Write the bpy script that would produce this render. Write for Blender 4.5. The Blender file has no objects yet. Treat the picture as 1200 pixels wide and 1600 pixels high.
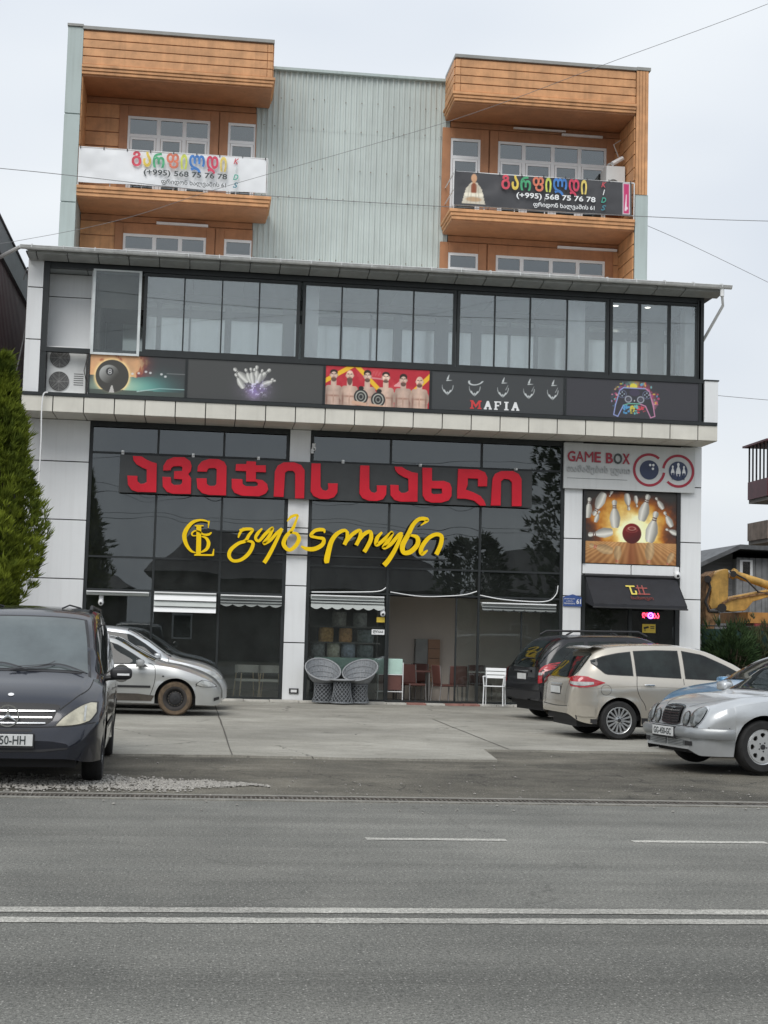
import bpy, bmesh, math, random
import numpy as np
from mathutils import Vector, Matrix
from mathutils.geometry import tessellate_polygon
from mathutils.bvhtree import BVHTree
random.seed(7); RNG = np.random.default_rng(7)
SC = bpy.context.scene; COL = SC.collection
# ------------------------------------------------ camera
F, YAW, PITCH, ROLL, CAM = 2300.0, 7.0, 4.8, 1.55, (0.0, -34.5, 1.62)
ROT = Matrix.Rotation(math.radians(-YAW), 3, 'Z') @ Matrix.Rotation(math.radians(90+PITCH), 3, 'X') @ Matrix.Rotation(math.radians(ROLL), 3, 'Z')
cd = bpy.data.cameras.new('camera'); cam = bpy.data.objects.new('camera', cd); COL.objects.link(cam)
cd.sensor_fit = 'VERTICAL'; cd.sensor_height = 24.0; cd.lens = F*24.0/1600.0
cd.clip_start = 0.1; cd.clip_end = 2000
cam.location = CAM; cam.rotation_euler = ROT.to_euler()
SC.camera = cam
def P(px, py, Y=0.0):
    """world X, Z of a photo point that lies on the plane Y"""
    d = ROT @ Vector(((px-600)/F, -(py-800)/F, -1)); t = (Y-CAM[1])/d.y
    return (CAM[0]+d.x*t, CAM[2]+d.z*t)
def G(px, py, z=0.0):
    d = ROT @ Vector(((px-600)/F, -(py-800)/F, -1)); t = (z-CAM[2])/d.z
    return (CAM[0]+d.x*t, CAM[1]+d.y*t)
# ------------------------------------------------ world, sun, exposure
w = bpy.data.worlds.new('World'); SC.world = w; w.use_nodes = True
SUN_EL, SUN_AZ = math.radians(48), math.radians(205)     # azimuth clockwise from +Y
nt = w.node_tree; nt.nodes.clear()
def N(t, **k):
    n = nt.nodes.new(t)
    for a, b in k.items(): setattr(n, a, b)
    return n
out = N('ShaderNodeOutputWorld'); bg = N('ShaderNodeBackground'); bg.inputs[1].default_value = 0.1
sky = N('ShaderNodeTexSky'); sky.sky_type = 'NISHITA'; sky.sun_disc = False
sky.sun_elevation = SUN_EL; sky.sun_rotation = SUN_AZ; sky.dust_density = 3
tc = N('ShaderNodeTexCoord'); sep = N('ShaderNodeSeparateXYZ')
nz = N('ShaderNodeTexNoise'); nz.inputs['Scale'].default_value = 2.2; nz.inputs['Detail'].default_value = 3; nz.inputs['Roughness'].default_value = 0.45
mp = N('ShaderNodeMapping'); mp.inputs['Scale'].default_value = (1, 1, 2.4)
cr = N('ShaderNodeValToRGB'); cr.color_ramp.elements[0].position = 0.34; cr.color_ramp.elements[1].position = 0.66
cr.color_ramp.elements[0].color = (0.60, 0.655, 0.74, 1); cr.color_ramp.elements[1].color = (0.82, 0.855, 0.885, 1)
gr = N('ShaderNodeMath', operation='MULTIPLY_ADD'); gr.inputs[1].default_value = 2.6; gr.inputs[2].default_value = 8.25
gz = N('ShaderNodeMath', operation='MAXIMUM'); gz.inputs[1].default_value = 0.0
vm = N('ShaderNodeVectorMath', operation='SCALE'); mx = N('ShaderNodeMix', data_type='RGBA'); mx.inputs[0].default_value = 0.94
L = nt.links.new
L(tc.outputs['Generated'], mp.inputs[0]); L(mp.outputs[0], nz.inputs['Vector']); L(nz.outputs[0], cr.inputs[0])
L(tc.outputs['Generated'], sep.inputs[0]); L(sep.outputs[2], gz.inputs[0]); L(gz.outputs[0], gr.inputs[0])
L(cr.outputs[0], vm.inputs[0]); L(gr.outputs[0], vm.inputs['Scale'])
L(sky.outputs[0], mx.inputs[6]); L(vm.outputs[0], mx.inputs[7]); L(mx.outputs[2], bg.inputs[0]); L(bg.outputs[0], out.inputs[0])
sl = bpy.data.lights.new('sun', 'SUN'); sl.energy = 1.5; sl.angle = math.radians(38); sl.color = (1.0, 0.97, 0.93)
so = bpy.data.objects.new('sun', sl); COL.objects.link(so)
sd = Vector((math.sin(SUN_AZ)*math.cos(SUN_EL), math.cos(SUN_AZ)*math.cos(SUN_EL), math.sin(SUN_EL)))
so.rotation_euler = sd.to_track_quat('Z', 'Y').to_euler()
SC.view_settings.view_transform = 'Standard'; SC.view_settings.look = 'None'
SC.view_settings.exposure = 0.32; SC.view_settings.gamma = 1; SC.view_settings.use_curve_mapping = False
SC.cycles.max_bounces = 8; SC.cycles.transparent_max_bounces = 12; SC.cycles.glossy_bounces = 4; SC.cycles.diffuse_bounces = 4
SC.cycles.use_denoising = True
# ------------------------------------------------ materials
MC = {}
def s2l(c): return tuple(((v/255)/12.92 if v/255 <= .04045 else ((v/255+.055)/1.055)**2.4) for v in c)
def M(name, col=(.5, .5, .5), rough=.6, metal=0.0, var=.12, scale=3.0, bump=0.0, bscale=40.0, coat=0.0, streak=0.0, spec=.5, emit=0.0, speck=0.0, warp=(1, 1, 1), col2=None):
    if name in MC: return MC[name]
    m = bpy.data.materials.new(name); m.use_nodes = True; MC[name] = m
    n = m.node_tree.nodes; l = m.node_tree.links.new; b = n['Principled BSDF']
    b.inputs['Roughness'].default_value = rough; b.inputs['Metallic'].default_value = metal
    b.inputs['Specular IOR Level'].default_value = spec
    b.inputs['Coat Weight'].default_value = coat; b.inputs['Coat Roughness'].default_value = .06
    t = n.new('ShaderNodeTexCoord'); mp = n.new('ShaderNodeMapping'); mp.inputs['Scale'].default_value = warp
    l(t.outputs['Object'], mp.inputs[0])
    nz = n.new('ShaderNodeTexNoise'); nz.inputs['Scale'].default_value = scale; nz.inputs['Detail'].default_value = 6; nz.inputs['Roughness'].default_value = .62
    l(mp.outputs[0], nz.inputs['Vector'])
    r = n.new('ShaderNodeMapRange'); r.inputs[1].default_value = .3; r.inputs[2].default_value = .7
    l(nz.outputs[0], r.inputs[0])
    mix = n.new('ShaderNodeMix'); mix.data_type = 'RGBA'
    c2 = col2 if col2 else tuple(v*(1-var*1.6) for v in col)
    mix.inputs[6].default_value = (*c2, 1); mix.inputs[7].default_value = (*[min(1, v*(1+var*.5)) for v in col], 1)
    l(r.outputs[0], mix.inputs[0]); cur = mix.outputs[2]
    def mul(fac_socket, amt, cur, dark=(.25, .22, .18)):
        k = n.new('ShaderNodeMix'); k.data_type = 'RGBA'; k.blend_type = 'MULTIPLY'; k.inputs[7].default_value = (*dark, 1)
        mm = n.new('ShaderNodeMath'); mm.operation = 'MULTIPLY'; mm.inputs[1].default_value = amt
        l(fac_socket, mm.inputs[0]); l(mm.outputs[0], k.inputs[0]); l(cur, k.inputs[6]); return k.outputs[2]
    if streak:
        mp2 = n.new('ShaderNodeMapping'); mp2.inputs['Scale'].default_value = (7, 7, .35); l(t.outputs['Object'], mp2.inputs[0])
        n2 = n.new('ShaderNodeTexNoise'); n2.inputs['Scale'].default_value = 1.6; n2.inputs['Detail'].default_value = 5; l(mp2.outputs[0], n2.inputs['Vector'])
        r2 = n.new('ShaderNodeMapRange'); r2.inputs[1].default_value = .48; r2.inputs[2].default_value = .78; l(n2.outputs[0], r2.inputs[0])
        cur = mul(r2.outputs[0], streak, cur)
    if speck:
        v = n.new('ShaderNodeTexNoise'); v.inputs['Scale'].default_value = 75; v.inputs['Detail'].default_value = 2; l(t.outputs['Object'], v.inputs['Vector'])
        r3 = n.new('ShaderNodeMapRange'); r3.inputs[1].default_value = .35; r3.inputs[2].default_value = .7; r3.inputs[3].default_value = 1-speck; r3.inputs[4].default_value = 1+speck; l(v.outputs[0], r3.inputs[0])
        k = n.new('ShaderNodeVectorMath'); k.operation = 'SCALE'; l(cur, k.inputs[0]); l(r3.outputs[0], k.inputs['Scale']); cur = k.outputs[0]
        if speck > .4:
            v2 = n.new('ShaderNodeTexVoronoi'); v2.inputs['Scale'].default_value = 26; l(t.outputs['Object'], v2.inputs['Vector'])
            r4 = n.new('ShaderNodeMapRange'); r4.inputs[1].default_value = .16; r4.inputs[2].default_value = .05; r4.inputs[3].default_value = 0; r4.inputs[4].default_value = 1; l(v2.outputs['Distance'], r4.inputs[0])
            g2 = n.new('ShaderNodeMath'); g2.operation = 'MULTIPLY'; s3 = n.new('ShaderNodeSeparateColor'); l(v2.outputs['Color'], s3.inputs[0]); r5 = n.new('ShaderNodeMapRange'); r5.inputs[1].default_value = .55; r5.inputs[2].default_value = 1; l(s3.outputs[0], r5.inputs[0])
            l(r4.outputs[0], g2.inputs[0]); l(r5.outputs[0], g2.inputs[1]); k2 = n.new('ShaderNodeMix'); k2.data_type = 'RGBA'; k2.inputs[7].default_value = (.55, .54, .50, 1); l(g2.outputs[0], k2.inputs[0]); l(cur, k2.inputs[6]); cur = k2.outputs[2]
    l(cur, b.inputs['Base Color'])
    if bump:
        bn = n.new('ShaderNodeTexNoise'); bn.inputs['Scale'].default_value = bscale; bn.inputs['Detail'].default_value = 3; l(t.outputs['Object'], bn.inputs['Vector'])
        bb = n.new('ShaderNodeBump'); bb.inputs['Strength'].default_value = bump; bb.inputs['Distance'].default_value = .01
        l(bn.outputs[0], bb.inputs['Height']); l(bb.outputs[0], b.inputs['Normal'])
    if emit:
        b.inputs['Emission Color'].default_value = (*col, 1); b.inputs['Emission Strength'].default_value = emit
    return m
def glass(name, tint, refl=.08, rough=.0, wave=0.0, dirt_haze=.03):
    if name in MC: return MC[name]
    m = bpy.data.materials.new(name); m.use_nodes = True; MC[name] = m
    n = m.node_tree.nodes; l = m.node_tree.links.new; n.clear()
    o = n.new('ShaderNodeOutputMaterial'); mx = n.new('ShaderNodeMixShader'); mx2 = n.new('ShaderNodeMixShader'); df = n.new('ShaderNodeBsdfDiffuse'); df.inputs[0].default_value = (.42, .47, .45, 1); t = n.new('ShaderNodeBsdfTransparent'); g = n.new('ShaderNodeBsdfGlossy')
    t.inputs[0].default_value = (*tint, 1); g.inputs['Roughness'].default_value = rough; g.inputs[0].default_value = (.93, .98, 1, 1)
    lw = n.new('ShaderNodeFresnel'); lw.inputs[0].default_value = 1.5
    mr = n.new('ShaderNodeMapRange'); mr.inputs[1].default_value = .04; mr.inputs[2].default_value = 1; mr.inputs[3].default_value = refl; mr.inputs[4].default_value = 1
    l(lw.outputs[0], mr.inputs[0]); l(mr.outputs[0], mx.inputs[0]); tcd = n.new('ShaderNodeTexCoord'); mpd = n.new('ShaderNodeMapping'); mpd.inputs['Scale'].default_value = (1.6, 1.6, .8); nd = n.new('ShaderNodeTexNoise'); nd.inputs['Scale'].default_value = 1.5; nd.inputs['Detail'].default_value = 6; nd.inputs['Roughness'].default_value = .7
    rd = n.new('ShaderNodeMapRange'); rd.inputs[1].default_value = .3; rd.inputs[2].default_value = .75; rd.inputs[3].default_value = dirt_haze*.45; rd.inputs[4].default_value = dirt_haze*1.8  # smudges of dirt over a pale haze that lifts the glass tone
    l(tcd.outputs['Object'], mpd.inputs[0]); l(mpd.outputs[0], nd.inputs['Vector']); l(nd.outputs[0], rd.inputs[0]); l(rd.outputs[0], mx2.inputs[0])
    l(t.outputs[0], mx2.inputs[1]); l(df.outputs[0], mx2.inputs[2]); l(mx2.outputs[0], mx.inputs[1]); l(g.outputs[0], mx.inputs[2]); l(mx.outputs[0], o.inputs[0])
    if wave:
        tc = n.new('ShaderNodeTexCoord'); bn = n.new('ShaderNodeTexNoise'); bn.inputs['Scale'].default_value = .7; bn.inputs['Detail'].default_value = 1
        bb = n.new('ShaderNodeBump'); bb.inputs['Strength'].default_value = wave; bb.inputs['Distance'].default_value = .02
        l(tc.outputs['Object'], bn.inputs['Vector']); l(bn.outputs[0], bb.inputs['Height']); l(bb.outputs[0], g.inputs['Normal']); l(bb.outputs[0], lw.inputs['Normal'])
    return m
def ground_mat(name, c1, c2, rough=.88, big=.35, streak=.25, streak_dir=(.06, 1.3, 1), speck=.5, speck_col=(.62, .6, .55), cracks=0.0, crack_scale=.45, stain=.3, grain=.35, bump=.8):
    m = bpy.data.materials.new(name); m.use_nodes = True; MC[name] = m
    n = m.node_tree.nodes; l = m.node_tree.links.new; b = n['Principled BSDF']; b.inputs['Roughness'].default_value = rough; b.inputs['Specular IOR Level'].default_value = .25
    t = n.new('ShaderNodeTexCoord').outputs['Object']
    def noise(scale, detail=4, warp=None, rgh=.6, seed=0):
        v = t
        if warp or seed:
            mp = n.new('ShaderNodeMapping'); mp.inputs['Scale'].default_value = warp or (1, 1, 1); mp.inputs['Location'].default_value = (seed*7.3, seed*3.1, 0); l(t, mp.inputs[0]); v = mp.outputs[0]
        q = n.new('ShaderNodeTexNoise'); q.inputs['Scale'].default_value = scale; q.inputs['Detail'].default_value = detail; q.inputs['Roughness'].default_value = rgh; l(v, q.inputs['Vector']); return q.outputs[0]
    def rng(s, a, b_, c=0.0, d=1.0):
        r = n.new('ShaderNodeMapRange'); r.inputs[1].default_value = a; r.inputs[2].default_value = b_; r.inputs[3].default_value = c; r.inputs[4].default_value = d; l(s, r.inputs[0]); return r.outputs[0]
    def mixc(f, a, col):
        k = n.new('ShaderNodeMix'); k.data_type = 'RGBA'; l(f, k.inputs[0]); l(a, k.inputs[6])
        k.inputs[7].default_value = (*col, 1); return k.outputs[2]
    def scale(cur, f):
        k = n.new('ShaderNodeVectorMath'); k.operation = 'SCALE'; l(cur, k.inputs[0]); l(f, k.inputs['Scale']); return k.outputs[0]
    def mul(a, b_):
        k = n.new('ShaderNodeMath'); k.operation = 'MULTIPLY'; l(a, k.inputs[0]); l(b_, k.inputs[1]) if not isinstance(b_, float) else setattr(k.inputs[1], 'default_value', b_); return k.outputs[0]
    base = n.new('ShaderNodeMix'); base.data_type = 'RGBA'; base.inputs[6].default_value = (*c2, 1); base.inputs[7].default_value = (*c1, 1)
    l(rng(noise(.8, 7, None, .68), .32, .68), base.inputs[0]); cur = base.outputs[2]
    cur = scale(cur, rng(noise(.22, 3, None, .5, 2), .3, .7, 1-big, 1+big*.5))
    cur = scale(cur, rng(noise(1.0, 4, streak_dir, .6, 3), .3, .72, 1-streak, 1+streak*.6))
    if stain:
        cur = mixc(mul(rng(noise(1.7, 6, (.6, 1, 1), .7, 5), .60, .74), stain), cur, tuple(v*.28 for v in c2))
        cur = mixc(mul(rng(noise(5.5, 3, None, .6, 6), .68, .74), stain*.7), cur, tuple(v*.3 for v in c2))
    cur = scale(cur, rng(noise(48, 3, None, .75, 8), .3, .7, 1-grain, 1+grain))
    cur = scale(cur, rng(noise(130, 2, None, .7, 9), .35, .65, 1-grain*.7, 1+grain*.7))
    if speck:
        v2 = n.new('ShaderNodeTexVoronoi'); v2.inputs['Scale'].default_value = 60; l(t, v2.inputs['Vector']); s3 = n.new('ShaderNodeSeparateColor'); l(v2.outputs['Color'], s3.inputs[0])
        cur = mixc(mul(mul(rng(v2.outputs['Distance'], .34, .22), rng(s3.outputs[0], .62, .9)), speck), cur, speck_col)
        cur = mixc(mul(mul(rng(v2.outputs['Distance'], .36, .24), rng(s3.outputs[1], .62, .9)), speck*.8), cur, tuple(v*.25 for v in c2))
    if cracks:
        mp = n.new('ShaderNodeMapping'); l(t, mp.inputs[0]); ad = n.new('ShaderNodeVectorMath'); ad.operation = 'ADD'; q = n.new('ShaderNodeTexNoise'); q.inputs['Scale'].default_value = 3.5; q.inputs['Detail'].default_value = 5
        l(t, q.inputs['Vector']); sc = n.new('ShaderNodeVectorMath'); sc.operation = 'SCALE'; sc.inputs['Scale'].default_value = .35; l(q.outputs['Color'], sc.inputs[0]); l(t, ad.inputs[0]); l(sc.outputs[0], ad.inputs[1])
        v3 = n.new('ShaderNodeTexVoronoi'); v3.feature = 'DISTANCE_TO_EDGE'; v3.inputs['Scale'].default_value = crack_scale; l(ad.outputs[0], v3.inputs['Vector'])
        cur = mixc(mul(mul(rng(v3.outputs['Distance'], .0075*crack_scale/.45, .003*crack_scale/.45), rng(noise(.7, 2, None, .5, 11), .47, .55)), cracks), cur, (.03, .028, .025))
    l(cur, b.inputs['Base Color'])
    bb = n.new('ShaderNodeBump'); bb.inputs['Strength'].default_value = bump; bb.inputs['Distance'].default_value = .008; l(noise(70, 4, None, .7, 13), bb.inputs['Height']); l(bb.outputs[0], b.inputs['Normal'])
    return m
def attr_mat(name, rough=.5, spec=.4):
    if name in MC: return MC[name]
    m = bpy.data.materials.new(name); m.use_nodes = True; MC[name] = m
    n = m.node_tree.nodes; b = n['Principled BSDF']; a = n.new('ShaderNodeAttribute'); a.attribute_name = 'Col'
    m.node_tree.links.new(a.outputs[0], b.inputs['Base Color']); b.inputs['Roughness'].default_value = rough; b.inputs['Specular IOR Level'].default_value = spec
    return m
# ------------------------------------------------ mesh building
ORG = {}
class MB:
    def __init__(s): s.v = []; s.f = []
    def _add(s, vs, fs):
        k = len(s.v); s.v += [tuple(p) for p in vs]; s.f += [tuple(i+k for i in f) for f in fs]; return s
    def box(s, x0, x1, y0, y1, z0, z1):
        return s._add([(x0,y0,z0),(x1,y0,z0),(x1,y1,z0),(x0,y1,z0),(x0,y0,z1),(x1,y0,z1),(x1,y1,z1),(x0,y1,z1)],
                      [(0,3,2,1),(4,5,6,7),(0,1,5,4),(1,2,6,5),(2,3,7,6),(3,0,4,7)])
    def poly(s, pts): return s._add(pts, [tuple(range(len(pts)))])
    def hexa(s, b, t):   # four bottom points, four top points
        return s._add(list(b)+list(t), [(0,3,2,1),(4,5,6,7),(0,1,5,4),(1,2,6,5),(2,3,7,6),(3,0,4,7)])
    def tube(s, pts, r, n=8, caps=True):
        pts = [Vector(p) for p in pts]; rs = r if isinstance(r, (list, tuple)) else [r]*len(pts)
        vs = []; fs = []
        ref = None
        for i, p in enumerate(pts):
            d = (pts[min(i+1, len(pts)-1)]-pts[max(i-1, 0)]).normalized()
            if ref is None: ref = d.orthogonal().normalized()
            ref = (ref-d*ref.dot(d)).normalized(); c = d.cross(ref)
            for k in range(n):
                a = 2*math.pi*k/n; vs.append(p+(ref*math.cos(a)+c*math.sin(a))*rs[i])
        for i in range(len(pts)-1):
            for k in range(n): fs.append((i*n+k, i*n+(k+1)%n, (i+1)*n+(k+1)%n, (i+1)*n+k))
        if caps: fs += [tuple(reversed(range(n))), tuple(range((len(pts)-1)*n, len(pts)*n))]
        return s._add(vs, fs)
    def lathe(s, prof, c=(0, 0, 0), n=24, axis='Z', closed=False):
        vs = []; fs = []; m = len(prof)
        for k in range(n):
            a = 2*math.pi*k/n; ca, sa = math.cos(a), math.sin(a)
            for r, h in prof:
                if axis == 'Z': q = (r*ca, r*sa, h)
                elif axis == 'Y': q = (r*ca, h, r*sa)
                else: q = (h, r*ca, r*sa)
                vs.append((q[0]+c[0], q[1]+c[1], q[2]+c[2]))
        for k in range(n):
            for i in range(m-1 + (1 if closed else 0)):
                a, b = k*m+i, k*m+(i+1) % m; c2, d = ((k+1) % n)*m+(i+1) % m, ((k+1) % n)*m+i
                fs.append((a, b, c2, d))
        return s._add(vs, fs)
    def prism(s, poly, y0, y1, holes=()):    # poly in (x, z), front face at y0, back at y1
        loops = [poly]+list(holes); tr = tessellate_polygon([[Vector((a, b, 0)) for a, b in q] for q in loops])
        flat = [p for q in loops for p in q]; n = len(flat)
        fs = []
        for t in tr:
            a, b, c = [flat[i] for i in t]
            if (b[0]-a[0])*(c[1]-a[1])-(b[1]-a[1])*(c[0]-a[0]) < 0: t = (t[0], t[2], t[1])
            fs.append(tuple(t)); fs.append(tuple(i+n for i in reversed(t)))
        k = 0
        for q in loops:
            m = len(q)
            for i in range(m): fs.append((k+i, k+(i+1) % m, n+k+(i+1) % m, n+k+i))
            k += m
        return s._add([(a, y0, b) for a, b in flat]+[(a, y1, b) for a, b in flat], fs)
    def ball(s, c, rx, ry, rz, n=12, m=8):
        vs = []; fs = []
        for j in range(m+1):
            t = math.pi*j/m
            for k in range(n):
                a = 2*math.pi*k/n; vs.append((c[0]+rx*math.sin(t)*math.cos(a), c[1]+ry*math.sin(t)*math.sin(a), c[2]+rz*math.cos(t)))
        for j in range(m):
            for k in range(n): fs.append((j*n+k, (j+1)*n+k, (j+1)*n+(k+1) % n, j*n+(k+1) % n))
        return s._add(vs, fs)
    def grid(s, rows):     # rows of points, quads between
        h = len(rows); wd = len(rows[0]); vs = [p for r in rows for p in r]
        return s._add(vs, [(i*wd+j, i*wd+j+1, (i+1)*wd+j+1, (i+1)*wd+j) for i in range(h-1) for j in range(wd-1)])
    def mesh(s, name, mat, o=(0, 0, 0), smooth=False):
        me = bpy.data.meshes.new(name)
        me.from_pydata([(a-o[0], b-o[1], c-o[2]) for a, b, c in s.v], [], s.f)
        if mat: me.materials.append(mat)
        if smooth:
            me.polygons.foreach_set('use_smooth', [True]*len(me.polygons))
            try: me.set_sharp_from_angle(angle=math.radians(38))
            except Exception: pass
        me.update(); return me
    def build(s, name, mat, parent=None, smooth=False, bevel=0.0, **props):
        o = ORG.get(parent, (0, 0, 0)) if parent else (0, 0, 0)
        ob = bpy.data.objects.new(name, s.mesh(name, mat, o, smooth)); COL.objects.link(ob)
        if parent: ob.parent = parent; ORG[ob] = o
        if bevel:
            bv = ob.modifiers.new('b', 'BEVEL'); bv.width = bevel; bv.segments = 2; bv.limit_method = 'ANGLE'
        for k, v in props.items(): ob[k] = v
        return ob
def thing(name, label, cat, loc=(0, 0, 0), rz=0.0, group=None, local=False):
    o = bpy.data.objects.new(name, None); COL.objects.link(o); o.location = loc; o.rotation_euler = (0, 0, rz)
    o.empty_display_size = .1
    o['label'] = label; o['category'] = cat
    if group: o['group'] = group
    ORG[o] = (0, 0, 0) if local else tuple(loc)
    return o
def piece(name, me, parent, loc, rot=None, **props):     # shared-mesh copy placed at a world point
    ob = bpy.data.objects.new(name, me); COL.objects.link(ob); o = ORG.get(parent, (0, 0, 0))
    ob.parent = parent; ob.location = (loc[0]-o[0], loc[1]-o[1], loc[2]-o[2])
    if rot: ob.rotation_euler = rot
    ORG[ob] = loc
    for k, v in props.items(): ob[k] = v
    return ob
def copy_tree(o, parent=None):
    c = o.copy(); COL.objects.link(c)
    if parent: c.parent = parent
    for ch in list(o.children): copy_tree(ch, c)
    return c
def struct(name, mb, mat, smooth=False): return mb.build(name, mat, None, smooth, kind='structure')
def text(s, box, y, mat, parent, name='lettering', bold=0.0, depth=.004, shear=0.0, local=None, flip=False):
    """text fitted in box x0,x1,z0,z1 on plane y, facing -Y"""
    cu = bpy.data.curves.new('t', 'FONT'); cu.body = s; cu.size = 1; cu.offset = bold; cu.extrude = .01; cu.shear = shear; cu.resolution_u = 3
    ob = bpy.data.objects.new('t', cu); COL.objects.link(ob); bpy.context.view_layer.update()
    me = bpy.data.meshes.new_from_object(ob.evaluated_get(bpy.context.evaluated_depsgraph_get()))
    bpy.data.objects.remove(ob); bpy.data.curves.remove(cu)
    n = len(me.vertices); co = np.empty(n*3, dtype=np.float32); me.vertices.foreach_get('co', co); co = co.reshape(-1, 3)
    lo, hi = co.min(0), co.max(0); x0, x1, z0, z1 = box; o = ORG.get(parent, (0, 0, 0))
    q = np.empty_like(co)
    q[:, 0] = x0+(co[:, 0]-lo[0])/(hi[0]-lo[0])*(x1-x0)
    q[:, 2] = z0+(co[:, 1]-lo[1])/(hi[1]-lo[1])*(z1-z0)
    q[:, 1] = y-(co[:, 2]-lo[2])/(hi[2]-lo[2])*depth
    q -= np.array(o, dtype=np.float32)
    me.vertices.foreach_set('co', q.ravel()); me.materials.clear(); me.materials.append(mat); me.name = name; me.update()
    ob = bpy.data.objects.new(name, me); COL.objects.link(ob)
    if parent: ob.parent = parent
    return ob
def lerp(a, b, t): return a+(b-a)*t
def catmull(pts, k=6):
    pts = [np.array(p, float) for p in pts]; out = []
    for i in range(len(pts)-1):
        p0, p1, p2, p3 = pts[max(i-1, 0)], pts[i], pts[i+1], pts[min(i+2, len(pts)-1)]
        for j in range(k):
            t = j/k; out.append(.5*((2*p1)+(-p0+p2)*t+(2*p0-5*p1+4*p2-p3)*t*t+(-p0+3*p1-3*p2+p3)*t**3))
    out.append(pts[-1]); return out
# shared materials
white = M('white_cladding', (.76, .775, .78), .38, var=.04, scale=.6, streak=.08)
tilem = M('ledge_tile', (.66, .64, .57), .5, var=.08, scale=1.5, streak=.08)
frame = M('anthracite_frame', (.026, .030, .031), .42, var=.15, spec=.35)
black = M('black_matt', (.02, .02, .022), .6)
dgap = M('joint_dark', (.03, .03, .03), .9)
board = M('dark_board', (.05, .054, .055), .4, var=.1, spec=.35)
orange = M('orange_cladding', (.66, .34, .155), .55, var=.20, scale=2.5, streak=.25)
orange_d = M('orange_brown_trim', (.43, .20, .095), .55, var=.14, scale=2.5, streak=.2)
sage = M('sage_sheet', (.51, .565, .54), .45, var=.08, scale=.8, streak=.22)
sage_p = M('sage_panel', (.42, .49, .475), .45, var=.05, scale=.8, streak=.2)
whitep = M('white_plastic', (.78, .79, .79), .35, var=.03)
galv = M('galvanised_metal', (.70, .71, .70), .38, metal=.25, var=.15, scale=6)
gl_dark = glass('dark_tinted_glass', (.26, .28, .28), .105, wave=.3, dirt_haze=.03)
gl_clear = glass('clear_glass', (.97, .99, .99), .13, wave=.10, dirt_haze=.08)
gl_door = glass('shop_glass', (.86, .88, .87), .055, dirt_haze=.02)
gl_home = glass('window_glass', (.30, .33, .35), .16)
# ------------------------------------------------ ground
def asphalt(name, col, col2, speck, wscale):
    return M(name, col, .88, var=.2, scale=wscale, bump=.9, bscale=110, speck=speck, col2=col2, warp=(.35, 1, 1), spec=.3)
m_road = ground_mat('road_asphalt', (.210, .207, .186), (.150, .150, .136), big=.26, streak=.3, speck=.5, cracks=.25, crack_scale=.22, stain=.28, grain=.55)
m_apron = ground_mat('old_asphalt', (.20, .185, .15), (.082, .077, .064), big=.35, streak=.3, streak_dir=(.25, 1.2, 1), speck=.5, cracks=.6, crack_scale=1.2, stain=.6, grain=.5)
m_conc = ground_mat('forecourt_concrete', (.385, .37, .325), (.255, .245, .21), big=.26, streak=.14, streak_dir=(.3, 1.1, 1), speck=.12, cracks=.7, crack_scale=.3, stain=.75, grain=.2, bump=.4)
m_paint = ground_mat('worn_road_paint', (.52, .51, .46), (.34, .33, .30), big=.15, streak=.25, streak_dir=(.5, 3, 1), speck=.55, speck_col=(.16, .155, .145), stain=.35, grain=.5)
# one sheet to the horizon, then the road and the forecourt as sheets above it
struct('ground', MB().box(-400, 400, -400, 600, -.6, -.02), M('far_ground', (.12, .12, .09), .95, var=.3, scale=.05))
struct('road', MB().grid([[(x, y, 0.0) for x in (-90, 90)] for y in (-32, -20.12)]), m_road)
struct('far_road_shoulder', MB().grid([[(x, y, 0.0) for x in (-90, 90)] for y in (-38, -32)]), m_apron)
struct('road_shoulder', MB().grid([[(x, y, 0.0) for x in (-90, 90)] for y in (-19.66, -13.0)]), m_apron)
random.seed(3)
def rag(x0, x1, y, n, a): return [(lerp(x0, x1, i/n), y+random.uniform(-a, a)) for i in range(n+1)]
front = rag(-30, 3.96, -15.25, 90, .05)+[(4.05, -14.3)]+rag(4.12, 40, -13.42, 80, .05)
rows = [[(x, y, .03) for x, y in front], [(x, 1.1, .03) for x, y in front]]
fc = MB().grid(rows); fc.grid([[(x, y, -.01) for x, y in front], [(x, y, .03) for x, y in front]])
struct('forecourt', fc, m_conc)
mj = M('joint_filler', (.09, .082, .07), .95)
def joint(a, b, w):
    d = (Vector(b)-Vector(a)).normalized(); nn = Vector((-d.y, d.x))*w/2; pts = []
    n = 14; up = []; lo = []
    for i in range(n+1):
        p = Vector(a).lerp(Vector(b), i/n)+nn*random.uniform(-.6, .6); ww = random.uniform(.6, 1.3)
        up.append((p.x+nn.x*ww, p.y+nn.y*ww, .034)); lo.append((p.x-nn.x*ww, p.y-nn.y*ww, .034))
    return MB().grid([lo, up])
for a, b, ww in (((.38, -.35), (.48, -15.2), .022), ((4.55, -6.0), (4.5, -13.4), .02), ((-8, -.4), (-8.0, -15.2), .03), ((9.5, -.4), (9.5, -13.3), .03)):
    struct('expansion_joint', joint(a, b, ww), mj)
def mark(x0, x1, y0, y1, n):
    up, lo = [], []
    for i in range(n+1):
        x = lerp(x0, x1, i/n); up.append((x, y1+random.uniform(-.01, .01), .004)); lo.append((x, y0+random.uniform(-.01, .01), .004))
    return MB().grid([lo, up])
struct('centre_line', mark(-60, 60, -25.80, -25.64, 900), m_paint)
struct('centre_line', mark(-60, 60, -26.10, -25.95, 900), m_paint)
for k in range(0, 8):
    struct('lane_line', mark(1.38+k*2.19, 2.52+k*2.19, -22.72, -22.60, 24), m_paint)
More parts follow.
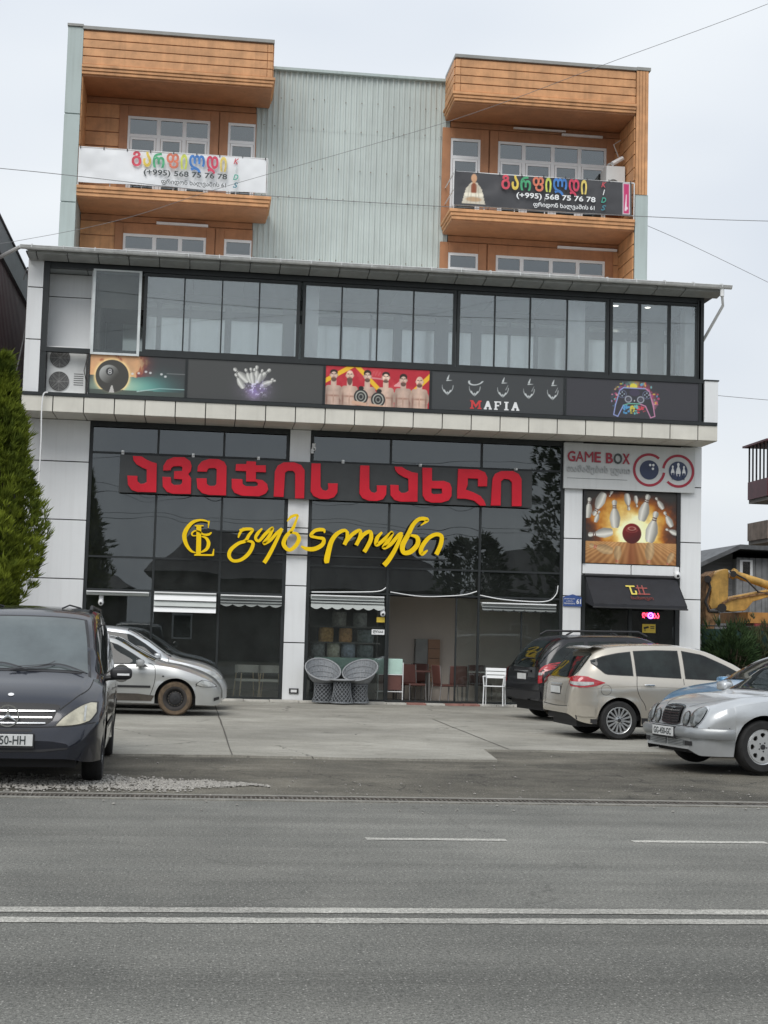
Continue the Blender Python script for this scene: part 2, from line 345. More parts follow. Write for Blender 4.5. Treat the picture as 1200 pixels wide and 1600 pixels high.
# drain channel between road and shoulder
dr = thing('drain_channel', 'long narrow drain channel with metal grating along the near edge of the shoulder', 'drain', (2, -19.89, 0))
m_dc = M('drain_concrete', (.26, .25, .22), .9, var=.25, scale=5, bump=.5, speck=.2)
rust = M('worn_cast_iron', (.17, .155, .135), .6, metal=.3, var=.35, scale=12)
MB().box(-40, 40, -20.12, -20.03, -.2, .012).build('channel_edge', m_dc, dr)
MB().box(-40, 40, -19.75, -19.66, -.2, .012).build('channel_edge', m_dc, dr)
MB().box(-40, 40, -20.03, -19.75, -.25, -.17).build('channel_floor', black, dr)
gm = MB()
for i in range(720):
    x = -12+i*.045
    if random.random() < .97: gm.box(x, x+.017, -20.0, -19.78, -.03, .004+random.uniform(0, .004))
gm.box(-12, 20.4, -20.03, -20.0, -.03, .012); gm.box(-12, 20.4, -19.78, -19.75, -.03, .012)
gm.build('grating', rust, dr, kind='stuff')
# gravel patch
gv = MB(); gp = []
for i in range(9000):
    u = random.random()**.8; x = -7+u*7.6+random.gauss(0, .12); wd = .62*(1-max(0, (x+1.2)/1.9)**2) if x > -1.2 else .62
    y = -18.75+random.uniform(-1, 1)*max(.05, wd)*(1 if random.random() < .8 else 1.5)+.09*math.sin(x*5)+.06*math.sin(x*13); r = random.uniform(.008, .022)
    c = Vector((x, y, .004+r*.5)); k = len(gv.v)
    q = [c+Vector((random.uniform(.6, 1.2)*r*dx, random.uniform(.6, 1.2)*r*dy, random.uniform(.4, .9)*r*dz)) for dx, dy, dz in ((1, 0, 0), (0, 1, 0), (-1, 0, 0), (0, -1, 0), (0, 0, 1), (0, 0, -1))]
    gv._add(q, [(0, 1, 4), (1, 2, 4), (2, 3, 4), (3, 0, 4), (1, 0, 5), (2, 1, 5), (3, 2, 5), (0, 3, 5)])
gv.build('gravel', M('gravel_stone', (.36, .345, .31), .9, var=.5, scale=30, col2=(.16, .15, .14)), None, kind='stuff')
cb = MB()
for i in range(420):
    x = random.uniform(-3, 14); y = random.choice([random.uniform(-19.6, -13.5), random.uniform(-19.6, -18), random.gauss(-20.4, .35)]); r = random.uniform(.006, .02)
    c = Vector((x, y, .004+r*.4)); q = [c+Vector((random.uniform(.5, 1.3)*r*dx, random.uniform(.5, 1.2)*r*dy, .5*r*dz)) for dx, dy, dz in ((1, 0, 0), (0, 1, 0), (-1, 0, 0), (0, -1, 0), (0, 0, 1), (0, 0, -1))]
    cb._add(q, [(0, 1, 4), (1, 2, 4), (2, 3, 4), (3, 0, 4), (1, 0, 5), (2, 1, 5), (3, 2, 5), (0, 3, 5)])
cb.build('loose_gravel', MC['gravel_stone'], None, kind='stuff')
# ------------------------------------------------ main building
B = thing('commercial_building', 'white commercial building with dark glass shop front, glazed gallery and orange and grey tower', 'building', (4, 0, 0))
def panels(name, xs, zs, y0, y1, mat, gap=.012, parent=B):
    """separate boards with open joints between"""
    for i in range(len(xs)-1):
        for j in range(len(zs)-1):
            MB().box(xs[i]+gap, xs[i+1]-gap, y0+random.uniform(-.002, .002), y1, zs[j]+gap, zs[j+1]-gap).build(name, mat, parent, bevel=.004)
def bars(mb, xs, zs, x0, x1, z0, z1, y0, y1, wv=.05, wh=.05):
    for x in xs: mb.box(x-wv/2, x+wv/2, y0, y1, z0, z1)
    for z in zs: mb.box(x0, x1, y0+.003, y1+.003, z-wh/2, z+wh/2)
# masonry core behind the cladding, split so that the shop room and gallery stay open
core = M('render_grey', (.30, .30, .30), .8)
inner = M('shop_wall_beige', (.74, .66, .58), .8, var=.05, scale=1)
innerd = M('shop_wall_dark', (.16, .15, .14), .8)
sf = M('shop_floor_tile', (.50, .47, .43), .35, var=.1)
c = MB(); c.box(-4.1, -2.72, .06, 9, -.2, 6.42); c.box(1.97, 2.42, .06, .5, -.2, 6.42); c.box(8.66, 9.05, .06, 9, -.2, 6.42); c.box(11.5, 12.0, .06, 9, -.2, 6.42)
c.box(9.05, 11.5, .06, 9, 3.2, 6.42); c.box(9.05, 11.5, 1.6, 9, -.2, 3.2)
c.box(-4.1, 12.0, 8.7, 9, 0, 6.42); c.box(-4.1, 12.0, .3, 9, 6.42, 6.8)
c.box(-4.05, 12.0, 1.3, 2.7, 9.75, 9.92); c.box(-4.1, 12.0, 1.3, 2.71, 6.81, 9.74); c.box(-4.1, 12.0, 2.72, 14, 6.81, 10.29); c.box(-4.1, 12.0, 9.01, 14, -.1, 6.8); c.box(-4.05, -2.6, -.9, 9, 9.94, 9.98); 
c.build('masonry_core', core, B)
MB().box(-4.1, 12, .02, 8.7, -.1, .045).build('shop_floor', sf, B)
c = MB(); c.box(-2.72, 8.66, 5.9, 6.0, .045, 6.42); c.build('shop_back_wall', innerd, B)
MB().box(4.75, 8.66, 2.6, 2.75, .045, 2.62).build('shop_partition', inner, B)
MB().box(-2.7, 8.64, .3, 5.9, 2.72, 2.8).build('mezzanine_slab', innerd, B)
# left wall cladding (horizontal joints)
panels('cladding_panel', [-4.12, -2.68], [.02, 1.38, 2.73, 4.09, 5.44, 6.42], 0, .05, white)
panels('cladding_panel', [1.95, 2.46], [.02, 1.40, 2.73, 4.09, 5.44, 6.42], 0, .05, white)
panels('cladding_panel', [8.60, 9.06], [.02, 1.35, 2.69, 4.07, 5.42, 6.42], 0, .05, white)
panels('cladding_panel', [11.49, 12.03], [.02, 1.35, 2.69, 4.07, 5.42, 6.42], 0, .05, white)
panels('cladding_panel', [9.07, 10.28, 11.48], [3.23, 3.49], 0, .05, white)
MB().box(9.07, 11.48, .03, .05, 3.49, 6.42).build('portal_backing', frame, B)
for a_, b_ in ((-4.1, -2.68), (1.95, 2.46), (8.6, 9.06), (11.49, 12.03)): MB().box(a_, b_, .05, .06, 0, 6.42).build('cladding_backing', dgap, B)
# kerb stones along the shop front
kb = thing('kerb_strip', 'low strip of pale paving stones along the foot of the shop front', 'kerb', (3, -.25, 0))
m_kb = M('kerb_stone', (.55, .53, .48), .8, var=.2, scale=4, speck=.1)
m_red = M('red_paving', (.34, .17, .14), .8, var=.3, scale=5)
x = -7.9
while x < 11.9:
    L_ = random.uniform(.55, .75) if x < 4 or x > 7 else random.uniform(.35, .5)
    MB().box(x+.006, x+L_-.006, -.34, -.02, .0, .075+random.uniform(-.006, .006)).build('kerb_stone', m_red if (4.6 < x < 6.3 and random.random() < .75) else m_kb, kb, bevel=.008)
    x += L_
# curtain walls
def curtain(x0, x1, xs, zs, opening=None):
    f = MB(); xx = [x0]+xs+[x1]; zz = [.08]+zs+[6.29]
    for i, x in enumerate(xx):
        w_ = .05 if 0 < i < len(xx)-1 else .07
        f.box(x-w_/2 if 0 < i < len(xx)-1 else (x if i == 0 else x-w_), x+w_/2 if 0 < i < len(xx)-1 else (x+w_ if i == 0 else x), .02, .12, .08, 6.29)
    for z in zz[1:-1]:
        for i in range(len(xx)-1):
            f.box(xx[i]+.026, xx[i+1]-.026, .028, .11, z-.022, z+.022)
    f.box(x0, x1, .0, .13, 6.29, 6.42); f.box(x0, x1, .01, .13, .05, .12)
    cw = f.build('curtain_wall', frame, B)
    for i in range(len(xx)-1):
        for j in range(len(zz)-1):
            if opening and opening(i, j): continue
            mt = gl_dark if zz[j] > 2.4 else gl_door
            tz = random.uniform(-.003, .003); tx = random.uniform(-.0025, .0025)
            a, b, c_, d = xx[i]+.02, xx[i+1]-.02, zz[j]+.018, zz[j+1]-.018
            MB().hexa([(a, .06+tx, c_), (b, .06-tx, c_), (b, .068-tx, c_), (a, .068+tx, c_)], [(a, .06+tx+tz, d), (b, .06-tx+tz, d), (b, .068-tx+tz, d), (a, .068+tx+tz, d)]).build('pane', mt, cw)
    return cw
curtain(-2.68, 1.95, [-1.11, .42], [2.51, 3.27, 5.69])
curtain(2.46, 8.60, [4.37, 6.57], [2.60, 3.22, 5.68], opening=lambda i, j: (i == 1 and j == 0))
for x in (6.02, 4.4, 7.6): MB().box(x, x+.04, .05, .1, .12, 2.58).build('door_stile', frame, B)
# sliding door leaf pushed aside
MB().box(6.08, 6.54, .14, .15, .14, 2.55).build('pane', gl_door, B)
# ledge between floors
LG = MB().box(-4.13, 12.0, -1.08, .30, 6.45, 6.80).build('ledge', dgap, B)
zt = [6.43, 6.78]
xs = [-4.15]+[-3.45+.681*k for k in range(23)]; xs = [v for v in xs if v < 11.8]+[12.02]
for i in range(len(xs)-1):
    MB().box(xs[i]+.011, xs[i+1]-.011, -1.115+random.uniform(-.003, .003), -1.08, 6.43, 6.78).build('ledge_tile', tilem, LG, bevel=.004)
    MB().box(xs[i]+.011, xs[i+1]-.011, -1.07, .02, 6.42, 6.45).build('soffit_tile', tilem, LG)
for j in range(2): MB().box(12.0, 12.02, -1.06+j*.6, -.5+j*.6, 6.43, 6.78).build('ledge_tile', tilem, LG)
MB().box(-4.13, 12.0, -1.14, -1.0, 6.785, 6.86).build('ledge_rail', frame, B)
# gallery: end pillars, rail, headers
panels('pillar_panel', [-4.14, -3.78], [6.83, 8.06, 9.25, 9.9], -1.05, -.9, white)
MB().box(-4.12, -3.80, -1.03, -.5, 6.8, 9.94).build('pillar_core', dgap, B)
MB().box(-4.14, -4.12, -1.0, 3, 6.8, 9.94).build('gallery_side_wall', white, B)
MB().box(11.70, 12.03, -1.08, -.2, 6.87, 7.86).build('end_pier', white, B); MB().box(11.69, 12.05, -1.10, -.18, 7.86, 7.89).build('pier_cap', frame, B)
g = MB()
g.box(-3.78, 11.68, -1.06, -.92, 7.80, 7.90)              # rail
g.box(-3.78, 11.68, -1.02, -.85, 9.74, 9.93)              # header
for x in (-3.72, 11.62): g.box(x-.06, x+.06, -1.05, -.9, 6.86, 9.93)
g.box(11.53, 11.6, -1.05, -.9, 7.9, 9.8)
g.box(-3.78, 11.68, -1.04, -.95, 6.84, 6.88)
g.build('gallery_frame', frame, B)
g = MB().box(11.6, 11.68, -.9, 1.2, 9.55, 9.93).box(11.6, 11.68, -.9, 1.2, 6.86, 7.9).box(11.6, 11.68, 1.0, 1.2, 7.9, 9.6)
g.build('gallery_end_frame', frame, B)
MB().box(11.63, 11.64, -.9, 1.0, 7.9, 9.55).build('pane', gl_clear, B)
def sashes(x0, x1, cuts, z0=7.90, z1=9.72, sub=False):
    f = MB(); t = .07
    f.box(x0, x0+t, -1.03, -.93, z0, z1); f.box(x1-t, x1, -1.03, -.93, z0, z1); f.box(x0+t, x1-t, -1.028, -.932, z0, z0+.06); f.box(x0+t, x1-t, -1.028, -.932, z1-.06, z1)
    for c_ in cuts: f.box(c_-(.035 if sub else .016), c_+(.035 if sub else .016), -1.015, -.95, z0+.06, z1-.06)
    fr = f.build('gallery_window', frame, B); xx = [x0+.04]+cuts+[x1-.04]
    for i in range(len(xx)-1):
        y = -.985+.008*(i % 2); MB().box(xx[i]-.004, xx[i+1]+.004, y, y+.006, z0+.03, z1-.03).build('pane', gl_clear, fr)
sashes(-1.53, 2.03, [-.62, .24, 1.09]); sashes(2.09, 5.69, [3.0, 3.84, 4.68]); sashes(5.71, 9.36, [6.61, 7.46, 8.35]); sashes(9.38, 11.56, [10.11, 10.84], sub=True)
# white framed sash slid forward, opening behind it
f = MB(); f.box(-2.68, -2.62, -1.09, -1.05, 7.78, 9.74).box(-1.65, -1.59, -1.09, -1.05, 7.78, 9.74).box(-2.62, -1.65, -1.088, -1.052, 7.78, 7.83).box(-2.62, -1.65, -1.088, -1.052, 9.70, 9.74)
fr = f.build('white_window', M('white_alu', (.62, .66, .66), .4), B); MB().box(-2.62, -1.65, -1.072, -1.066, 7.83, 9.70).build('pane', gl_door, fr)
# gallery interior: floor, ceiling, white columns, inner glazed wall
MB().box(-4.1, 11.6, -.9, 1.2, 6.86, 6.9).build('gallery_floor', M('gallery_floor_pale', (.72, .72, .70), .5), B)
lc = M('gallery_ceiling', (.34, .36, .36), .6, var=.06)
for i in range(13):
    x0 = -4.05+i*1.2; MB().box(x0+.008, min(x0+1.192, 11.6), -.84, 1.2, 9.76, 9.80).build('ceiling_panel', lc, B)
MB().box(-3.78, -2.72, -.35, -.30, 6.9, 9.2).box(-3.78, -2.72, -.35, -.30, 9.22, 9.74).build('alcove_panel', white, B)
MB().box(-2.72, -2.67, -.9, 1.2, 6.9, 9.74).build('alcove_return', white, B)
pb = M('sky_bright_pane', (.86, .91, .90), .12, metal=.32, var=.05, scale=1.2, warp=(6, 6, .3), spec=1.0, coat=1.0)  # inner window panes, sky reflection put into near-white colour and metallic sheen
gf = M('inner_frame_grey', (.13, .145, .15), .5)
dk = MB(); dk.box(-2.67, 11.6, 1.21, 1.25, 6.9, 9.76); dk.build('inner_wall', pb, B)
f = MB()
f.box(-2.67, 11.6, 1.15, 1.21, 9.20, 9.40); f.box(-2.67, 11.6, 1.12, 1.21, 9.52, 9.76)
for x, w_ in ((-2.3, .4), (-1.25, .12), (-.50, .05), (.42, .16), (1.9, .3), (3.2, .07), (3.93, .05), (4.6, .22), (5.0, .05), (5.70, .34), (6.58, .25), (7.42, .05), (8.1, .1), (9.3, .3), (9.95, .06), (10.5, .06), (11.2, .4)):
    f.box(x-w_/2, x+w_/2, 1.14, 1.212, 6.9, 9.52)
iw = f.build('inner_window_frame', gf, B)
for a_, b_ in ((477, 497), (888, 914), (1070, 1086)):
    xa, xb = P(a_, 520, -.45)[0], P(b_, 520, -.45)[0]; MB().box(xa, xb, -.45, -.1, 6.9, 9.76).build('gallery_column', whitep, B)
MB().box(-2.62, -1.55, -.6, 1.1, 8.95, 9.74).box(-2.62, -2.52, -.6, 1.1, 6.9, 9.0).build('interior_shade_block', innerd, B)  # dark block added as the shade inside the open window
for x in (9.75, 10.55): MB().lathe([(0, 9.755), (.06, 9.755), (.07, 9.76), (0, 9.76)], (x, -.2, 0), 12).build('downlight', M('lamp_on', (1, .95, .85), emit=3), B)
# eave: soffit, dark fascia, tiles, gutter
MB().box(-4.15, 11.97, -1.5, 1.3, 9.93, 9.965).build('eave_soffit', M('dark_soffit', (.07, .075, .078), .5), B)
xs = [-4.12, -3.92]+[-3.92+.68*k for k in range(1, 24)]; xs = [v for v in xs if v < 11.7]+[11.98]
for i in range(len(xs)-1):
    MB().hexa([(xs[i]+.01, -1.55, 9.905), (xs[i+1]-.01, -1.55, 9.905), (xs[i+1]-.01, -1.12, 9.85), (xs[i]+.01, -1.12, 9.85)], [(xs[i]+.01, -1.55, 9.975), (xs[i+1]-.01, -1.55, 9.975), (xs[i+1]-.01, -1.12, 9.92), (xs[i]+.01, -1.12, 9.92)]).build('fascia_tile', M('grey_fascia', (.34, .35, .34), .45, streak=.2), B)
r = MB(); r.hexa([(-4.2, -1.62, 9.99), (12.05, -1.62, 9.99), (12.05, 1.25, 10.55), (-4.2, 1.25, 10.55)], [(-4.2, -1.62, 10.02), (12.05, -1.62, 10.02), (12.05, 1.25, 10.6), (-4.2, 1.25, 10.6)])
r.box(-4.1, 12.0, 1.1, 2.6, 9.96, 10.6)
r.build('roof_sheet', galv, B)
gt = []
for i in range(7): a = math.pi*i/6; gt.append((-1.68-.07*math.cos(a), 10.03-.075*math.sin(a)))
gu = MB(); rows = [[(x, y, z) for y, z in gt] for x in (-4.25, 12.12)]; gu.grid(rows); gu.grid([[(x, y*.999-.004, z-.006) for y, z in gt] for x in (-4.25, 12.12)])
for x in (-4.25, 12.12): gu.poly([(x, y, z) for y, z in gt])
gu.tube([(-4.25, -1.75, 10.03), (12.12, -1.75, 10.03)], .012, 6)
gu.build('gutter', galv, B, smooth=True)
for i in range(24):
    x = -4.0+i*.69; MB().tube([(x, -1.77, 9.97), (x, -1.77, 10.05), (x, -1.6, 10.09)], .010, 5).build('gutter_bracket', galv, B)
MB().tube([(-4.25, -1.68, 10.0), (-4.75, -1.2, 9.85)], .045, 8).build('gutter_outlet', galv, B)
dp = MB(); dp.tube([(11.9, -1.66, 10.0), (11.9, -1.66, 9.78)], .05, 10).tube([(11.9, -1.66, 9.8), (11.98, -1.5, 9.6), (11.74, -.5, 8.75), (11.74, -.2, 8.6)], .035, 8)
dp.build('downpipe', whitep, B, smooth=True)
# ------------------------------------------------ tower
T = MB()
T.box(-3.72, -3.37, 1.22, 14, 10.3, 16.30); T.box(10.72, 10.93, 1.24, 14, 10.3, 16.33); T.box(-3.37, 10.72, 13.8, 14, 10.3, 16.2)
T.build('tower_side_wall', sage_p, B)
for z0, z1 in ((10.3, 11.9), (11.92, 14.1), (14.12, 16.3)):
    MB().box(-3.735, -3.36, 1.19, 1.22, z0, z1-.01).build('fin_panel', sage_p, B, bevel=.004)
MB().box(10.62, 10.95, 1.19, 1.24, 10.3, 13.0).build('fin_panel', sage_p, B)
T = MB().box(-3.3, 10.7, 2.68, 2.8, 10.3, 16.1).box(-3.7, 10.9, 2.7, 13.9, 16.0, 16.1); T.build('tower_core', core, B)
# corrugated central wall, geometry
def corr(x0, x1, z0, z1, y, mat, name='corrugated_sheet'):
    rows = []; x = x0; pts = []; i = 0
    prof = [(0, 0), (.018, -.03), (.062, -.03), (.08, 0), (.14, 0)]
    while x < x1:
        for dx, dy in prof:
            if x+dx <= x1: pts.append((x+dx, y+dy))
        x += .14
    return MB().grid([[(a, b, z0) for a, b in pts], [(a, b, z1) for a, b in pts]]).build(name, mat, B)
xw = .96
for z0, z1 in ((10.4, 12.75), (12.74, 14.6), (14.59, 16.12)):
    corr(xw, 6.04, z0, z1, 2.66-.004*(z0 > 12)-.004*(z0 > 14), sage)
MB().box(.96, 6.04, 2.52, 2.8, 16.12, 16.19).build('parapet_cap', sage_p, B)
sm = M('screw_rust', (.22, .17, .13), .7)
for z in (11.2, 12.8, 13.6, 14.65, 15.4):
    sc_ = MB()
    for i in range(12):
        x = 1.03+.42*i+.14*random.randint(0, 1); zz = z+random.uniform(-.03, .03); sc_.box(x-.012, x+.012, 2.612, 2.63, zz-.012, zz+.012)
    sc_.build('screw_row', sm, B, kind='stuff')
def planks(name, x0, x1, z0, z1, y, mat, n, th=.03, along='x'):
    for i in range(n):
        a, b = lerp(z0, z1, i/n), lerp(z0, z1, (i+1)/n)
        if along == 'x': MB().box(x0, x1, y-th+random.uniform(-.003, .003), y, a+.012, b-.012).build(name, mat, B, bevel=.006)
        else: MB().box(y-th, y, x0, x1, a+.012, b-.012).build(name, mat, B, bevel=.006)
def cornice(x0, x1, z0, z1, y, ya, side):
    """three stepped mouldings on front, returned along one side to the wall"""
    n = 3; h = (z1-z0)/n
    for i in range(n):
        o = .015+.03*i; a, b = z0+i*h, z0+(i+1)*h-.008
        m_ = MB().box(x0-(o if side == 'L' else 0), x1+(o if side == 'R' else 0), y-o, y+.1, a, b)
        if side == 'R': m_.box(x1, x1+o, y+.1, ya, a, b)
        else: m_.box(x0-o, x0, y+.1, ya, a, b)
        m_.build('cornice_moulding', orange, B, bevel=.008)
def balcony_bay(x0, x1, side, wall, wins, ylo=1.2):
    yw = 2.6; # side: which end is free (R = right, L = left)
    # parapet block on top
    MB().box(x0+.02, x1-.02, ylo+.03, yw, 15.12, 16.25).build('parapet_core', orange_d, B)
    planks('parapet_plank', x0, x1-.14 if side == 'R' else x1, 15.37, 16.22, ylo+.03, orange, 4) if side == 'R' else planks('parapet_plank', x0+.14, x1, 15.37, 16.22, ylo+.03, orange, 4)
    e = (x1-.13, x1) if side == 'R' else (x0, x0+.13)
    for i in range(4): 
        a = 15.37+.2125*i; MB().box(e[0], e[1], ylo-.006, ylo+.05, a+.008, a+.20).build('quoin_block', orange, B, bevel=.006)
    xs_ = x1 if side == 'R' else x0
    planks('parapet_plank', ylo+.06, yw, 15.37, 16.22, xs_+(.03 if side == 'R' else 0), orange, 4, along='y')
    cornice(x0, x1, 15.13, 15.36, ylo, yw, side)
    MB().box(x0-.02, x1+.03, ylo-.04, yw+.1, 16.25, 16.33).build('parapet_cap', M('cap_metal', (.30, .30, .28), .4), B)
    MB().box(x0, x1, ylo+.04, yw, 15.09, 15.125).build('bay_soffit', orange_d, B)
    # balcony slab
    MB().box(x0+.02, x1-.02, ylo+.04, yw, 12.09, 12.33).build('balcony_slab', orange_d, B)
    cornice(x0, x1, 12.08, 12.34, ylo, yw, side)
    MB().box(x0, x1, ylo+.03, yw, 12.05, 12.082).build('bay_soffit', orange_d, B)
    # wall planks behind, openings trimmed
    a, b = wall
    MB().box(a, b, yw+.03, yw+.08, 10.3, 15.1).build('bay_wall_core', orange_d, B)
    for z0, z1, wz in ((12.34, 15.09, 14.64), (10.4, 12.05, 11.59)):
        edges = [a]+[v for wn in wins for v in (wn[0]-.22, wn[1]+.22)]+[b]
        for i in range(0, len(edges), 2):
            if edges[i+1]-edges[i] > .08: planks('wall_plank', edges[i], edges[i+1], z0, z1 if False else min(z1, wz+.28), yw+.03, orange, 7 if z0 > 12 else 4)
        planks('wall_plank', a, b, wz+.28, z1, yw+.03, orange_d, 1)
        for wx0, wx1, mull, tr in wins:
            t = MB(); t.box(wx0-.22, wx0, yw-.03, yw+.04, z0, wz+.27).box(wx1, min(wx1+.22, b), yw-.03, yw+.04, z0, wz+.27).box(wx0, wx1, yw-.03, yw+.04, wz, wz+.27)
            t.build('window_surround', orange_d, B, bevel=.01)
            f = MB(); fy0, fy1 = yw-.01, yw+.06
            f.box(wx0, wx0+.06, fy0, fy1, z0, wz).box(wx1-.06, wx1, fy0, fy1, z0, wz).box(wx0+.06, wx1-.06, fy0, fy1, wz-.07, wz)
            top = wz-.5 if z0 > 12 else wz-.42
            f.box(wx0+.06, wx1-.06, fy0+.003, fy1, top-.04, top+.04)
            for m_ in mull: f.box(m_-.05, m_+.05, fy0+.001, fy1, z0, wz-.07)
            wf = f.build('window', whitep, B); xx = [wx0+.06]+list(mull)+[wx1-.06]
            for i in range(len(xx)-1):
                p0, p1 = xx[i]+(.05 if i else 0), xx[i+1]-(.05 if i < len(xx)-2 else 0)
                MB().box(p0, p1, yw+.02, yw+.026, top+.04, wz-.07).build('pane', gl_home, wf)
                s = MB().box(p0+.01, p0+.06, yw-.02, yw+.03, z0, top-.05).box(p1-.06, p1-.01, yw-.02, yw+.03, z0, top-.05).box(p0+.06, p1-.06, yw-.018, yw+.03, top-.11, top-.05)
                s.build('sash', whitep, wf); MB().box(p0+.06, p1-.06, yw, yw+.006, z0, top-.11).build('pane', gl_home, wf)
                MB().box(p0, p1, yw+.10, yw+.11, z0 if z0 > 12 else z0, wz-.6 if i % 2 else wz-.1).build('curtain', M('net_curtain', (.55, .56, .54), .9, var=.2, scale=3, warp=(9, 9, .4)), wf)
        if z0 < 12: MB().box(a+1.9 if a < 0 else a+2.9, a+3.2 if a < 0 else a+4.5, yw-.08, yw-.02, 11.86, 11.92).build('tube_light', whitep, B)
balcony_bay(-3.36, 1.29, 'R', (-3.36, .96), [(-2.28, -.2, (-1.5, -.85), 0), (.26, .98, (), 0)])
balcony_bay(5.9, 10.6, 'L', (6.04, 10.6), [(6.05, 6.84, (), 0), (7.31, 10.23, (8.0, 8.78, 9.5), 0)])
MB().box(9.0, 10.1, 2.5, 2.56, 14.88, 14.94).box(7.7, 9.1, 2.5, 2.56, 14.98, 15.02).build('tube_light', whitep, B)
# right end pier, orange vertical boards, and inner side walls
for i in range(4):
    x = 10.61+i*.08; MB().box(x+.004, x+.076, 1.17, 1.24, 13.0, 16.25).build('pier_board', orange, B, bevel=.006)
planks('side_wall_plank', 1.25, 2.6, 12.34, 15.09, 10.615, orange, 8, along='y'); planks('side_wall_plank', 1.25, 2.6, 10.4, 12.05, 10.615, orange, 5, along='y')
MB().box(10.61, 10.98, 1.15, 14, 16.26, 16.34).box(-3.75, -3.36, 1.15, 14, 16.30, 16.36).build('parapet_cap', MC['cap_metal'], B)
for i in range(8): MB().box(-3.36, -3.33, 1.25, 2.6, 12.34+i*.344, 12.34+i*.344+.33).build('side_wall_plank', orange, B)
# balcony railings (thin white rods)
for x0, x1, nm in ((-3.33, 1.25, 'left'), (5.93, 10.58, 'right')):
    rl = MB(); rl.tube([(x0, 1.17, 13.28), (x1, 1.17, 13.28)], .018, 6).tube([(x0, 1.17, 12.43), (x1, 1.17, 12.43)], .014, 6)
    n = 6
    for i in range(n+1): x = lerp(x0, x1, i/n); rl.tube([(x, 1.17, 12.33), (x, 1.17, 13.28)], .014, 6)
    xe = x1 if nm == 'left' else x0
    for z in (13.28, 12.85, 12.43): rl.tube([(xe, 1.17, z), (xe, 2.58, z)], .014, 6)
    rl.build('balcony_railing', whitep, B, smooth=True)
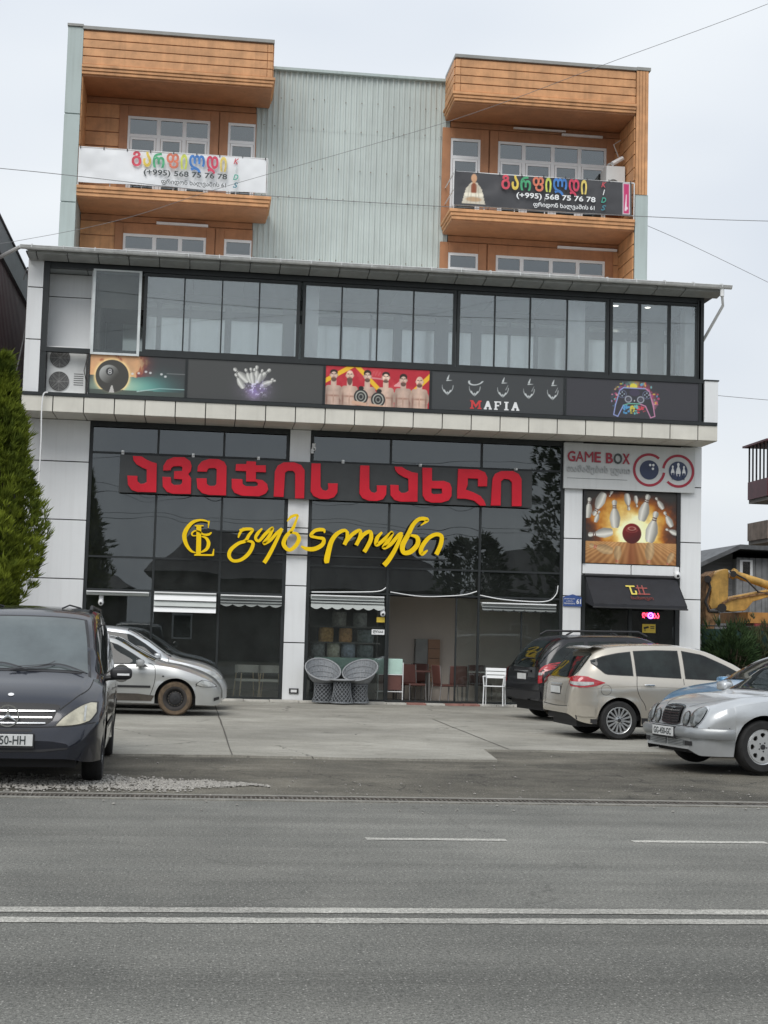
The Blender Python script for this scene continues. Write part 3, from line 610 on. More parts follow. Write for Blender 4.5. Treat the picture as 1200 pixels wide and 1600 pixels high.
# ------------------------------------------------ printed boards: colour attribute on a fine grid
class Canvas:
    def __init__(s, x0, x1, z0, z1, d=.011, bg=(.3, .31, .31)):
        s.x0, s.x1, s.z0, s.z1 = x0, x1, z0, z1
        s.nx, s.nz = int((x1-x0)/d)+1, int((z1-z0)/d)+1
        s.X, s.Z = np.meshgrid(np.linspace(x0, x1, s.nx), np.linspace(z0, z1, s.nz)); s.d = d
        s.C = np.ones((s.nz, s.nx, 3))*np.array(bg)
    def mixin(s, mask, col):
        mask = np.clip(mask, 0, 1)[..., None]; s.C = s.C*(1-mask)+np.array(col)*mask if not isinstance(col, np.ndarray) or col.ndim == 1 else s.C*(1-mask)+col*mask
    def cov(s, sd): return np.clip(.5-sd/s.d, 0, 1)
    def ell(s, cx, cz, rx, rz, rot=0):
        c, n = math.cos(rot), math.sin(rot); u = (s.X-cx)*c+(s.Z-cz)*n; v = -(s.X-cx)*n+(s.Z-cz)*c
        q = np.sqrt((u/rx)**2+(v/rz)**2); return (q-1)*min(rx, rz)
    def seg(s, ax, az, bx, bz, ra, rb=None):
        rb = ra if rb is None else rb; dx, dz = bx-ax, bz-az
        t = np.clip(((s.X-ax)*dx+(s.Z-az)*dz)/(dx*dx+dz*dz+1e-9), 0, 1)
        return np.hypot(s.X-ax-t*dx, s.Z-az-t*dz)-(ra+(rb-ra)*t)
    def poly(s, pts):
        ins = np.zeros(s.X.shape, bool); n = len(pts)
        for i in range(n):
            (x1, z1), (x2, z2) = pts[i], pts[(i+1) % n]
            c = ((z1 > s.Z) != (z2 > s.Z)) & (s.X < (x2-x1)*(s.Z-z1)/((z2-z1) or 1e-9)+x1); ins ^= c
        return np.where(ins, -1.0, 1.0)
    def noise(s, f, seed=0, oct=4, sx=1, sz=1):
        r = np.random.default_rng(seed); out = np.zeros(s.X.shape); a = 1; tot = 0
        for o in range(oct):
            n = 64; t = r.random((n, n)); u = (s.X*f*sx*2**o) % (n-1); v = (s.Z*f*sz*2**o) % (n-1)
            i, j = u.astype(int), v.astype(int); fu, fv = u-i, v-j; fu = fu*fu*(3-2*fu); fv = fv*fv*(3-2*fv)
            out += a*((t[j, i]*(1-fu)+t[j, i+1]*fu)*(1-fv)+(t[j+1, i]*(1-fu)+t[j+1, i+1]*fu)*fv); tot += a; a *= .55
        return out/tot
    def pin(s, cx, cz, h, rot, stripe=(.75, .15, .2), base=(.86, .86, .86), alpha=1):
        """bowling pin, centre, height, rotation (0 = upright)"""
        c, n = math.cos(rot), math.sin(rot); u = (s.X-cx)*c+(s.Z-cz)*n; v = (-(s.X-cx)*n+(s.Z-cz)*c)/h+.5
        wv = np.interp(v, [0, .08, .35, .55, .7, .8, .9, .97, 1.0], [.10, .15, .2, .15, .075, .07, .1, .08, .0])*h
        m = np.clip(.5+(wv-np.abs(u))/s.d, 0, 1)*(v > 0)*(v < 1); sh = .62+.38*np.clip(1-np.abs(u/(wv+1e-6)+.3), 0, 1)
        s.mixin(m*alpha, np.array(base)[None, None, :]*sh[..., None])
        for a in (.71, .78): s.mixin(m*alpha*(np.abs(v-a) < .018), stripe)
    def build(s, y, name, parent=None, rough=.45, slack=0.0, mname='printed_vinyl'):
        yy = np.full(s.X.shape, float(y))
        if slack: yy += slack*(s.noise(1.3, 5, 3)-.5)*2+slack*.5*np.sin((s.X*2.1+s.Z*3.2))
        o = ORG.get(parent, (0, 0, 0)) if parent else (0, 0, 0)
        V = np.stack([s.X-o[0], yy-o[1], s.Z-o[2]], -1).reshape(-1, 3)
        i = np.arange(s.nz*s.nx).reshape(s.nz, s.nx); Fq = np.stack([i[:-1, :-1], i[:-1, 1:], i[1:, 1:], i[1:, :-1]], -1).reshape(-1, 4)
        me = bpy.data.meshes.new(name); me.from_pydata(V.tolist(), [], Fq.tolist()); me.materials.append(attr_mat(mname, rough))
        me.polygons.foreach_set('use_smooth', [True]*len(me.polygons))
        c = np.clip(s.C, 0, 1); lin = np.where(c <= .04045, c/12.92, ((c+.055)/1.055)**2.4); a = me.color_attributes.new('Col', 'FLOAT_COLOR', 'POINT')
        a.data.foreach_set('color', np.concatenate([lin.reshape(-1, 3), np.ones((s.nx*s.nz, 1))], 1).astype(np.float32).ravel())
        ob = bpy.data.objects.new(name, me); COL.objects.link(ob)
        if parent: ob.parent = parent; ORG[ob] = o
        return ob
grp = 'printed boards under the gallery windows'
def sign_board(x0, x1, label, canvas):
    t = thing('printed_board', label, 'sign board', ((x0+x1)/2, -1.0, 6.88), group=grp)
    MB().box(x0, x1, -1.03, -.99, 6.885, 7.80).build('backing', board, t)
    f = MB(); f.box(x0-.012, x0+.02, -1.05, -1.031, 6.885, 7.80).box(x1-.02, x1+.012, -1.05, -1.031, 6.885, 7.80)
    f.build('edge_trim', frame, t, kind='stuff')
    canvas.build(-1.034, 'print', t); return t
bgc = (.25, .255, .26)
# 1 eight ball
c = Canvas(-2.67, -.54, 6.89, 7.79, bg=bgc); bx, bz, br = -2.17, 7.31, .37
n1 = c.noise(2.2, 3, 5); n2 = c.noise(5, 9, 5, sz=.6)
tq = np.exp(-((c.X+1.55)**2/.5+(c.Z-7.05)**2/.10)); c.mixin(tq*1.0, (.35, .62, .60)); c.mixin(np.exp(-((c.X+2.1)**2/.35+(c.Z-7.08)**2/.05)), (.75, .84, .72))
dd = np.hypot(c.X-bx, c.Z-bz); fl = np.clip(1.6-(dd-br)/.50, 0, 1)*(c.Z > bz-.05+.1*n1)*np.clip(1.6-np.maximum(0, c.X-bx-.2)*1.7, 0, 1)
fire = np.clip((n2*1.5+fl*.8-1.05)*3.6, 0, 1)*np.clip(fl*2, 0, 1)
fc_ = np.stack([.52+.46*fire, .24+.50*fire**1.8, .25+.28*fire**3], -1); c.mixin(np.clip(fl*(.6+n1*.5), 0, 1), fc_)
c.mixin(np.exp(-((dd-br)/.045)**2)*.95, (1.0, .87, .62)); c.mixin((c.Z < 6.99+.02*n1)*.85, (.30, .33, .31))
c.mixin(c.cov(dd-br), (.27, .265, .25))
g = c.cov(c.ell(bx-.07, bz+.04, .22, .21))*np.clip(.2-(c.X-bx+.02)*1.6+(c.Z-bz)*1.4, 0, 1); c.mixin(g, (.80, .81, .80)); c.mixin(c.cov(c.ell(bx-.06, bz+.10, .085, .09)), (.24, .24, .24))
c.mixin(c.cov(np.abs(c.ell(bx-.055, bz+.125, .028, .026))-.008), (.8, .8, .8)); c.mixin(c.cov(np.abs(c.ell(bx-.055, bz+.075, .032, .028))-.008), (.8, .8, .8))
c.mixin(c.cov(c.poly([(bx-.06, 6.93), (bx+.06, 6.93), (bx+.015, 7.10), (bx-.01, 7.10)])*.02), (.75, .74, .72))
for x, z in ((-1.72, 7.38), (-1.58, 7.4), (-1.42, 7.44), (-1.32, 7.42), (-1.07, 7.4), (-.98, 7.35)): c.mixin(c.cov(c.ell(x, z, .03, .025))*.85, (.85, .86, .86))
c.mixin(c.cov(c.seg(-.95, 7.42, -.54, 7.42, .006)), (.55, .56, .56)); c.mixin(c.cov(c.seg(-1.6, 6.98, -1.1, 7.07, .012, .006)), (.7, .8, .78)); c.mixin(c.cov(c.seg(-1.1, 7.07, -.54, 7.07, .008)), (.6, .75, .74))
sign_board(-2.69, -.52, 'printed board with a black eight ball on fire over green light', c)
# 2 pins burst
c = Canvas(-.48, 2.61, 6.89, 7.79, bg=(.285, .29, .288)); cx = 1.05
n1 = c.noise(4, 2, 5)
c.mixin(np.clip(np.exp(-((c.X-cx)**2/.09+(c.Z-7.15)**2/.06))*1.6*n1, 0, 1), (.62, .55, .68))
for dx, dz, h, r in ((-.30, .23, .46, .85), (-.13, .22, .36, .45), (.0, .2, .40, -.05), (.20, .25, .46, -.85), (.06, .27, .42, .02), (.14, .22, .34, -.3), (-.33, .05, .40, .55), (.30, .02, .36, -.95), (-.05, .24, .36, .2), (.36, .04, .3, -1.2)):
    c.pin(cx-.02+dx, 7.30+dz*.75, h, r, stripe=(.25, .25, .25), base=(.88, .88, .86))
c.mixin(np.clip((n1-.35)*3, 0, 1)*np.exp(-((c.X-cx-.04)**2/.035+(c.Z-7.2)**2/.02)), (.55, .48, .80)); c.mixin((c.noise(22, 4, 2) > .68)*np.exp(-((c.X-cx-.05)**2/.05+(c.Z-7.18)**2/.03)), (.9, .88, 1))
sign_board(-.50, 2.63, 'printed board with white bowling pins bursting out of purple smoke', c)
# 3 fighters
c = Canvas(2.67, 5.09, 6.89, 7.79, bg=(.72, .17, .22)); n1 = c.noise(3, 8, 5)
c.mixin(np.clip((n1-.45)*3, 0, 1)*.7, (.85, .35, .36))
for a, b in (((2.6, 7.40), (3.35, 7.85)), ((3.35, 7.85), (3.95, 7.25)), ((4.6, 7.15), (5.3, 7.85))): c.mixin(c.cov(c.seg(a[0], a[1], b[0], b[1], .05)), (.93, .74, .20))
for i in range(5): c.mixin(c.cov(np.abs(c.seg(3.75+i*.075, 7.62, 3.79+i*.075, 7.7, .01)))*.8, (.9, .75, .75))
c.mixin(c.cov(c.seg(3.75, 7.55, 4.05, 7.53, .018))*.6, (.9, .75, .75)); c.mixin(c.cov(c.poly([(4.25, 7.38), (4.45, 7.37), (4.40, 7.52)])*.02)*.7, (.95, .8, .78))
for i, (fx, hz, hair, beard) in enumerate(((2.86, 7.56, 1, .09), (3.23, 7.57, 0, .17), (3.64, 7.57, 2, .08), (4.07, 7.56, 1, .05), (4.48, 7.52, 2, .09), (4.86, 7.50, 0, .08))):
    skin = np.array((.93, .80, .72) if i % 2 else (.88, .76, .69)); nn = c.noise(9, 20+i, 4)[..., None]
    body = np.minimum(c.ell(fx, 7.12, .235, .23), c.ell(fx, 6.93, .20, .30)); body = np.minimum(body, c.seg(fx-.12, 7.27, fx+.12, 7.27, .07)); body = np.minimum(body, c.seg(fx, 7.3, fx, 7.45, .065))
    sh = (.86+.16*nn-.2*np.clip(np.abs(c.X-fx)/.2, 0, 1)[..., None]); c.mixin(c.cov(body), skin*sh)
    c.mixin(np.exp(-(((c.X-fx)/.15)**2+((c.Z-7.10)/.022)**2))*.55*(np.abs(c.X-fx) > .012), (.50, .32, .26)); c.mixin(np.exp(-(((c.X-fx)/.014)**2+((c.Z-7.02)/.13)**2))*.45, (.5, .33, .27)); c.mixin(np.exp(-(((np.abs(c.X-fx)-.155)/.022)**2+((c.Z-7.02)/.15)**2))*.6, (.42, .26, .22))
    c.mixin(c.cov(c.ell(fx, hz+.02, .083, .115)), skin*np.array([.95, .93, .92])*(.85+.3*nn))
    if hair: c.mixin(c.cov(c.ell(fx, hz+.085, .088, .065 if hair == 1 else .08)), (.20, .15, .13)); c.mixin(c.cov(c.ell(fx, hz+.015, .07, .085)), skin*(.85+.3*nn))
    c.mixin(c.cov(np.maximum(c.ell(fx, hz-.075, .062, max(.035, beard-.03)), c.Z-(hz-.045)))*.8, (.30, .22, .19)); c.mixin(c.cov(c.ell(fx, hz-.03, .045, .018))*.35, (.4, .28, .24))
    for s_ in (-1, 1): c.mixin(c.cov(c.seg(fx+s_*.022, hz+.045, fx+s_*.05, hz+.048, .008)), (.2, .15, .13)); c.mixin(c.cov(c.ell(fx+s_*.088, hz+.01, .012, .028)), skin*.8)
    c.mixin(c.cov(c.seg(fx, hz+.04, fx, hz+.0, .006)), skin*.7); c.mixin(c.cov(c.seg(fx-.02, hz-.035, fx+.02, hz-.035, .006)), (.55, .3, .28))
for bx_, bz_ in ((3.50, 7.10), (3.90, 7.05)):
    c.mixin(c.cov(c.ell(bx_, bz_, .165, .175)), (.20, .20, .20)); c.mixin(c.cov(np.abs(c.ell(bx_, bz_, .115, .125))-.012), (.72, .72, .68)); c.mixin(c.cov(np.abs(c.ell(bx_, bz_, .05, .06))-.01), (.6, .6, .57))
    c.mixin(c.cov(c.ell(bx_+.02 if bx_ > 3.7 else bx_, bz_+.2, .06, .05)), (.15, .15, .14))
    c.mixin(c.cov(c.seg(bx_-.17, bz_-.14, bx_+.1, bz_-.17, .045, .035)), (.84, .68, .58))
sign_board(2.65, 5.11, 'red and yellow printed board with six bare-chested fighters and two champion belts', c)
# 4 hats and MAFIA
c = Canvas(5.15, 8.28, 6.89, 7.79, bg=(.26, .27, .275)); wt = (.78, .80, .80)
for x, k in ((5.52, 0), (6.16, 1), (6.83, 2), (7.45, 3), (8.02, 2)):
    if k == 1: c.mixin(c.cov(np.maximum(np.abs(c.ell(x+.03, 7.60, .17, .09, .25))-.012, c.Z-7.60+.1*(c.X-x)*0)), wt)
    else:
        c.mixin(c.cov(c.seg(x-.02, 7.58, x+.10, 7.585, .014, .004)), wt); c.mixin(c.cov(c.seg(x+.0, 7.62, x+.03, 7.71, .022, .006)), wt)
    c.mixin(c.cov(np.maximum(np.abs(c.ell(x, 7.46, .13, .17))-.008, np.maximum(c.Z-7.47, -(c.X-x)-.13))*1)*.9, wt)
    c.mixin(c.cov(c.seg(x-.08, 7.34, x-.02, 7.26, .022, .008)), wt); c.mixin(c.cov(c.seg(x+.07, 7.34, x+.02, 7.26, .018, .008)), wt); c.mixin(c.cov(c.seg(x, 7.31, x+.004, 7.24, .012, .006))*.8, wt)
    if k in (2, 3): c.mixin(c.cov(c.seg(x+.07, 7.42, x+.12, 7.53, .01, .005))*.7, wt)
tb = sign_board(5.13, 8.30, 'dark printed board with five faint hats and collars above the word MAFIA', c)
redp = M('print_red', (.62, .05, .05), .5, var=.03); whp = M('print_white', (.80, .81, .81), .5, var=.03)
def slab(ch, x, z, w_, h, mat):
    m = MB(); t = w_*.24; s_ = h*.17; y0, y1 = -1.040, -1.0345
    def r(a, b, cc, d): m.box(x+a*w_, x+b*w_, y0, y1, z+cc*h, z+d*h)
    def pl(p): m.prism([(x+a*w_, z+b*h) for a, b in p], y0-.0003, y1)
    if ch == 'M': r(0, .34, 0, .15); r(.66, 1, 0, .15); r(0, .10, .85, 1); r(.90, 1, .85, 1); r(.10, .25, .15, 1); r(.75, .90, .15, 1); pl([(.25, 1), (.5, .5), (.75, 1), (.75, .62), (.5, .12), (.25, .62)])
    if ch == 'A': pl([(.05, .1), (.38, 1), (.62, 1), (.95, .1), (.70, .1), (.63, .3), (.37, .3), (.30, .1)]); r(0, .38, 0, .16); r(.62, 1, 0, .16)
    if ch == 'F': r(.1, .36, .14, .86); r(0, .5, 0, .14); r(0, .95, .86, 1); r(.78, .95, .62, .86); r(.36, .7, .42, .58)
    if ch == 'I': r(.3, .7, .14, .86); r(.1, .9, 0, .14); r(.1, .9, .86, 1)
    return m
x = 6.06
for ch, w_ in (('M', .27), ('A', .19), ('F', .17), ('I', .13), ('A', .19)):
    slab(ch, x, 6.94, w_, .20, None).build('letter', redp if ch == 'M' else whp, tb); x += w_+.055
# 5 controller
c = Canvas(8.35, 11.64, 6.89, 7.79, bg=(.25, .25, .268)); cx, cz = 10.0, 7.34; n1 = c.noise(7, 31, 4); n2 = c.noise(3, 12, 3)
pal = [(.62, .30, .50), (.45, .70, .70), (.80, .75, .30), (.70, .30, .45), (.80, .30, .35), (.35, .60, .78), (.85, .55, .65)]
ang = np.arctan2(c.Z-cz, c.X-cx); rad = np.hypot((c.X-cx)/1.25, c.Z-cz)
for i, a0 in enumerate((2.5, 2.0, 1.5, 1.0, .4, 3.4, -.3)):
    c.mixin(np.exp(-((ang-a0+ (6.28 if a0 > 3 and False else 0))/.33)**2)*np.clip(1.2-(rad/.46)**4, 0, 1)*np.clip((n1-.38)*5, 0, 1), pal[i])
r_ = np.random.default_rng(5)
for i in range(95):
    a = r_.uniform(-.6, 3.8); rr = r_.uniform(.30, .50); x_, z_ = cx+math.cos(a)*rr*1.2, cz+.02+math.sin(a)*rr*.85
    if z_ < 7.76: c.mixin(c.cov(c.ell(x_, z_, r_.uniform(.006, .035), r_.uniform(.006, .035)))*.9, pal[r_.integers(7)])
c.mixin(c.cov(c.ell(cx-.03, cz+.30, .09, .085)), (.85, .80, .30))
bodyp = [(cx-.36, cz+.20), (cx-.27, cz+.27), (cx+.27, cz+.27), (cx+.36, cz+.20), (cx+.46, cz-.15), (cx+.50, cz-.38), (cx+.40, cz-.42), (cx+.27, cz-.15), (cx+.13, cz-.10), (cx-.13, cz-.10), (cx-.27, cz-.15), (cx-.40, cz-.42), (cx-.50, cz-.38), (cx-.46, cz-.15)]
c.mixin(c.cov(c.poly(bodyp)*.02), (.235, .235, .26))
for i in range(len(bodyp)):
    a, b = bodyp[i], bodyp[(i+1) % len(bodyp)]; c.mixin(c.cov(c.seg(a[0], a[1], b[0], b[1], .012)), ((.80, .55, .68) if a[0] > cx else (.60, .65, .85)) if i not in (8, 9) else (.45, .70, .62))
for s_ in (-1, 1):
    c.mixin(c.cov(np.abs(c.ell(cx+s_*.15, cz, .075, .07))-.014), (.60, .62, .66)); c.mixin(c.cov(c.ell(cx+s_*.15, cz, .045, .04)), (.33, .33, .37)); c.mixin(c.cov(np.abs(c.ell(cx+s_*.30, cz+.12, .10, .09))-.006), (.45, .48, .6))
    for q in range(4): a = q*math.pi/2; c.mixin(c.cov(c.ell(cx+s_*.30+math.cos(a)*.05, cz+.12+math.sin(a)*.045, .016, .016)), (.65, .72, .78))
c.mixin(c.cov(c.ell(cx, cz+.16, .13, .085)), (.28, .26, .33)); c.mixin(c.cov(c.ell(cx, cz-.03, .013, .02)), (.85, .85, .85))
for i in range(70):
    t = r_.uniform(-1, 1); x_, z_ = cx+t*.26, cz-.15-abs(r_.normal(0, .09)); cc = pal[5] if t < -.4 else (pal[2] if t < 0 else (pal[1] if t < .3 else pal[4]))
    if z_ > 6.93: c.mixin(c.cov(c.ell(x_, z_, r_.uniform(.008, .035), r_.uniform(.008, .03))), cc)
sign_board(8.33, 11.66, 'dark printed board with a game controller in splashes of coloured paint', c)
# ------------------------------------------------ red letters on their dark board
RS = thing('red_letter_sign', 'dark board with large raised red Georgian letters across the shop front', 'shop sign', (2.9, -.12, 4.76))
MB().box(-1.97, 7.77, -.14, -.07, 4.755, 5.64).build('sign_panel', board, RS, bevel=.005)
redl = M('red_acrylic', (.62, .014, .032), .38, var=.12, scale=1.2, spec=.3)
redd = M('red_edge', (.28, .01, .02), .4)
Cr1 = lambda x, y: (180+x/5.4545, 695+y/5.4545)
Cr2 = lambda x, y: (390+x/5.4545, 700+y/5.4545)
Cr3 = lambda x, y: (600+x/5.0, 705+y/5.0)
Cr7 = lambda x, y: (180+x/4.0, 690+y/4.0)
I1 = [(150,95),(225,98),(265,125),(310,145),(355,158),(350,405),(190,402),(140,385),(108,340),(103,262),(190,265),(190,310),(215,333),(245,330),(268,318),(268,210),(230,195),(180,165),(155,130)]
letters = [
 (Cr1, I1, ()),
 (Cr1, [(408,220),(410,180),(440,130),(500,105),(590,105),(640,140),(652,180),(645,225),(622,250),(648,285),(645,420),(490,418),(440,400),(405,355),(402,272),(475,275),(478,325),(500,342),(555,340),(570,325),(570,295),(500,290),(502,225),(570,222),(572,190),(550,182),(495,185),(478,198),(475,218)], ()),
 (Cr1, [(700,228),(705,180),(740,140),(800,120),(880,122),(930,145),(950,185),(945,432),(800,428),(740,412),(700,370),(692,285),(780,285),(782,335),(805,350),(845,350),(862,335),(865,210),(850,198),(800,200),(785,215),(783,230)], ()),
 (Cr7, [(755,140),(818,140),(822,122),(880,125),(880,148),(942,148),(942,192),(880,190),(880,235),(920,240),(950,265),(957,300),(940,325),(900,342),(790,338),(745,320),(728,290),(728,232),(795,235),(797,265),(815,278),(870,280),(890,275),(892,262),(880,250),(818,250),(818,185),(752,182)], ()),
 (Cr2, [(205,415),(215,200),(240,150),(290,122),(380,122),(440,145),(470,190),(465,430),(388,430),(388,215),(370,195),(325,195),(303,210),(290,418)], ()),
 (Cr2, [(527,130),(605,132),(605,330),(620,355),(650,365),(670,350),(668,300),(752,302),(748,380),(720,420),(670,436),(600,434),(545,410),(520,370)], ()),
 (Cr2, [(943,148),(1021,150),(1021,348),(1036,373),(1066,383),(1086,368),(1084,318),(1168,320),(1164,398),(1136,438),(1086,452),(1016,450),(961,428),(936,388)], ()),
 (Cr3, [(82,120),(140,122),(175,145),(215,162),(265,172),(262,395),(130,395),(80,380),(52,345),(48,262),(115,265),(115,305),(135,325),(165,325),(192,310),(190,215),(150,200),(110,175),(90,150)], ()),
 (Cr3, [(300,128),(375,130),(375,232),(470,232),(515,250),(530,290),(528,350),(505,385),(450,402),(370,402),(325,385),(302,345)], ([(370,290),(452,292),(456,330),(440,335),(385,335),(370,325)],)),
 (Cr3, [(580,138),(735,142),(790,165),(808,205),(805,275),(735,275),(735,215),(655,212),(655,262),(640,300),(700,322),(755,350),(785,390),(797,426),(750,425),(700,385),(640,372),(572,370),(572,310)], ()),
 (Cr3, [(835,425),(848,215),(870,175),(915,155),(1010,155),(1055,180),(1075,220),(1075,430),(1000,430),(1000,245),(980,222),(940,215),(915,235),(912,425)], ())]
for cv, pts, holes in letters:
    a = [P(*cv(x, y), -.2) for x, y in pts]; hs = [[P(*cv(x, y), -.2) for x, y in h] for h in holes]
    lt = MB().prism(a, -.205, -.16, hs).build('letter', redl, RS, bevel=.006); MB().prism(a, -.16, -.141, hs).build('letter_return', redd, lt)
sp = MB()
for px, py in ((192, 707), (302, 712), (404, 717), (488, 705), (536, 722), (657, 728), (806, 735)):
    x, z = P(px, py, -.1); MB().box(x-.03, x+.03, -.12, 0, z-.05, z+.05).box(x-.02, x+.02, -.2, -.12, z+.0, z+.04).build('bracket', galv, RS)
# ------------------------------------------------ yellow script sign
YS = thing('yellow_script_sign', 'raised yellow GL monogram and Georgian script lettering on thin dark rails', 'shop sign', (2.6, -.1, 3.3))
yel = M('yellow_acrylic', (.90, .60, .004), .35, var=.05, spec=.3); yeld = M('yellow_edge', (.30, .17, .02), .5)
r = MB(); r.box(.3, 5.75, -.10, -.07, 3.93, 3.965).box(-.2, 5.75, -.10, -.07, 3.43, 3.465)
r.build('rail', frame, YS, kind='stuff')
C4 = lambda x, y: (270+x/5.4545, 790+y/5.4545)
C5 = lambda x, y: (430+x/4.4444, 790+y/4.4444)
def ribbon(pts, cv, sc, k=6, smooth=True):
    p = catmull(pts, k) if smooth else [np.array(q, float) for q in pts]
    q = [(*P(*cv(a[0], a[1]), -.2), a[2]/sc*.01521/2*1.0) for a in p]
    Lr, Rr = [], []
    for i in range(len(q)):
        a, b = q[max(i-1, 0)], q[min(i+1, len(q)-1)]; dx, dz = b[0]-a[0], b[1]-a[1]; l_ = math.hypot(dx, dz) or 1
        nx, nz = -dz/l_, dx/l_; x, z, w_ = q[i]; Lr.append((x+nx*w_, z+nz*w_)); Rr.append((x-nx*w_, z-nz*w_))
    return Lr, Rr
def stroke(lst, cv, sc, name='letter', y0=-.21, smooth=True):
    m = MB(); e = MB()
    for s_i, pts in enumerate(lst):
        Lr, Rr = ribbon(pts, cv, sc, smooth=smooth); yo = y0-.0015*s_i
        for mm, a, b in ((m, yo, yo+.03), (e, yo+.03, yo+.06)):
            mm.grid([[(x, a, z) for x, z in Lr], [(x, a, z) for x, z in Rr]]); mm.grid([[(x, a, z) for x, z in Lr], [(x, b, z) for x, z in Lr]]); mm.grid([[(x, a, z) for x, z in Rr], [(x, b, z) for x, z in Rr]])
            for i in (0, -1): mm.poly([(Lr[i][0], a, Lr[i][1]), (Rr[i][0], a, Rr[i][1]), (Rr[i][0], b, Rr[i][1]), (Lr[i][0], b, Lr[i][1])])
    ob = m.build(name, yel, YS); e.build('letter_return', yeld, ob); return ob
stroke([[(315,142,6),(275,128,14),(225,124,18),(165,145,28),(115,205,34),(98,265,36),(118,335,30),(155,385,20),(195,402,8)], [(308,130,16),(305,160,12),(302,192,5)]], C4, 5.4545)
stroke([[(222,165,40),(221,290,40),(218,422,40)], [(188,171,10),(262,171,10)], [(183,420,14),(345,422,14)], [(350,368,6),(345,400,14),(340,425,20)]], C4, 5.4545)
stroke([[(330,228,10),(305,246,20),(262,246,16),(225,222,12),(190,215,12),(163,235,14),(170,256,10),(200,256,8)], [(245,262,8),(285,278,22),(305,320,30),(288,370,26),(240,398,12)]], C4, 5.4545)
stroke([[(558,275,10),(572,235,22),(605,190,14)], [(570,215,26),(620,200,26),(680,205,22),(650,250,26),(618,300,28),(560,322,28),(495,375,32),(480,430,30),(515,470,26),(580,462,28),(645,410,32),(682,340,30),(672,308,24),(618,302,12)]], C4, 5.4545)
stroke([[(762,195,14),(725,235,28),(705,278,24),(735,300,24),(790,240,28),(850,190,24),(825,255,28),(775,322,26),(825,300,26),(885,235,26),(930,195,20)], [(932,195,24),(870,325,30),(815,430,34),(778,488,34)]], C4, 5.4545)
stroke([[(975,135,10),(1010,95,24),(1062,82,20),(1050,130,20),(1020,200,28),(965,265,34),(945,330,36),(990,378,30),(1045,345,34),(1075,285,34),(1055,240,26),(1000,228,16)]], C4, 5.4545)
stroke([[(342,190,8),(335,168,22),(280,172,24),(248,208,22),(290,222,18),(335,232,24),(328,270,28),(275,300,30),(220,300,26),(180,282,14)]], C5, 4.4444)
stroke([[(505,190,18),(480,172,22),(430,195,28),(392,245,32),(372,310,36),(358,375,38),(360,400,26)], [(500,180,22),(500,225,26),(480,272,26)], [(488,265,14),(530,205,26),(585,172,22),(590,215,26),(562,275,26)], [(568,265,14),(615,200,26),(660,182,24),(665,230,28),(640,285,28),(618,322,28)]], C5, 4.4444)
stroke([[(742,185,14),(708,225,26),(702,272,24),(740,250,26),(812,185,22),(790,235,28),(752,292,24),(800,270,26),(862,200,24),(885,198,18)], [(880,200,22),(835,300,28),(790,375,32),(755,415,34)]], C5, 4.4444)
stroke([[(1010,138,6),(1058,100,24),(1005,92,26),(960,130,28),(922,205,32),(885,275,36),(892,325,30),(940,320,34),(988,270,32),(985,220,28),(935,205,12)]], C5, 4.4444)
stroke([[(1058,310,10),(1020,335,28),(1015,295,30),(1060,230,28),(1115,200,26),(1155,215,28),(1148,275,30),(1118,340,30)]], C5, 4.4444)
# ------------------------------------------------ GAME BOX sign, poster, awning, door
GB = thing('game_box_sign', 'pale grey sign reading GAME BOX with a ball and pins emblem', 'shop sign', (10.2, -.1, 5.27))
MB().box(8.55, 11.81, -.12, -.04, 5.27, 6.37).build('sign_panel', M('sign_grey', (.56, .575, .57), .4, var=.03, streak=.1), GB, bevel=.004)
dred = M('dark_red', (.34, .018, .04), .4, var=.04); navy = M('navy', (.03, .045, .10), .4); dg = M('print_dark', (.05, .06, .06), .4); lg = M('letter_relief', (.44, .455, .455), .35)
def tx(s, px0, py0, px1, py1, mat, par, y=-.125, **k):
    x0, z1 = P(px0, py0, y); x1, z0 = P(px1, py1, y); return text(s, (x0, x1, z0, z1), y, mat, par, **k)
for ch_, a_, b_ in (('G', 8.63, 8.82), ('A', 8.835, 9.03), ('M', 9.055, 9.265), ('E', 9.295, 9.45)): text(ch_, (a_, b_, 5.92, 6.17), -.122, dred, GB, bold=0 if ch_ in 'MA' else .02, depth=.03)
text('B', (9.58, 9.75, 5.91, 6.16), -.122, dred, GB, bold=.02, depth=.03); text('O', (9.77, 9.98, 5.90, 6.16), -.122, dg, GB, bold=.02, depth=.03); text('X', (9.99, 10.17, 5.91, 6.16), -.122, dred, GB, bold=.02, depth=.03)
text('თამაშების ყუთი', (8.62, 10.18, 5.62, 5.84), -.122, lg, GB, bold=.012, depth=.03)
MB().box(8.63, 10.12, -.125, -.119, 5.515, 5.523).build('underline', dg, GB)
def ring(cx, cz, r0, r1, a0, a1, y=-.13, n=40, d=.012):
    p0 = [(cx+r0*math.cos(lerp(a0, a1, i/n)), cz+r0*math.sin(lerp(a0, a1, i/n))) for i in range(n+1)]; p1 = [(cx+r1*math.cos(lerp(a0, a1, i/n)), cz+r1*math.sin(lerp(a0, a1, i/n))) for i in range(n+1)]
    return MB().grid([[(x, y, z) for x, z in p0], [(x, y, z) for x, z in p1]]).grid([[(x, y, z) for x, z in p1], [(x, y+d, z) for x, z in p1]]).grid([[(x, y, z) for x, z in p0], [(x, y+d, z) for x, z in p0]])
dgr = math.radians
ring(10.66, 5.79, .345, .405, dgr(50), dgr(352)).build('emblem_ring', dred, GB); ring(11.385, 5.79, .345, .405, dgr(-135), dgr(172)).build('emblem_ring', dred, GB)

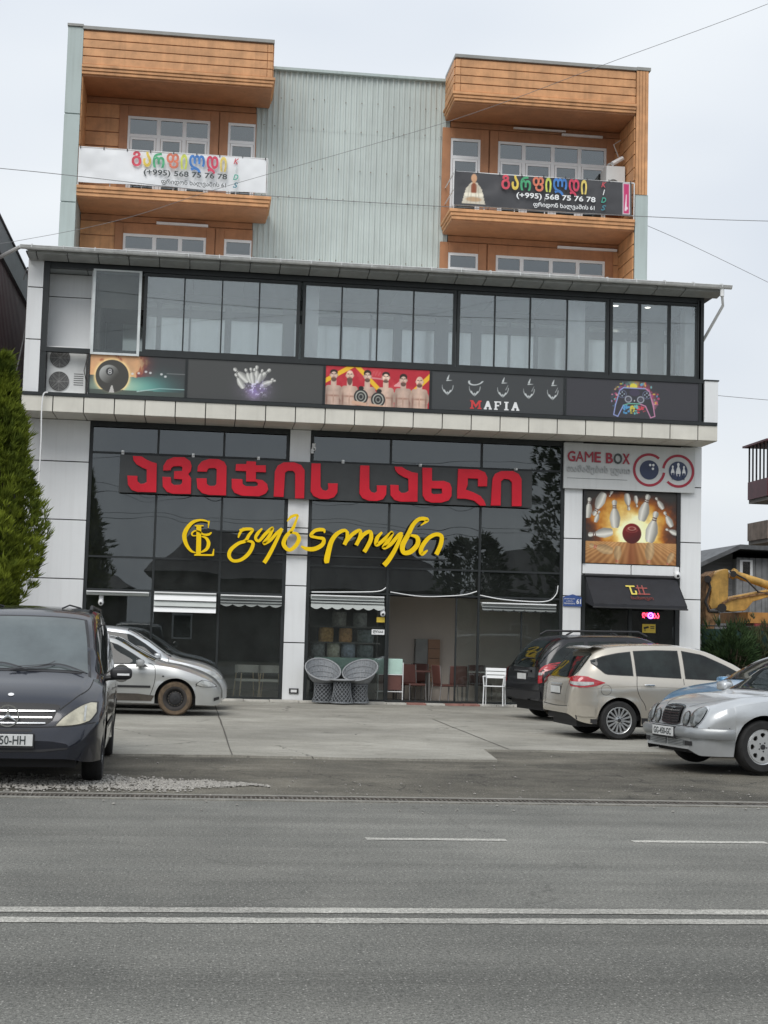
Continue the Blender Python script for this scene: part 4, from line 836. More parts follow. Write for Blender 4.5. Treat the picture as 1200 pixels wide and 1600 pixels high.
def disc(cx, cz, r, y, mat, par, name='disc', n=32, rz=None):
    return MB().prism([(cx+r*math.cos(2*math.pi*i/n), cz+(rz or r)*math.sin(2*math.pi*i/n)) for i in range(n)], y, y+.008).build(name, mat, par)
b = disc(10.66, 5.79, .235, -.132, navy, GB, 'emblem_ball')
for dx, dz in ((.02, .12), (.10, .12), (.09, .03)): disc(10.66+dx, 5.79+dz, .03, -.138, whp, b, 'finger_hole', 14)
b = disc(11.385, 5.79, .235, -.132, navy, GB, 'emblem_disc')
for dx, h, zb in ((-.14, .24, -.11), (.0, .33, -.13), (.14, .24, -.11)):
    pr = [(0, .11), (.3, .19), (.55, .13), (.72, .06), (.8, .075), (.9, .1), (1, .04)]
    q = [(11.385+dx+r*h, 5.79+zb+v*h) for v, r in pr]+[(11.385+dx-r*h, 5.79+zb+v*h) for v, r in reversed(pr)]
    MB().prism(q, -.139, -.133).build('emblem_pin', whp, b)
    MB().prism([(11.385+dx-.012, 5.79+zb-.1), (11.385+dx+.012, 5.79+zb-.1), (11.385+dx+.03, 5.79+zb+.06), (11.385+dx-.03, 5.79+zb+.06)], -.144, -.14).build('emblem_gap', navy, b)
# poster
c = Canvas(9.13, 11.39, 3.50, 5.25, d=.012, bg=(.22, .21, .20)); cx, cz = 10.28, 4.30
n1 = c.noise(2.6, 7, 5); n2 = c.noise(6, 17, 4); rr = np.hypot((c.X-cx)/1.15, (c.Z-cz)/.95)
e = np.clip(1.35-rr/.85+(n1-.5)*.9, 0, 1); fire = np.stack([.35+.75*e, .12+.95*e**1.5, .08+.75*e**3.2], -1)
c.mixin(np.clip(e*2.2, 0, 1)*(c.Z > 4.0), fire); c.mixin(np.clip((n2-.5)*2, 0, 1)*np.clip(e, 0, 1)*.35, (1, .85, .35)); c.mixin(np.exp(-(((c.X-cx)/.5)**2+((c.Z-4.42)/.33)**2))*.7, (.98, .97, .80))
fm = c.Z < 4.03; t_ = (c.X-cx)/(np.maximum(.15, 4.35-c.Z)); pk = (.5+.5*np.sin(t_*26))*.12+(c.noise(8, 40, 3, sz=.2)-.5)*.15
wd_ = np.stack([.70+pk-.25*(4.03-c.Z), .52+pk*.9-.25*(4.03-c.Z), .33+pk*.7-.2*(4.03-c.Z)], -1); c.mixin(fm*1.0, wd_); c.mixin(fm*np.exp(-((c.X-cx)/.16)**2)*.6, (.48, .24, .14))
for x, z, h, r in ((9.20, 4.83, .5, -.1), (9.45, 4.92, .62, 2.72), (9.42, 4.62, .3, -.35), (9.85, 4.70, .68, .05), (10.17, 5.0, .42, 3.3), (10.38, 5.02, .28, 3.3), (10.60, 4.88, .68, -.25), (10.96, 5.0, .34, .6), (10.80, 4.42, .78, -.22), (11.18, 4.62, .42, .5), (11.28, 4.32, .34, 1.2), (9.50, 4.22, .62, 1.72), (9.75, 5.20, .2, 2.7)):
    c.pin(x, z, h, r, stripe=(.35, .2, .18), base=(.93, .92, .88))
for x, z, h, r in ((9.52, 3.86, .6, 1.35), (9.93, 3.68, .5, 3.1), (10.72, 3.72, .62, 3.05), (11.22, 3.62, .4, 2.7)): c.pin(x, z, h, r, base=(.86, .78, .62), alpha=.55*(1))
bd = c.ell(cx, 4.24, .235, .245); c.mixin(c.cov(bd), np.stack([.32+.25*np.clip((c.Z-4.1)*2-(c.X-cx), 0, 1), .12+0*c.X, .12+0*c.X], -1))
c.mixin(c.cov(np.abs(c.ell(cx, 4.36, .09, .04))-.008), (.75, .55, .5)); c.mixin(c.cov(np.abs(c.ell(cx, 4.32, .13, .05))-.006)*.5, (.75, .45, .4))
PO = thing('bowling_poster', 'large poster of a red bowling ball scattering white pins in flames', 'poster', (10.25, -.03, 3.5))
c.build(-.02, 'print', PO); MB().box(9.13, 11.39, -.018, .02, 3.50, 5.25).build('backing', board, PO)
f = MB(); f.box(9.07, 9.128, -.05, .02, 3.49, 5.26).box(11.392, 11.48, -.05, .02, 3.49, 5.26).build('frame', black, PO, kind='stuff')
# doorway under awning
f = MB(); f.box(9.07, 9.16, .02, .2, .05, 3.2).box(11.40, 11.49, .02, .2, .05, 3.2).box(9.16, 11.40, .02, .2, 3.1, 3.22).box(10.25, 10.33, .05, .15, .1, 3.1)
pf = f.build('portal_frame', frame, B); MB().box(9.16, 10.25, .09, .10, .05, 3.1).build('pane', gl_door, pf); MB().box(10.33, 11.40, .09, .10, .05, 3.1).build('pane', gl_dark, pf)
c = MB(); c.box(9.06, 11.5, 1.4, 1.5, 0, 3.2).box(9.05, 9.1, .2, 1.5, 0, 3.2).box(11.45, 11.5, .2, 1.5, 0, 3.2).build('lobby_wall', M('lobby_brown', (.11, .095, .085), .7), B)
AW = thing('black_awning', 'black sloping canvas awning with a small yellow and red emblem over the doorway', 'awning', (10.2, -.4, 2.47))
cv = M('black_canvas', (.018, .019, .024), .75, var=.2, bump=.3, bscale=200)
rows = []
for i in range(9):
    t = i/8; rows.append([(lerp(9.15, 11.41, j/12)+0*t, -.02-.80*t, lerp(3.17, 2.50, t)-.02*math.sin(math.pi*t)+.006*math.sin(j*2)) for j in range(13)])
MB().grid(rows).build('canvas', cv, AW, smooth=True)
rows = [[(lerp(9.15, 11.41, j/24), -.82, 2.50) for j in range(25)], [(lerp(9.15, 11.41, j/24), -.825, 2.40+.0*math.sin(j)) for j in range(25)]]
MB().grid(rows).build('valance', cv, AW)
for x in (9.15, 11.41): MB().poly([(x, -.02, 3.17), (x, -.82, 2.50), (x, -.82, 2.42), (x, -.02, 2.55)]).build('side_cheek', cv, AW)
MB().tube([(9.12, -.02, 3.2), (11.44, -.02, 3.2)], .045, 8).build('head_rail', black, AW); MB().tube([(9.13, -.82, 2.42), (11.43, -.82, 2.42)], .02, 8).build('front_bar', black, AW)
def on_awn(x0, x1, t0, t1, mat, name='emblem'):
    q = lambda x, t: (x, -.02-.80*t-.012, lerp(3.17, 2.50, t)-.02*math.sin(math.pi*t)+.022)
    return MB().poly([q(x0, t1), q(x1, t1), q(x1, t0), q(x0, t0)])
yl = M('print_yellow', (.72, .60, .12), .6)
m_ = on_awn(10.06, 10.28, .30, .35, yl); [m_.__class__ for _ in ()]
for a in ((10.14, 10.18, .35, .58), (10.14, 10.28, .58, .63), (10.25, 10.29, .48, .58)):
    q = on_awn(*a, yl); m_._add(q.v, q.f)
m_.build('emblem', yl, AW)
m_ = MB()
for a in ((10.34, 10.37, .28, .63), (10.45, 10.48, .28, .63), (10.30, 10.58, .36, .40), (10.30, 10.60, .58, .62)): q = on_awn(*a, dred); m_._add(q.v, q.f)
m_.build('emblem_grid', M('print_dullred', (.33, .08, .07), .6), AW)
tt = text('სახოჯო', (10.10, 10.64, 0, .10), 0, MC['print_dullred'], AW, bold=.02)
n = len(tt.data.vertices); co = np.empty(n*3, np.float32); tt.data.vertices.foreach_get('co', co); co = co.reshape(-1, 3)
zz = (co[:, 2]+ORG[AW][2])/.10; t = .86-.17*zz; co[:, 1] = -.02-.80*t-.016-ORG[AW][1]; co[:, 2] = 3.17+(2.50-3.17)*t-.02*np.sin(np.pi*t)+.024-ORG[AW][2]
tt.data.vertices.foreach_set('co', co.ravel()); tt.data.update()
# small signs
AP = thing('address_plate', 'small blue address plate with number 61 on the white pier', 'address plate', (8.83, -.02, 2.44))
bl = M('plate_blue', (.05, .10, .30), .35)
MB().prism([(8.61, 2.44), (9.06, 2.44), (9.06, 2.66), (8.84, 2.73), (8.61, 2.66)], -.035, -.012).build('plate', bl, AP)
text('61', (8.93, 9.04, 2.50, 2.62), -.037, whp, AP, bold=.03)
for i, s_ in enumerate(('ფრიდონ ხალვაშის', 'გამზირი', 'FRIDON KHALVASHI AVE.')): text(s_, (8.63+.05*(i == 1), 8.90-.05*(i == 1), 2.60-.055*i, 2.635-.055*i), -.037, whp, AP)
NE = thing('neon_open_sign', 'glowing red and purple Georgian open sign in the doorway window', 'neon sign', (10.8, .05, 2.2))
nr = M('neon_red', (1, .05, .10), emit=5); npur = M('neon_purple', (.45, .1, 1), emit=6)
text('ღი', (10.59, 10.74, 2.21, 2.34), .07, nr, NE, bold=.005); text('აა', (10.86, 11.01, 2.21, 2.34), .07, nr, NE, bold=.005)
q = ring(10.80, 2.275, .045, .075, 0, 2*math.pi, y=.065, n=20); q.build('ring_tube', npur, NE); text('·', (10.785, 10.815, 2.26, 2.29), .066, npur, NE)
MB().box(10.55, 11.05, .075, .083, 2.17, 2.38).build('backing', black, NE)
ST = thing('camera_warning_sticker', 'yellow sticker with a black camera symbol under the neon sign', 'sticker', (10.76, .08, 1.86))
MB().box(10.60, 10.93, .083, .088, 1.86, 2.07).build('sticker', M('sticker_yellow', (.72, .52, .06), .5), ST)
MB().prism([(10.63, 1.99), (10.75, 2.02), (10.765, 1.98), (10.645, 1.945)], .078, .0825).box(10.66, 10.675, .078, .0825, 1.90, 1.95).box(10.80, 10.9, .078, .0825, 2.0, 2.02).box(10.80, 10.9, .078, .0825, 1.96, 1.98).build('camera_symbol', black, ST, kind='stuff')
def sec_cam(x, y, z, label, s=1.0):
    t = thing('security_camera', label, 'security camera', (x, y, z))
    MB().box(x-.05*s, x+.05*s, y, y+.06, z-.02, z+.10*s).build('mount', whitep, t, bevel=.01)
    MB().ball((x, y-.03, z-.06*s), .065*s, .065*s, .08*s, 14, 8).build('housing', whitep, t, smooth=True)
    MB().ball((x, y-.08*s, z-.08*s), .03*s, .03*s, .03*s, 10, 6).build('lens', black, t, smooth=True)
sec_cam(11.40, -.06, 3.34, 'white security camera at the corner above the black awning', 1.2)
sec_cam(-2.27, -.02, 2.27, 'white sensor box at the top of the leftmost shop window')
sec_cam(4.26, -.06, 2.20, 'white sensor box beside the yellow sticker on the shop front')
sec_cam(2.52, -.05, 6.02, 'small grey spotlight camera above the red letters next to the white column', .8)
ST2 = thing('yellow_notice', 'small yellow notice stuck on the shop door post', 'sticker', (4.23, 0, 1.95)); MB().box(4.13, 4.32, -.01, .0, 1.93, 2.05).build('sticker', MC['sticker_yellow'], ST2)
ST3 = thing('white_notice', 'small white notice with Georgian word on the shop door post', 'sticker', (4.16, 0, 1.66)); MB().box(4.02, 4.32, -.01, .0, 1.64, 1.76).build('sticker', whitep, ST3); text('ღიაა', (4.05, 4.29, 1.66, 1.74), -.011, dg, ST3, bold=.02)
# ------------------------------------------------ banners on the balconies
def banner(x0, x1, z0, z1, bgcol, label, dark, figure):
    t = thing('kids_banner', label, 'banner', ((x0+x1)/2, 1.1, z0), group='vinyl banners on the upper balconies')
    c = Canvas(x0, x1, z0, z1, d=.018, bg=bgcol); nn = c.noise(.9, 3 if dark else 4, 3, sz=1.4); figure(c)
    c.C *= 1.0
    c.build(1.115, 'print', t, slack=.045)
    cols = [(.70, .08, .12), (.78, .58, .10), (.08, .42, .20), (.70, .20, .12), (.62, .68, .12), (.06, .22, .58), (.66, .06, .12), (.76, .60, .16)]
    a, b = (.275, .79) if not dark else (.255, .745)
    wd = x1-x0; s_ = 'გარფილდი'; h = z1-z0; ww = [1, .85, 1.2, 1.25, .75, 1.55, 1.2, .75]; tot = sum(ww); x = x0+a*wd
    for i, ch in enumerate(s_):
        w_ = ww[i]/tot*(b-a)*wd; lo_ = .52 if ch in 'გარფი' else .42
        text(ch, (x+.02, x+w_-.02, z0+h*(.53 if ch not in 'ლდ' else .44), z0+h*.97), 1.045, M('banner_letter_%d' % i, cols[i], .6, var=.25, scale=9), t, bold=.028); x += w_
    ink = whp if dark else dg
    text('(+995) 568 75 76 78', (x0+wd*.345, x0+wd*.79, z0+h*.26, z0+h*.47), 1.045, ink, t, bold=.02)
    text('ფრიდონ ხალვაშის 61', (x0+wd*.44, x0+wd*.785, z0+h*.03, z0+h*.21), 1.045, ink, t, bold=.012)
    for i, ch in enumerate('KIDS'):
        m_ = [M('kids_red', (.55, .08, .10), .6), whp if dark else M('kids_pale', (.55, .62, .60), .6), M('kids_green', (.06, .38, .28), .6), M('kids_teal', (.07, .25, .32), .6)][i]
        zc = z0+h*(.87-.235*i); xc = x0+wd*.835; text(ch, (xc-(.06 if ch != 'I' else .02), xc+(.07 if ch != 'I' else .035), zc-.075, zc+.065), 1.045, m_, t, shear=.3, bold=.02)
    for i in range(9): MB().tube([(lerp(x0+.03, x1-.03, i/8), 1.10, z1-.02), (lerp(x0+.03, x1-.03, i/8), 1.14, z1+.05)], .012, 5).build('tie', black, t)
    return t
def fig_none(c): pass
def fig_person(c):
    x, z = 6.42, 12.80; wt = (.80, .77, .70)
    c.mixin(c.cov(c.poly([(x-.30, 12.46), (x+.30, 12.46), (x+.20, 12.85), (x+.08, 13.0), (x-.08, 13.0), (x-.20, 12.85)])*.02), wt)
    c.mixin(c.cov(c.ell(x, 13.12, .075, .11)), (.80, .62, .48)); c.mixin(c.cov(c.seg(x, 13.0, x, 13.08, .04)), (.78, .60, .46)); c.mixin(c.cov(c.seg(x, 12.92, x, 12.78, .07)), (.55, .30, .20))
    c.mixin(c.cov(c.seg(x-.2, 12.70, x+.2, 12.70, .045)), (.93, .90, .82)); c.mixin(c.cov(c.ell(x, 12.58, .2, .06))*.6, (.70, .52, .35))
    for dx in (-.13, -.06, .05, .12): c.mixin(c.cov(c.seg(x+dx*1.3, 12.48, x+dx*.8, 12.95, .006))*.6, (.55, .52, .46))
    c.mixin(c.cov(np.maximum(np.abs(c.X-10.36)-.085, np.abs(c.Z-12.85)-.40)), (.75, .22, .42)); c.mixin(c.cov(np.abs(np.maximum(np.abs(c.X-10.36)-.085, np.abs(c.Z-12.85)-.40))-.012), (.85, .85, .85))
    c.mixin(c.cov(c.seg(10.34, 12.55, 10.36, 12.95, .025, .012)), (.9, .85, .87)); c.mixin(c.cov(c.ell(10.37, 12.6, .03, .04)), (.9, .85, .87))
banner(-3.33, 1.22, 12.40, 13.25, (.88, .885, .89), 'white vinyl banner with coloured Georgian lettering and phone number on the upper balcony', False, fig_none)
banner(5.92, 10.50, 12.42, 13.27, (.27, .27, .28), 'dark grey vinyl banner with coloured lettering, phone number and pink strip', True, fig_person)
# ------------------------------------------------ neighbours
NB = thing('brown_warehouse', 'dark brown ribbed metal warehouse close on the left of the white building', 'building', (-9, 3, 0))
purp = M('brown_ribbed_metal', (.125, .066, .068), .5, var=.15, streak=.3)
MB().box(-14, -5.14, -1.9, 20, -.1, 10.9).build('wall_core', M('brown_dark', (.04, .03, .032), .8), NB)
y = -2.0; pts = []
while y < 20:
    for dy, dx in ((0, 0), (.03, .05), (.16, .05), (.19, 0)): pts.append((y+dy, dx))
    y += .25
MB().grid([[(-5.12+dx, yy, -.1) for yy, dx in pts], [(-5.12+dx, yy, 10.4) for yy, dx in pts]]).build('ribbed_wall', purp, NB)
MB().box(-5.10, -4.98, -2.1, 20, 10.38, 11.12).box(-14, -5.1, -2.1, -1.98, 10.38, 11.12).build('eave_band', M('eave_grey', (.16, .155, .165), .5), NB)
MB().hexa([(-14, -2.1, 11.10), (-4.95, -2.1, 11.10), (-4.95, 20, 11.10), (-14, 20, 11.10)], [(-14, -2.1, 12.4), (-4.95, -2.1, 11.16), (-4.95, 20, 11.16), (-14, 20, 12.4)]).build('roof', M('brown_dark', (.04, .03, .032), .8), NB)
HO = thing('grey_house', 'grey boarded house with a shallow roof behind the excavator', 'house', (27, 34, 0))
hg = M('house_grey', (.26, .265, .27), .8, var=.2, scale=2, streak=.4); hr = M('house_roof', (.11, .115, .12), .7, var=.3)
hx0 = P(1150, 900, 30)[0]
MB().box(hx0, 36, 30, 42, -.1, 5.55).build('wall', hg, HO)
for i in range(38): 
    x = hx0+.02+i*.3; MB().box(x, x+.27, 29.96, 30.0, 2.9, 5.6).build('board', hg, HO)
MB().hexa([(18, 29.2, 3.1), (hx0-.1, 29.2, 5.95), (hx0-.1, 43, 5.95), (18, 43, 3.1)], [(18, 29.2, 3.3), (hx0-.1, 29.2, 6.15), (hx0-.1, 43, 6.15), (18, 43, 3.3)]).hexa([(hx0-.1, 29.2, 5.95), (37, 29.2, 5.7), (37, 43, 5.7), (hx0-.1, 43, 5.95)], [(hx0-.1, 29.2, 6.15), (37, 29.2, 5.9), (37, 43, 5.9), (hx0-.1, 43, 6.15)]).build('roof', hr, HO)
MB().box(19, hx0, 30.5, 42, -.1, 3.4).prism([(19, 3.3), (hx0, 3.3), (hx0, 5.9)], 30.5, 42).build('wing_wall', M('wing_slate', (.20, .205, .21), .8, var=.15, warp=(.3, 1, 4)), HO)
for i in range(9):
    z = 3.3+i*.28; xa = 19+(z-3.3)*(hx0-19)/2.6; MB().box(xa, hx0, 30.46, 30.5, z, z+.26).build('siding', MC['wing_slate'], HO)
fw = MB().box(hx0+.15, hx0+.75, 29.9, 29.97, 4.6, 5.5).build('window_frame', whitep, HO); MB().box(hx0+.28, hx0+.62, 29.88, 29.9, 4.68, 5.42).build('pane', gl_home, fw)
f = MB(); f.hexa([(25.2, 27.5, 3.9), (33, 27.5, 3.9), (33, 30, 4.9), (28, 30, 5.0)], [(25.2, 27.5, 3.96), (33, 27.5, 3.96), (33, 30, 4.96), (28, 30, 5.06)]); f.build('porch_roof', hr, HO)
for i in range(20): MB().box(25+i*.32, 25.28+i*.32, 28, 28.05, 2.2, 3.85).build('balcony_board', M('weathered_board', (.24, .22, .19), .8, var=.3), HO)
AP2 = thing('apartment_block', 'apartment block edge with dark red canopied balconies at the right', 'building', (20, 10, 0))
mar = M('maroon_sheet', (.13, .035, .045), .5, var=.2); beige = M('stained_beige', (.32, .26, .22), .8, var=.3, streak=.5)
MB().box(22.2, 32, 9.6, 20, -.1, 9).build('wall', beige, AP2)
for z, col, h in ((6.15, mar, .55), (4.86, beige, .55)):
    b = MB().box(16.9, 22.5, 8.0, 9.6, z-.12, z).build('balcony_slab', M('slab_grey', (.25, .23, .21), .8), AP2)
    MB().box(16.86, 16.9, 8.0, 9.6, z, z+h).box(16.9, 22.2, 7.96, 8.0, z, z+h).build('balcony_panel', col, b)
MB().hexa([(16.75, 7.8, 7.8), (22.6, 7.8, 7.85), (22.6, 9.8, 7.85), (16.75, 9.8, 7.8)], [(16.75, 7.8, 7.86), (22.6, 7.8, 8.5), (22.6, 9.8, 8.5), (16.75, 9.8, 7.86)]).build('canopy', mar, AP2)
for i in range(24): MB().box(16.9+.22*i, 16.95+.22*i, 7.97, 8.01, 6.7, 7.8).build('baluster', whitep , AP2)
for i in range(6): MB().box(16.86, 16.9, 8.0+.3*i, 8.05+.3*i, 6.7, 7.8).build('baluster', black, AP2)
# excavator
EX = thing('excavator', 'yellow excavator with folded arm and bucket behind the green fence', 'excavator', (17, 6.3, 0))
ey = M('machine_yellow', (.72, .42, .10), .55, var=.3, scale=3, streak=.4); er = M('machine_rusty', (.36, .20, .09), .8, var=.5, scale=8); em = M('machine_dark', (.045, .04, .038), .7)
def pp(pts, Y): return [P(x, y, Y) for x, y in pts]
MB().prism(pp([(1105, 905), (1118, 893), (1130, 889), (1135, 891), (1134, 935), (1124, 948), (1108, 952), (1104, 945), (1108, 925)], 6), 5.8, 6.3).build('stick', ey, EX, bevel=.02)
MB().prism(pp([(1100, 900), (1112, 892), (1104, 912), (1102, 945), (1106, 957), (1120, 957), (1116, 968), (1106, 992), (1098, 985), (1096, 940)], 6), 5.7, 6.5).build('bucket', er, EX, bevel=.02)
MB().tube([(*P(1106, 906, 5.7)[:1], 5.7, P(1106, 906, 5.7)[1]), (P(1110, 918, 5.7)[0], 5.7, P(1110, 918, 5.7)[1]), (P(1102, 940, 5.7)[0], 5.7, P(1102, 940, 5.7)[1]), (P(1108, 955, 5.7)[0], 5.7, P(1108, 955, 5.7)[1]), (P(1122, 956, 5.7)[0], 5.7, P(1122, 956, 5.7)[1])], .04, 8).build('hydraulic_hose', em, EX, smooth=True)
q = lambda x, y, Y=6.0: (P(x, y, Y)[0], Y, P(x, y, Y)[1])
cy = MB().tube([q(1136, 893), q(1147, 897)], .05, 10).build('cylinder_rod', galv, EX, smooth=True)
MB().tube([q(1145, 896), q(1205, 916)], [.10, .12], 12).tube([q(1143, 895), q(1149, 898)], .15, 12).build('hydraulic_cylinder', ey, EX, smooth=True)
MB().prism(pp([(1122, 952), (1130, 940), (1142, 932), (1200, 921), (1250, 905), (1330, 925), (1330, 950), (1240, 935), (1200, 932), (1172, 940), (1160, 954), (1140, 956)], 6), 5.75, 6.35).build('boom', ey, EX, bevel=.02)
MB().prism(pp([(1128, 941), (1142, 934), (1200, 924), (1200, 927), (1143, 937), (1130, 945)], 5.72), 5.70, 5.74).build('boom_flange', er, EX)
MB().tube([q(1140, 892, 5.75), q(1165, 905, 5.72), q(1185, 925, 5.72), q(1200, 928, 5.72)], .025, 6).build('hydraulic_hose', em, EX, True); MB().tube([q(1106, 905, 5.6), q(1106, 905, 6.5)], .10, 12).build('pivot_pin', em, EX); MB().tube([q(1146, 897, 5.6), q(1146, 897, 6.5)], .09, 12).build('pivot_pin', em, EX); MB().tube([q(1128, 950, 5.6), q(1128, 950, 6.5)], .13, 14).build('pivot_pin', em, EX)
MB().box(15.2, 20.5, 5.2, 7.4, 2.25, 2.55).build('chassis_upper', M('machine_orange', (.6, .28, .07), .6, var=.3), EX); MB().box(15.4, 20.5, 5.2, 7.4, 1.75, 2.24).build('chassis_red', M('machine_red', (.32, .04, .05), .6, var=.3), EX)
MB().box(18.4, 20.4, 5.3, 7.3, 2.55, 4.4).build('cab', ey, EX, bevel=.1); MB().box(18.38, 20.3, 5.28, 5.3, 3.2, 4.2).build('cab_window', gl_home, EX)
for yy in (5.1, 7.1): MB().hexa([(15.6, yy, .25), (20.3, yy, .25), (20.3, yy+.5, .25), (15.6, yy+.5, .25)], [(15.4, yy, 1.1), (20.5, yy, 1.1), (20.5, yy+.5, 1.1), (15.4, yy+.5, 1.1)]).box(16, 20, yy, yy+.5, 0, .25).box(16.5, 19.5, yy+.05, yy+.4, 1.1, 1.75).build('track', em, EX, bevel=.05)
# fence and shrubs on the right
FE = thing('green_fence', 'fence covered with dark green cloth beside the white building', 'fence', (16, 2, 0))
fg = M('fence_green', (.018, .055, .045), .8, var=.3, scale=3, warp=(1, 1, .4))
rows = [[(12.75+i*.2, 2+.03*math.sin(i*1.7+k), z) for i in range(50)] for k, z in enumerate((.0, .7, 1.4, 2.02))]
MB().grid(rows).build('cloth', fg, FE, smooth=True)
for i in range(6): MB().tube([(12.8+i*1.9, 2.06, 0), (12.8+i*1.9, 2.06, 2.15)], .025, 6).build('post', em, FE)
MB().tube([(12.75, 2.06, 2.1), (22.6, 2.06, 2.1)], .018, 6).build('top_rail', em, FE)
def leaf_mat(name, a, b, sc=1.4):
    return M(name, b, .75, var=.2, scale=sc, col2=a, spec=.2)
def tuft(mb, p, d, L_, n, w_, rnd, droop=0.0):
    """a spray of narrow leaf blades leaving p around direction d"""
    d = Vector(d).normalized(); o = d.orthogonal().normalized(); o2 = d.cross(o)
    for i in range(n):
        a = rnd.uniform(0, 6.28); s = rnd.uniform(.1, .75); dd = (d+(o*math.cos(a)+o2*math.sin(a))*s).normalized()
        b = Vector(p)+dd*L_*rnd.uniform(0, .35); e = b+dd*L_*rnd.uniform(.45, 1)-Vector((0, 0, droop*L_)); sd_ = dd.cross(Vector((rnd.uniform(-1, 1), rnd.uniform(-1, 1), rnd.uniform(-1, 1)))).normalized()*w_
        m_ = b.lerp(e, .5); mb._add([b-sd_*.4, m_-sd_, e, m_+sd_], [(0, 1, 2, 3)])
rnd = random.Random(11)
TH = thing('thuja_tree', 'tall bushy yellow-green thuja standing at the left behind the black van', 'tree', (-3.55, -9, 0))
MB().tube([(-3.55, -9, 0), (-3.53, -9, 2.5), (-3.5, -9, 5.5)], [.14, .1, .03], 8).build('trunk', M('bark', (.10, .07, .05), .9, var=.4, scale=10), TH, smooth=True)
prof = [(0.3, .25), (1.2, .36), (1.9, .46), (2.3, .64), (2.8, .90), (3.3, .94), (3.9, .78), (4.5, .58), (5.0, .42), (5.5, .27), (6.0, .14), (6.4, .03)]
cr_ = MB(); zs_, rs_ = [a for a, b in prof], [b for a, b in prof]
lob = [(rnd.uniform(0, 6.28), rnd.uniform(.6, 6.0), rnd.uniform(.14, .36)) for _ in range(40)]
for i in range(4600):
    z = rnd.uniform(.35, 6.15); a = rnd.uniform(0, 6.28); r0 = float(np.interp(z, zs_, rs_)); bump_ = 0
    for la, lz, lr in lob:
        dd = math.hypot(((a-la+math.pi) % (2*math.pi)-math.pi)*r0, (z-lz)*.55)
        if dd < .35: bump_ = max(bump_, lr*(1-(dd/.35)**2))
    r = (r0*.80+bump_*.8*min(1, r0/.6)**1.3)*rnd.uniform(.72, 1.03) if rnd.random() < .72 else r0*rnd.uniform(.15, .8)
    tuft(cr_, (-3.55+r*math.cos(a), -9+r*math.sin(a), z), (math.cos(a)*.5, math.sin(a)*.5, 1.0), rnd.uniform(.10, .24), 17, .0095, rnd)
cr_.build('crown', leaf_mat('thuja_green', (.028, .05, .006), (.21, .255, .026), 2.2), TH)
def bush(name, label, cat, c, rx, ry, rz, n, mat, L_=.22, w_=.012, blades=12, up=.3, seed=1, stems=True, droop=0, group=None):
    rn = random.Random(seed); t = thing(name, label, cat, (c[0], c[1], 0), group=group); mb = MB()
    for i in range(n):
        a = rn.uniform(0, 6.28); v = rn.uniform(-1, 1); s = math.sqrt(1-v*v); r = rn.uniform(.35, 1)**.5
        k = 1+.28*math.sin(a*3+v*4+seed)+.15*math.sin(a*7+seed*2+v*9)
        p = (c[0]+rx*s*math.cos(a)*r*k, c[1]+ry*s*math.sin(a)*r*k, c[2]+rz*v*r*k)
        tuft(mb, p, (math.cos(a)*s, math.sin(a)*s, v+up), L_*rn.uniform(.6, 1.2), blades, w_, rn, droop)
    mb.build('crown', mat, t)
    if stems:
        s_ = MB()
        for i in range(7):
            a = rn.uniform(0, 6.28); s_.tube([(c[0]+.05*math.cos(a), c[1]+.05*math.sin(a), 0), (c[0]+rx*.4*math.cos(a), c[1]+ry*.4*math.sin(a), c[2]), (c[0]+rx*.8*math.cos(a), c[1]+ry*.8*math.sin(a), c[2]+rz*.6)], [.04*rz, .02*rz, .006], 6)
        s_.build('stem', MC['bark'], t, smooth=True)
    return t
dgm = leaf_mat('conifer_green', (.012, .03, .012), (.05, .085, .03), 3)
bush('conifer_shrub', 'dark green conifer shrub growing at the corner of the white building', 'shrub', (13.25, 1.2, .95), .70, .5, .95, 420, dgm, L_=.34, w_=.014, blades=16, up=.2, seed=4)
bush('ragged_shrub', 'taller ragged shrub with pale tips in front of the green fence', 'shrub', (14.2, 1.4, 1.05), .75, .4, 1.0, 300, leaf_mat('shrub_olive', (.02, .03, .015), (.11, .12, .06), 3), L_=.3, w_=.016, blades=12, up=.4, seed=9)
BT = thing('bare_tree', 'leafless thin tree reaching over the excavator at the right edge', 'tree', (17.2, 4, 0)); bt = MB(); rn = random.Random(5)
def branch(p, d, L_, r, k):
    e = p+d*L_; bt.tube([p, p+d*L_*.5+Vector((rn.uniform(-.05, .05),)*3), e], [r, r*.8, r*.6], 5)
    if k:
        for i in range(3): branch(p.lerp(e, rn.uniform(.5, 1)), (d+Vector((rn.uniform(-.8, .5), rn.uniform(-.6, .6), rn.uniform(-.2, .6)))).normalized(), L_*.65, r*.55, k-1)
branch(Vector((17.2, 4, 0)), Vector((-.15, 0, 1)).normalized(), 2.6, .05, 4); bt.build('trunk', M('bark', (.1, .07, .05)), BT)
# ------------------------------------------------ overhead cables
def cable(pts, Ys, r, label, sag=0):
    p = []
    for (x, y), Y in zip(pts, Ys): X, Z = P(x, y, Y); p.append((X, Y, Z))
    p = [tuple(v) for v in catmull(p, 8)]; t = MB().tube(p, r, 5).build('overhead_cable', M('cable_grey', (.20, .20, .205), .6), None, True)
    t['label'] = label; t['category'] = 'cable'; t['group'] = 'overhead cables'
cable([(-500, 225), (0, 263), (420, 306), (1000, 338), (1300, 348), (1800, 360)], [-6]*6, .007, 'long nearly level cable crossing just below both banners')
cable([(-300, 430), (130, 357), (350, 292), (700, 190), (960, 95), (1200, 6), (1500, -120)], [-5, -6, -7, -9, -11, -12, -14], .0045, 'thin cable rising from lower left across the grey sheet wall to upper right')
cable([(1010, 352), (1080, 383), (1200, 441), (1400, 540)], [3, 3, 2, 0], .007, 'short cable sloping down from the tower to the right edge')
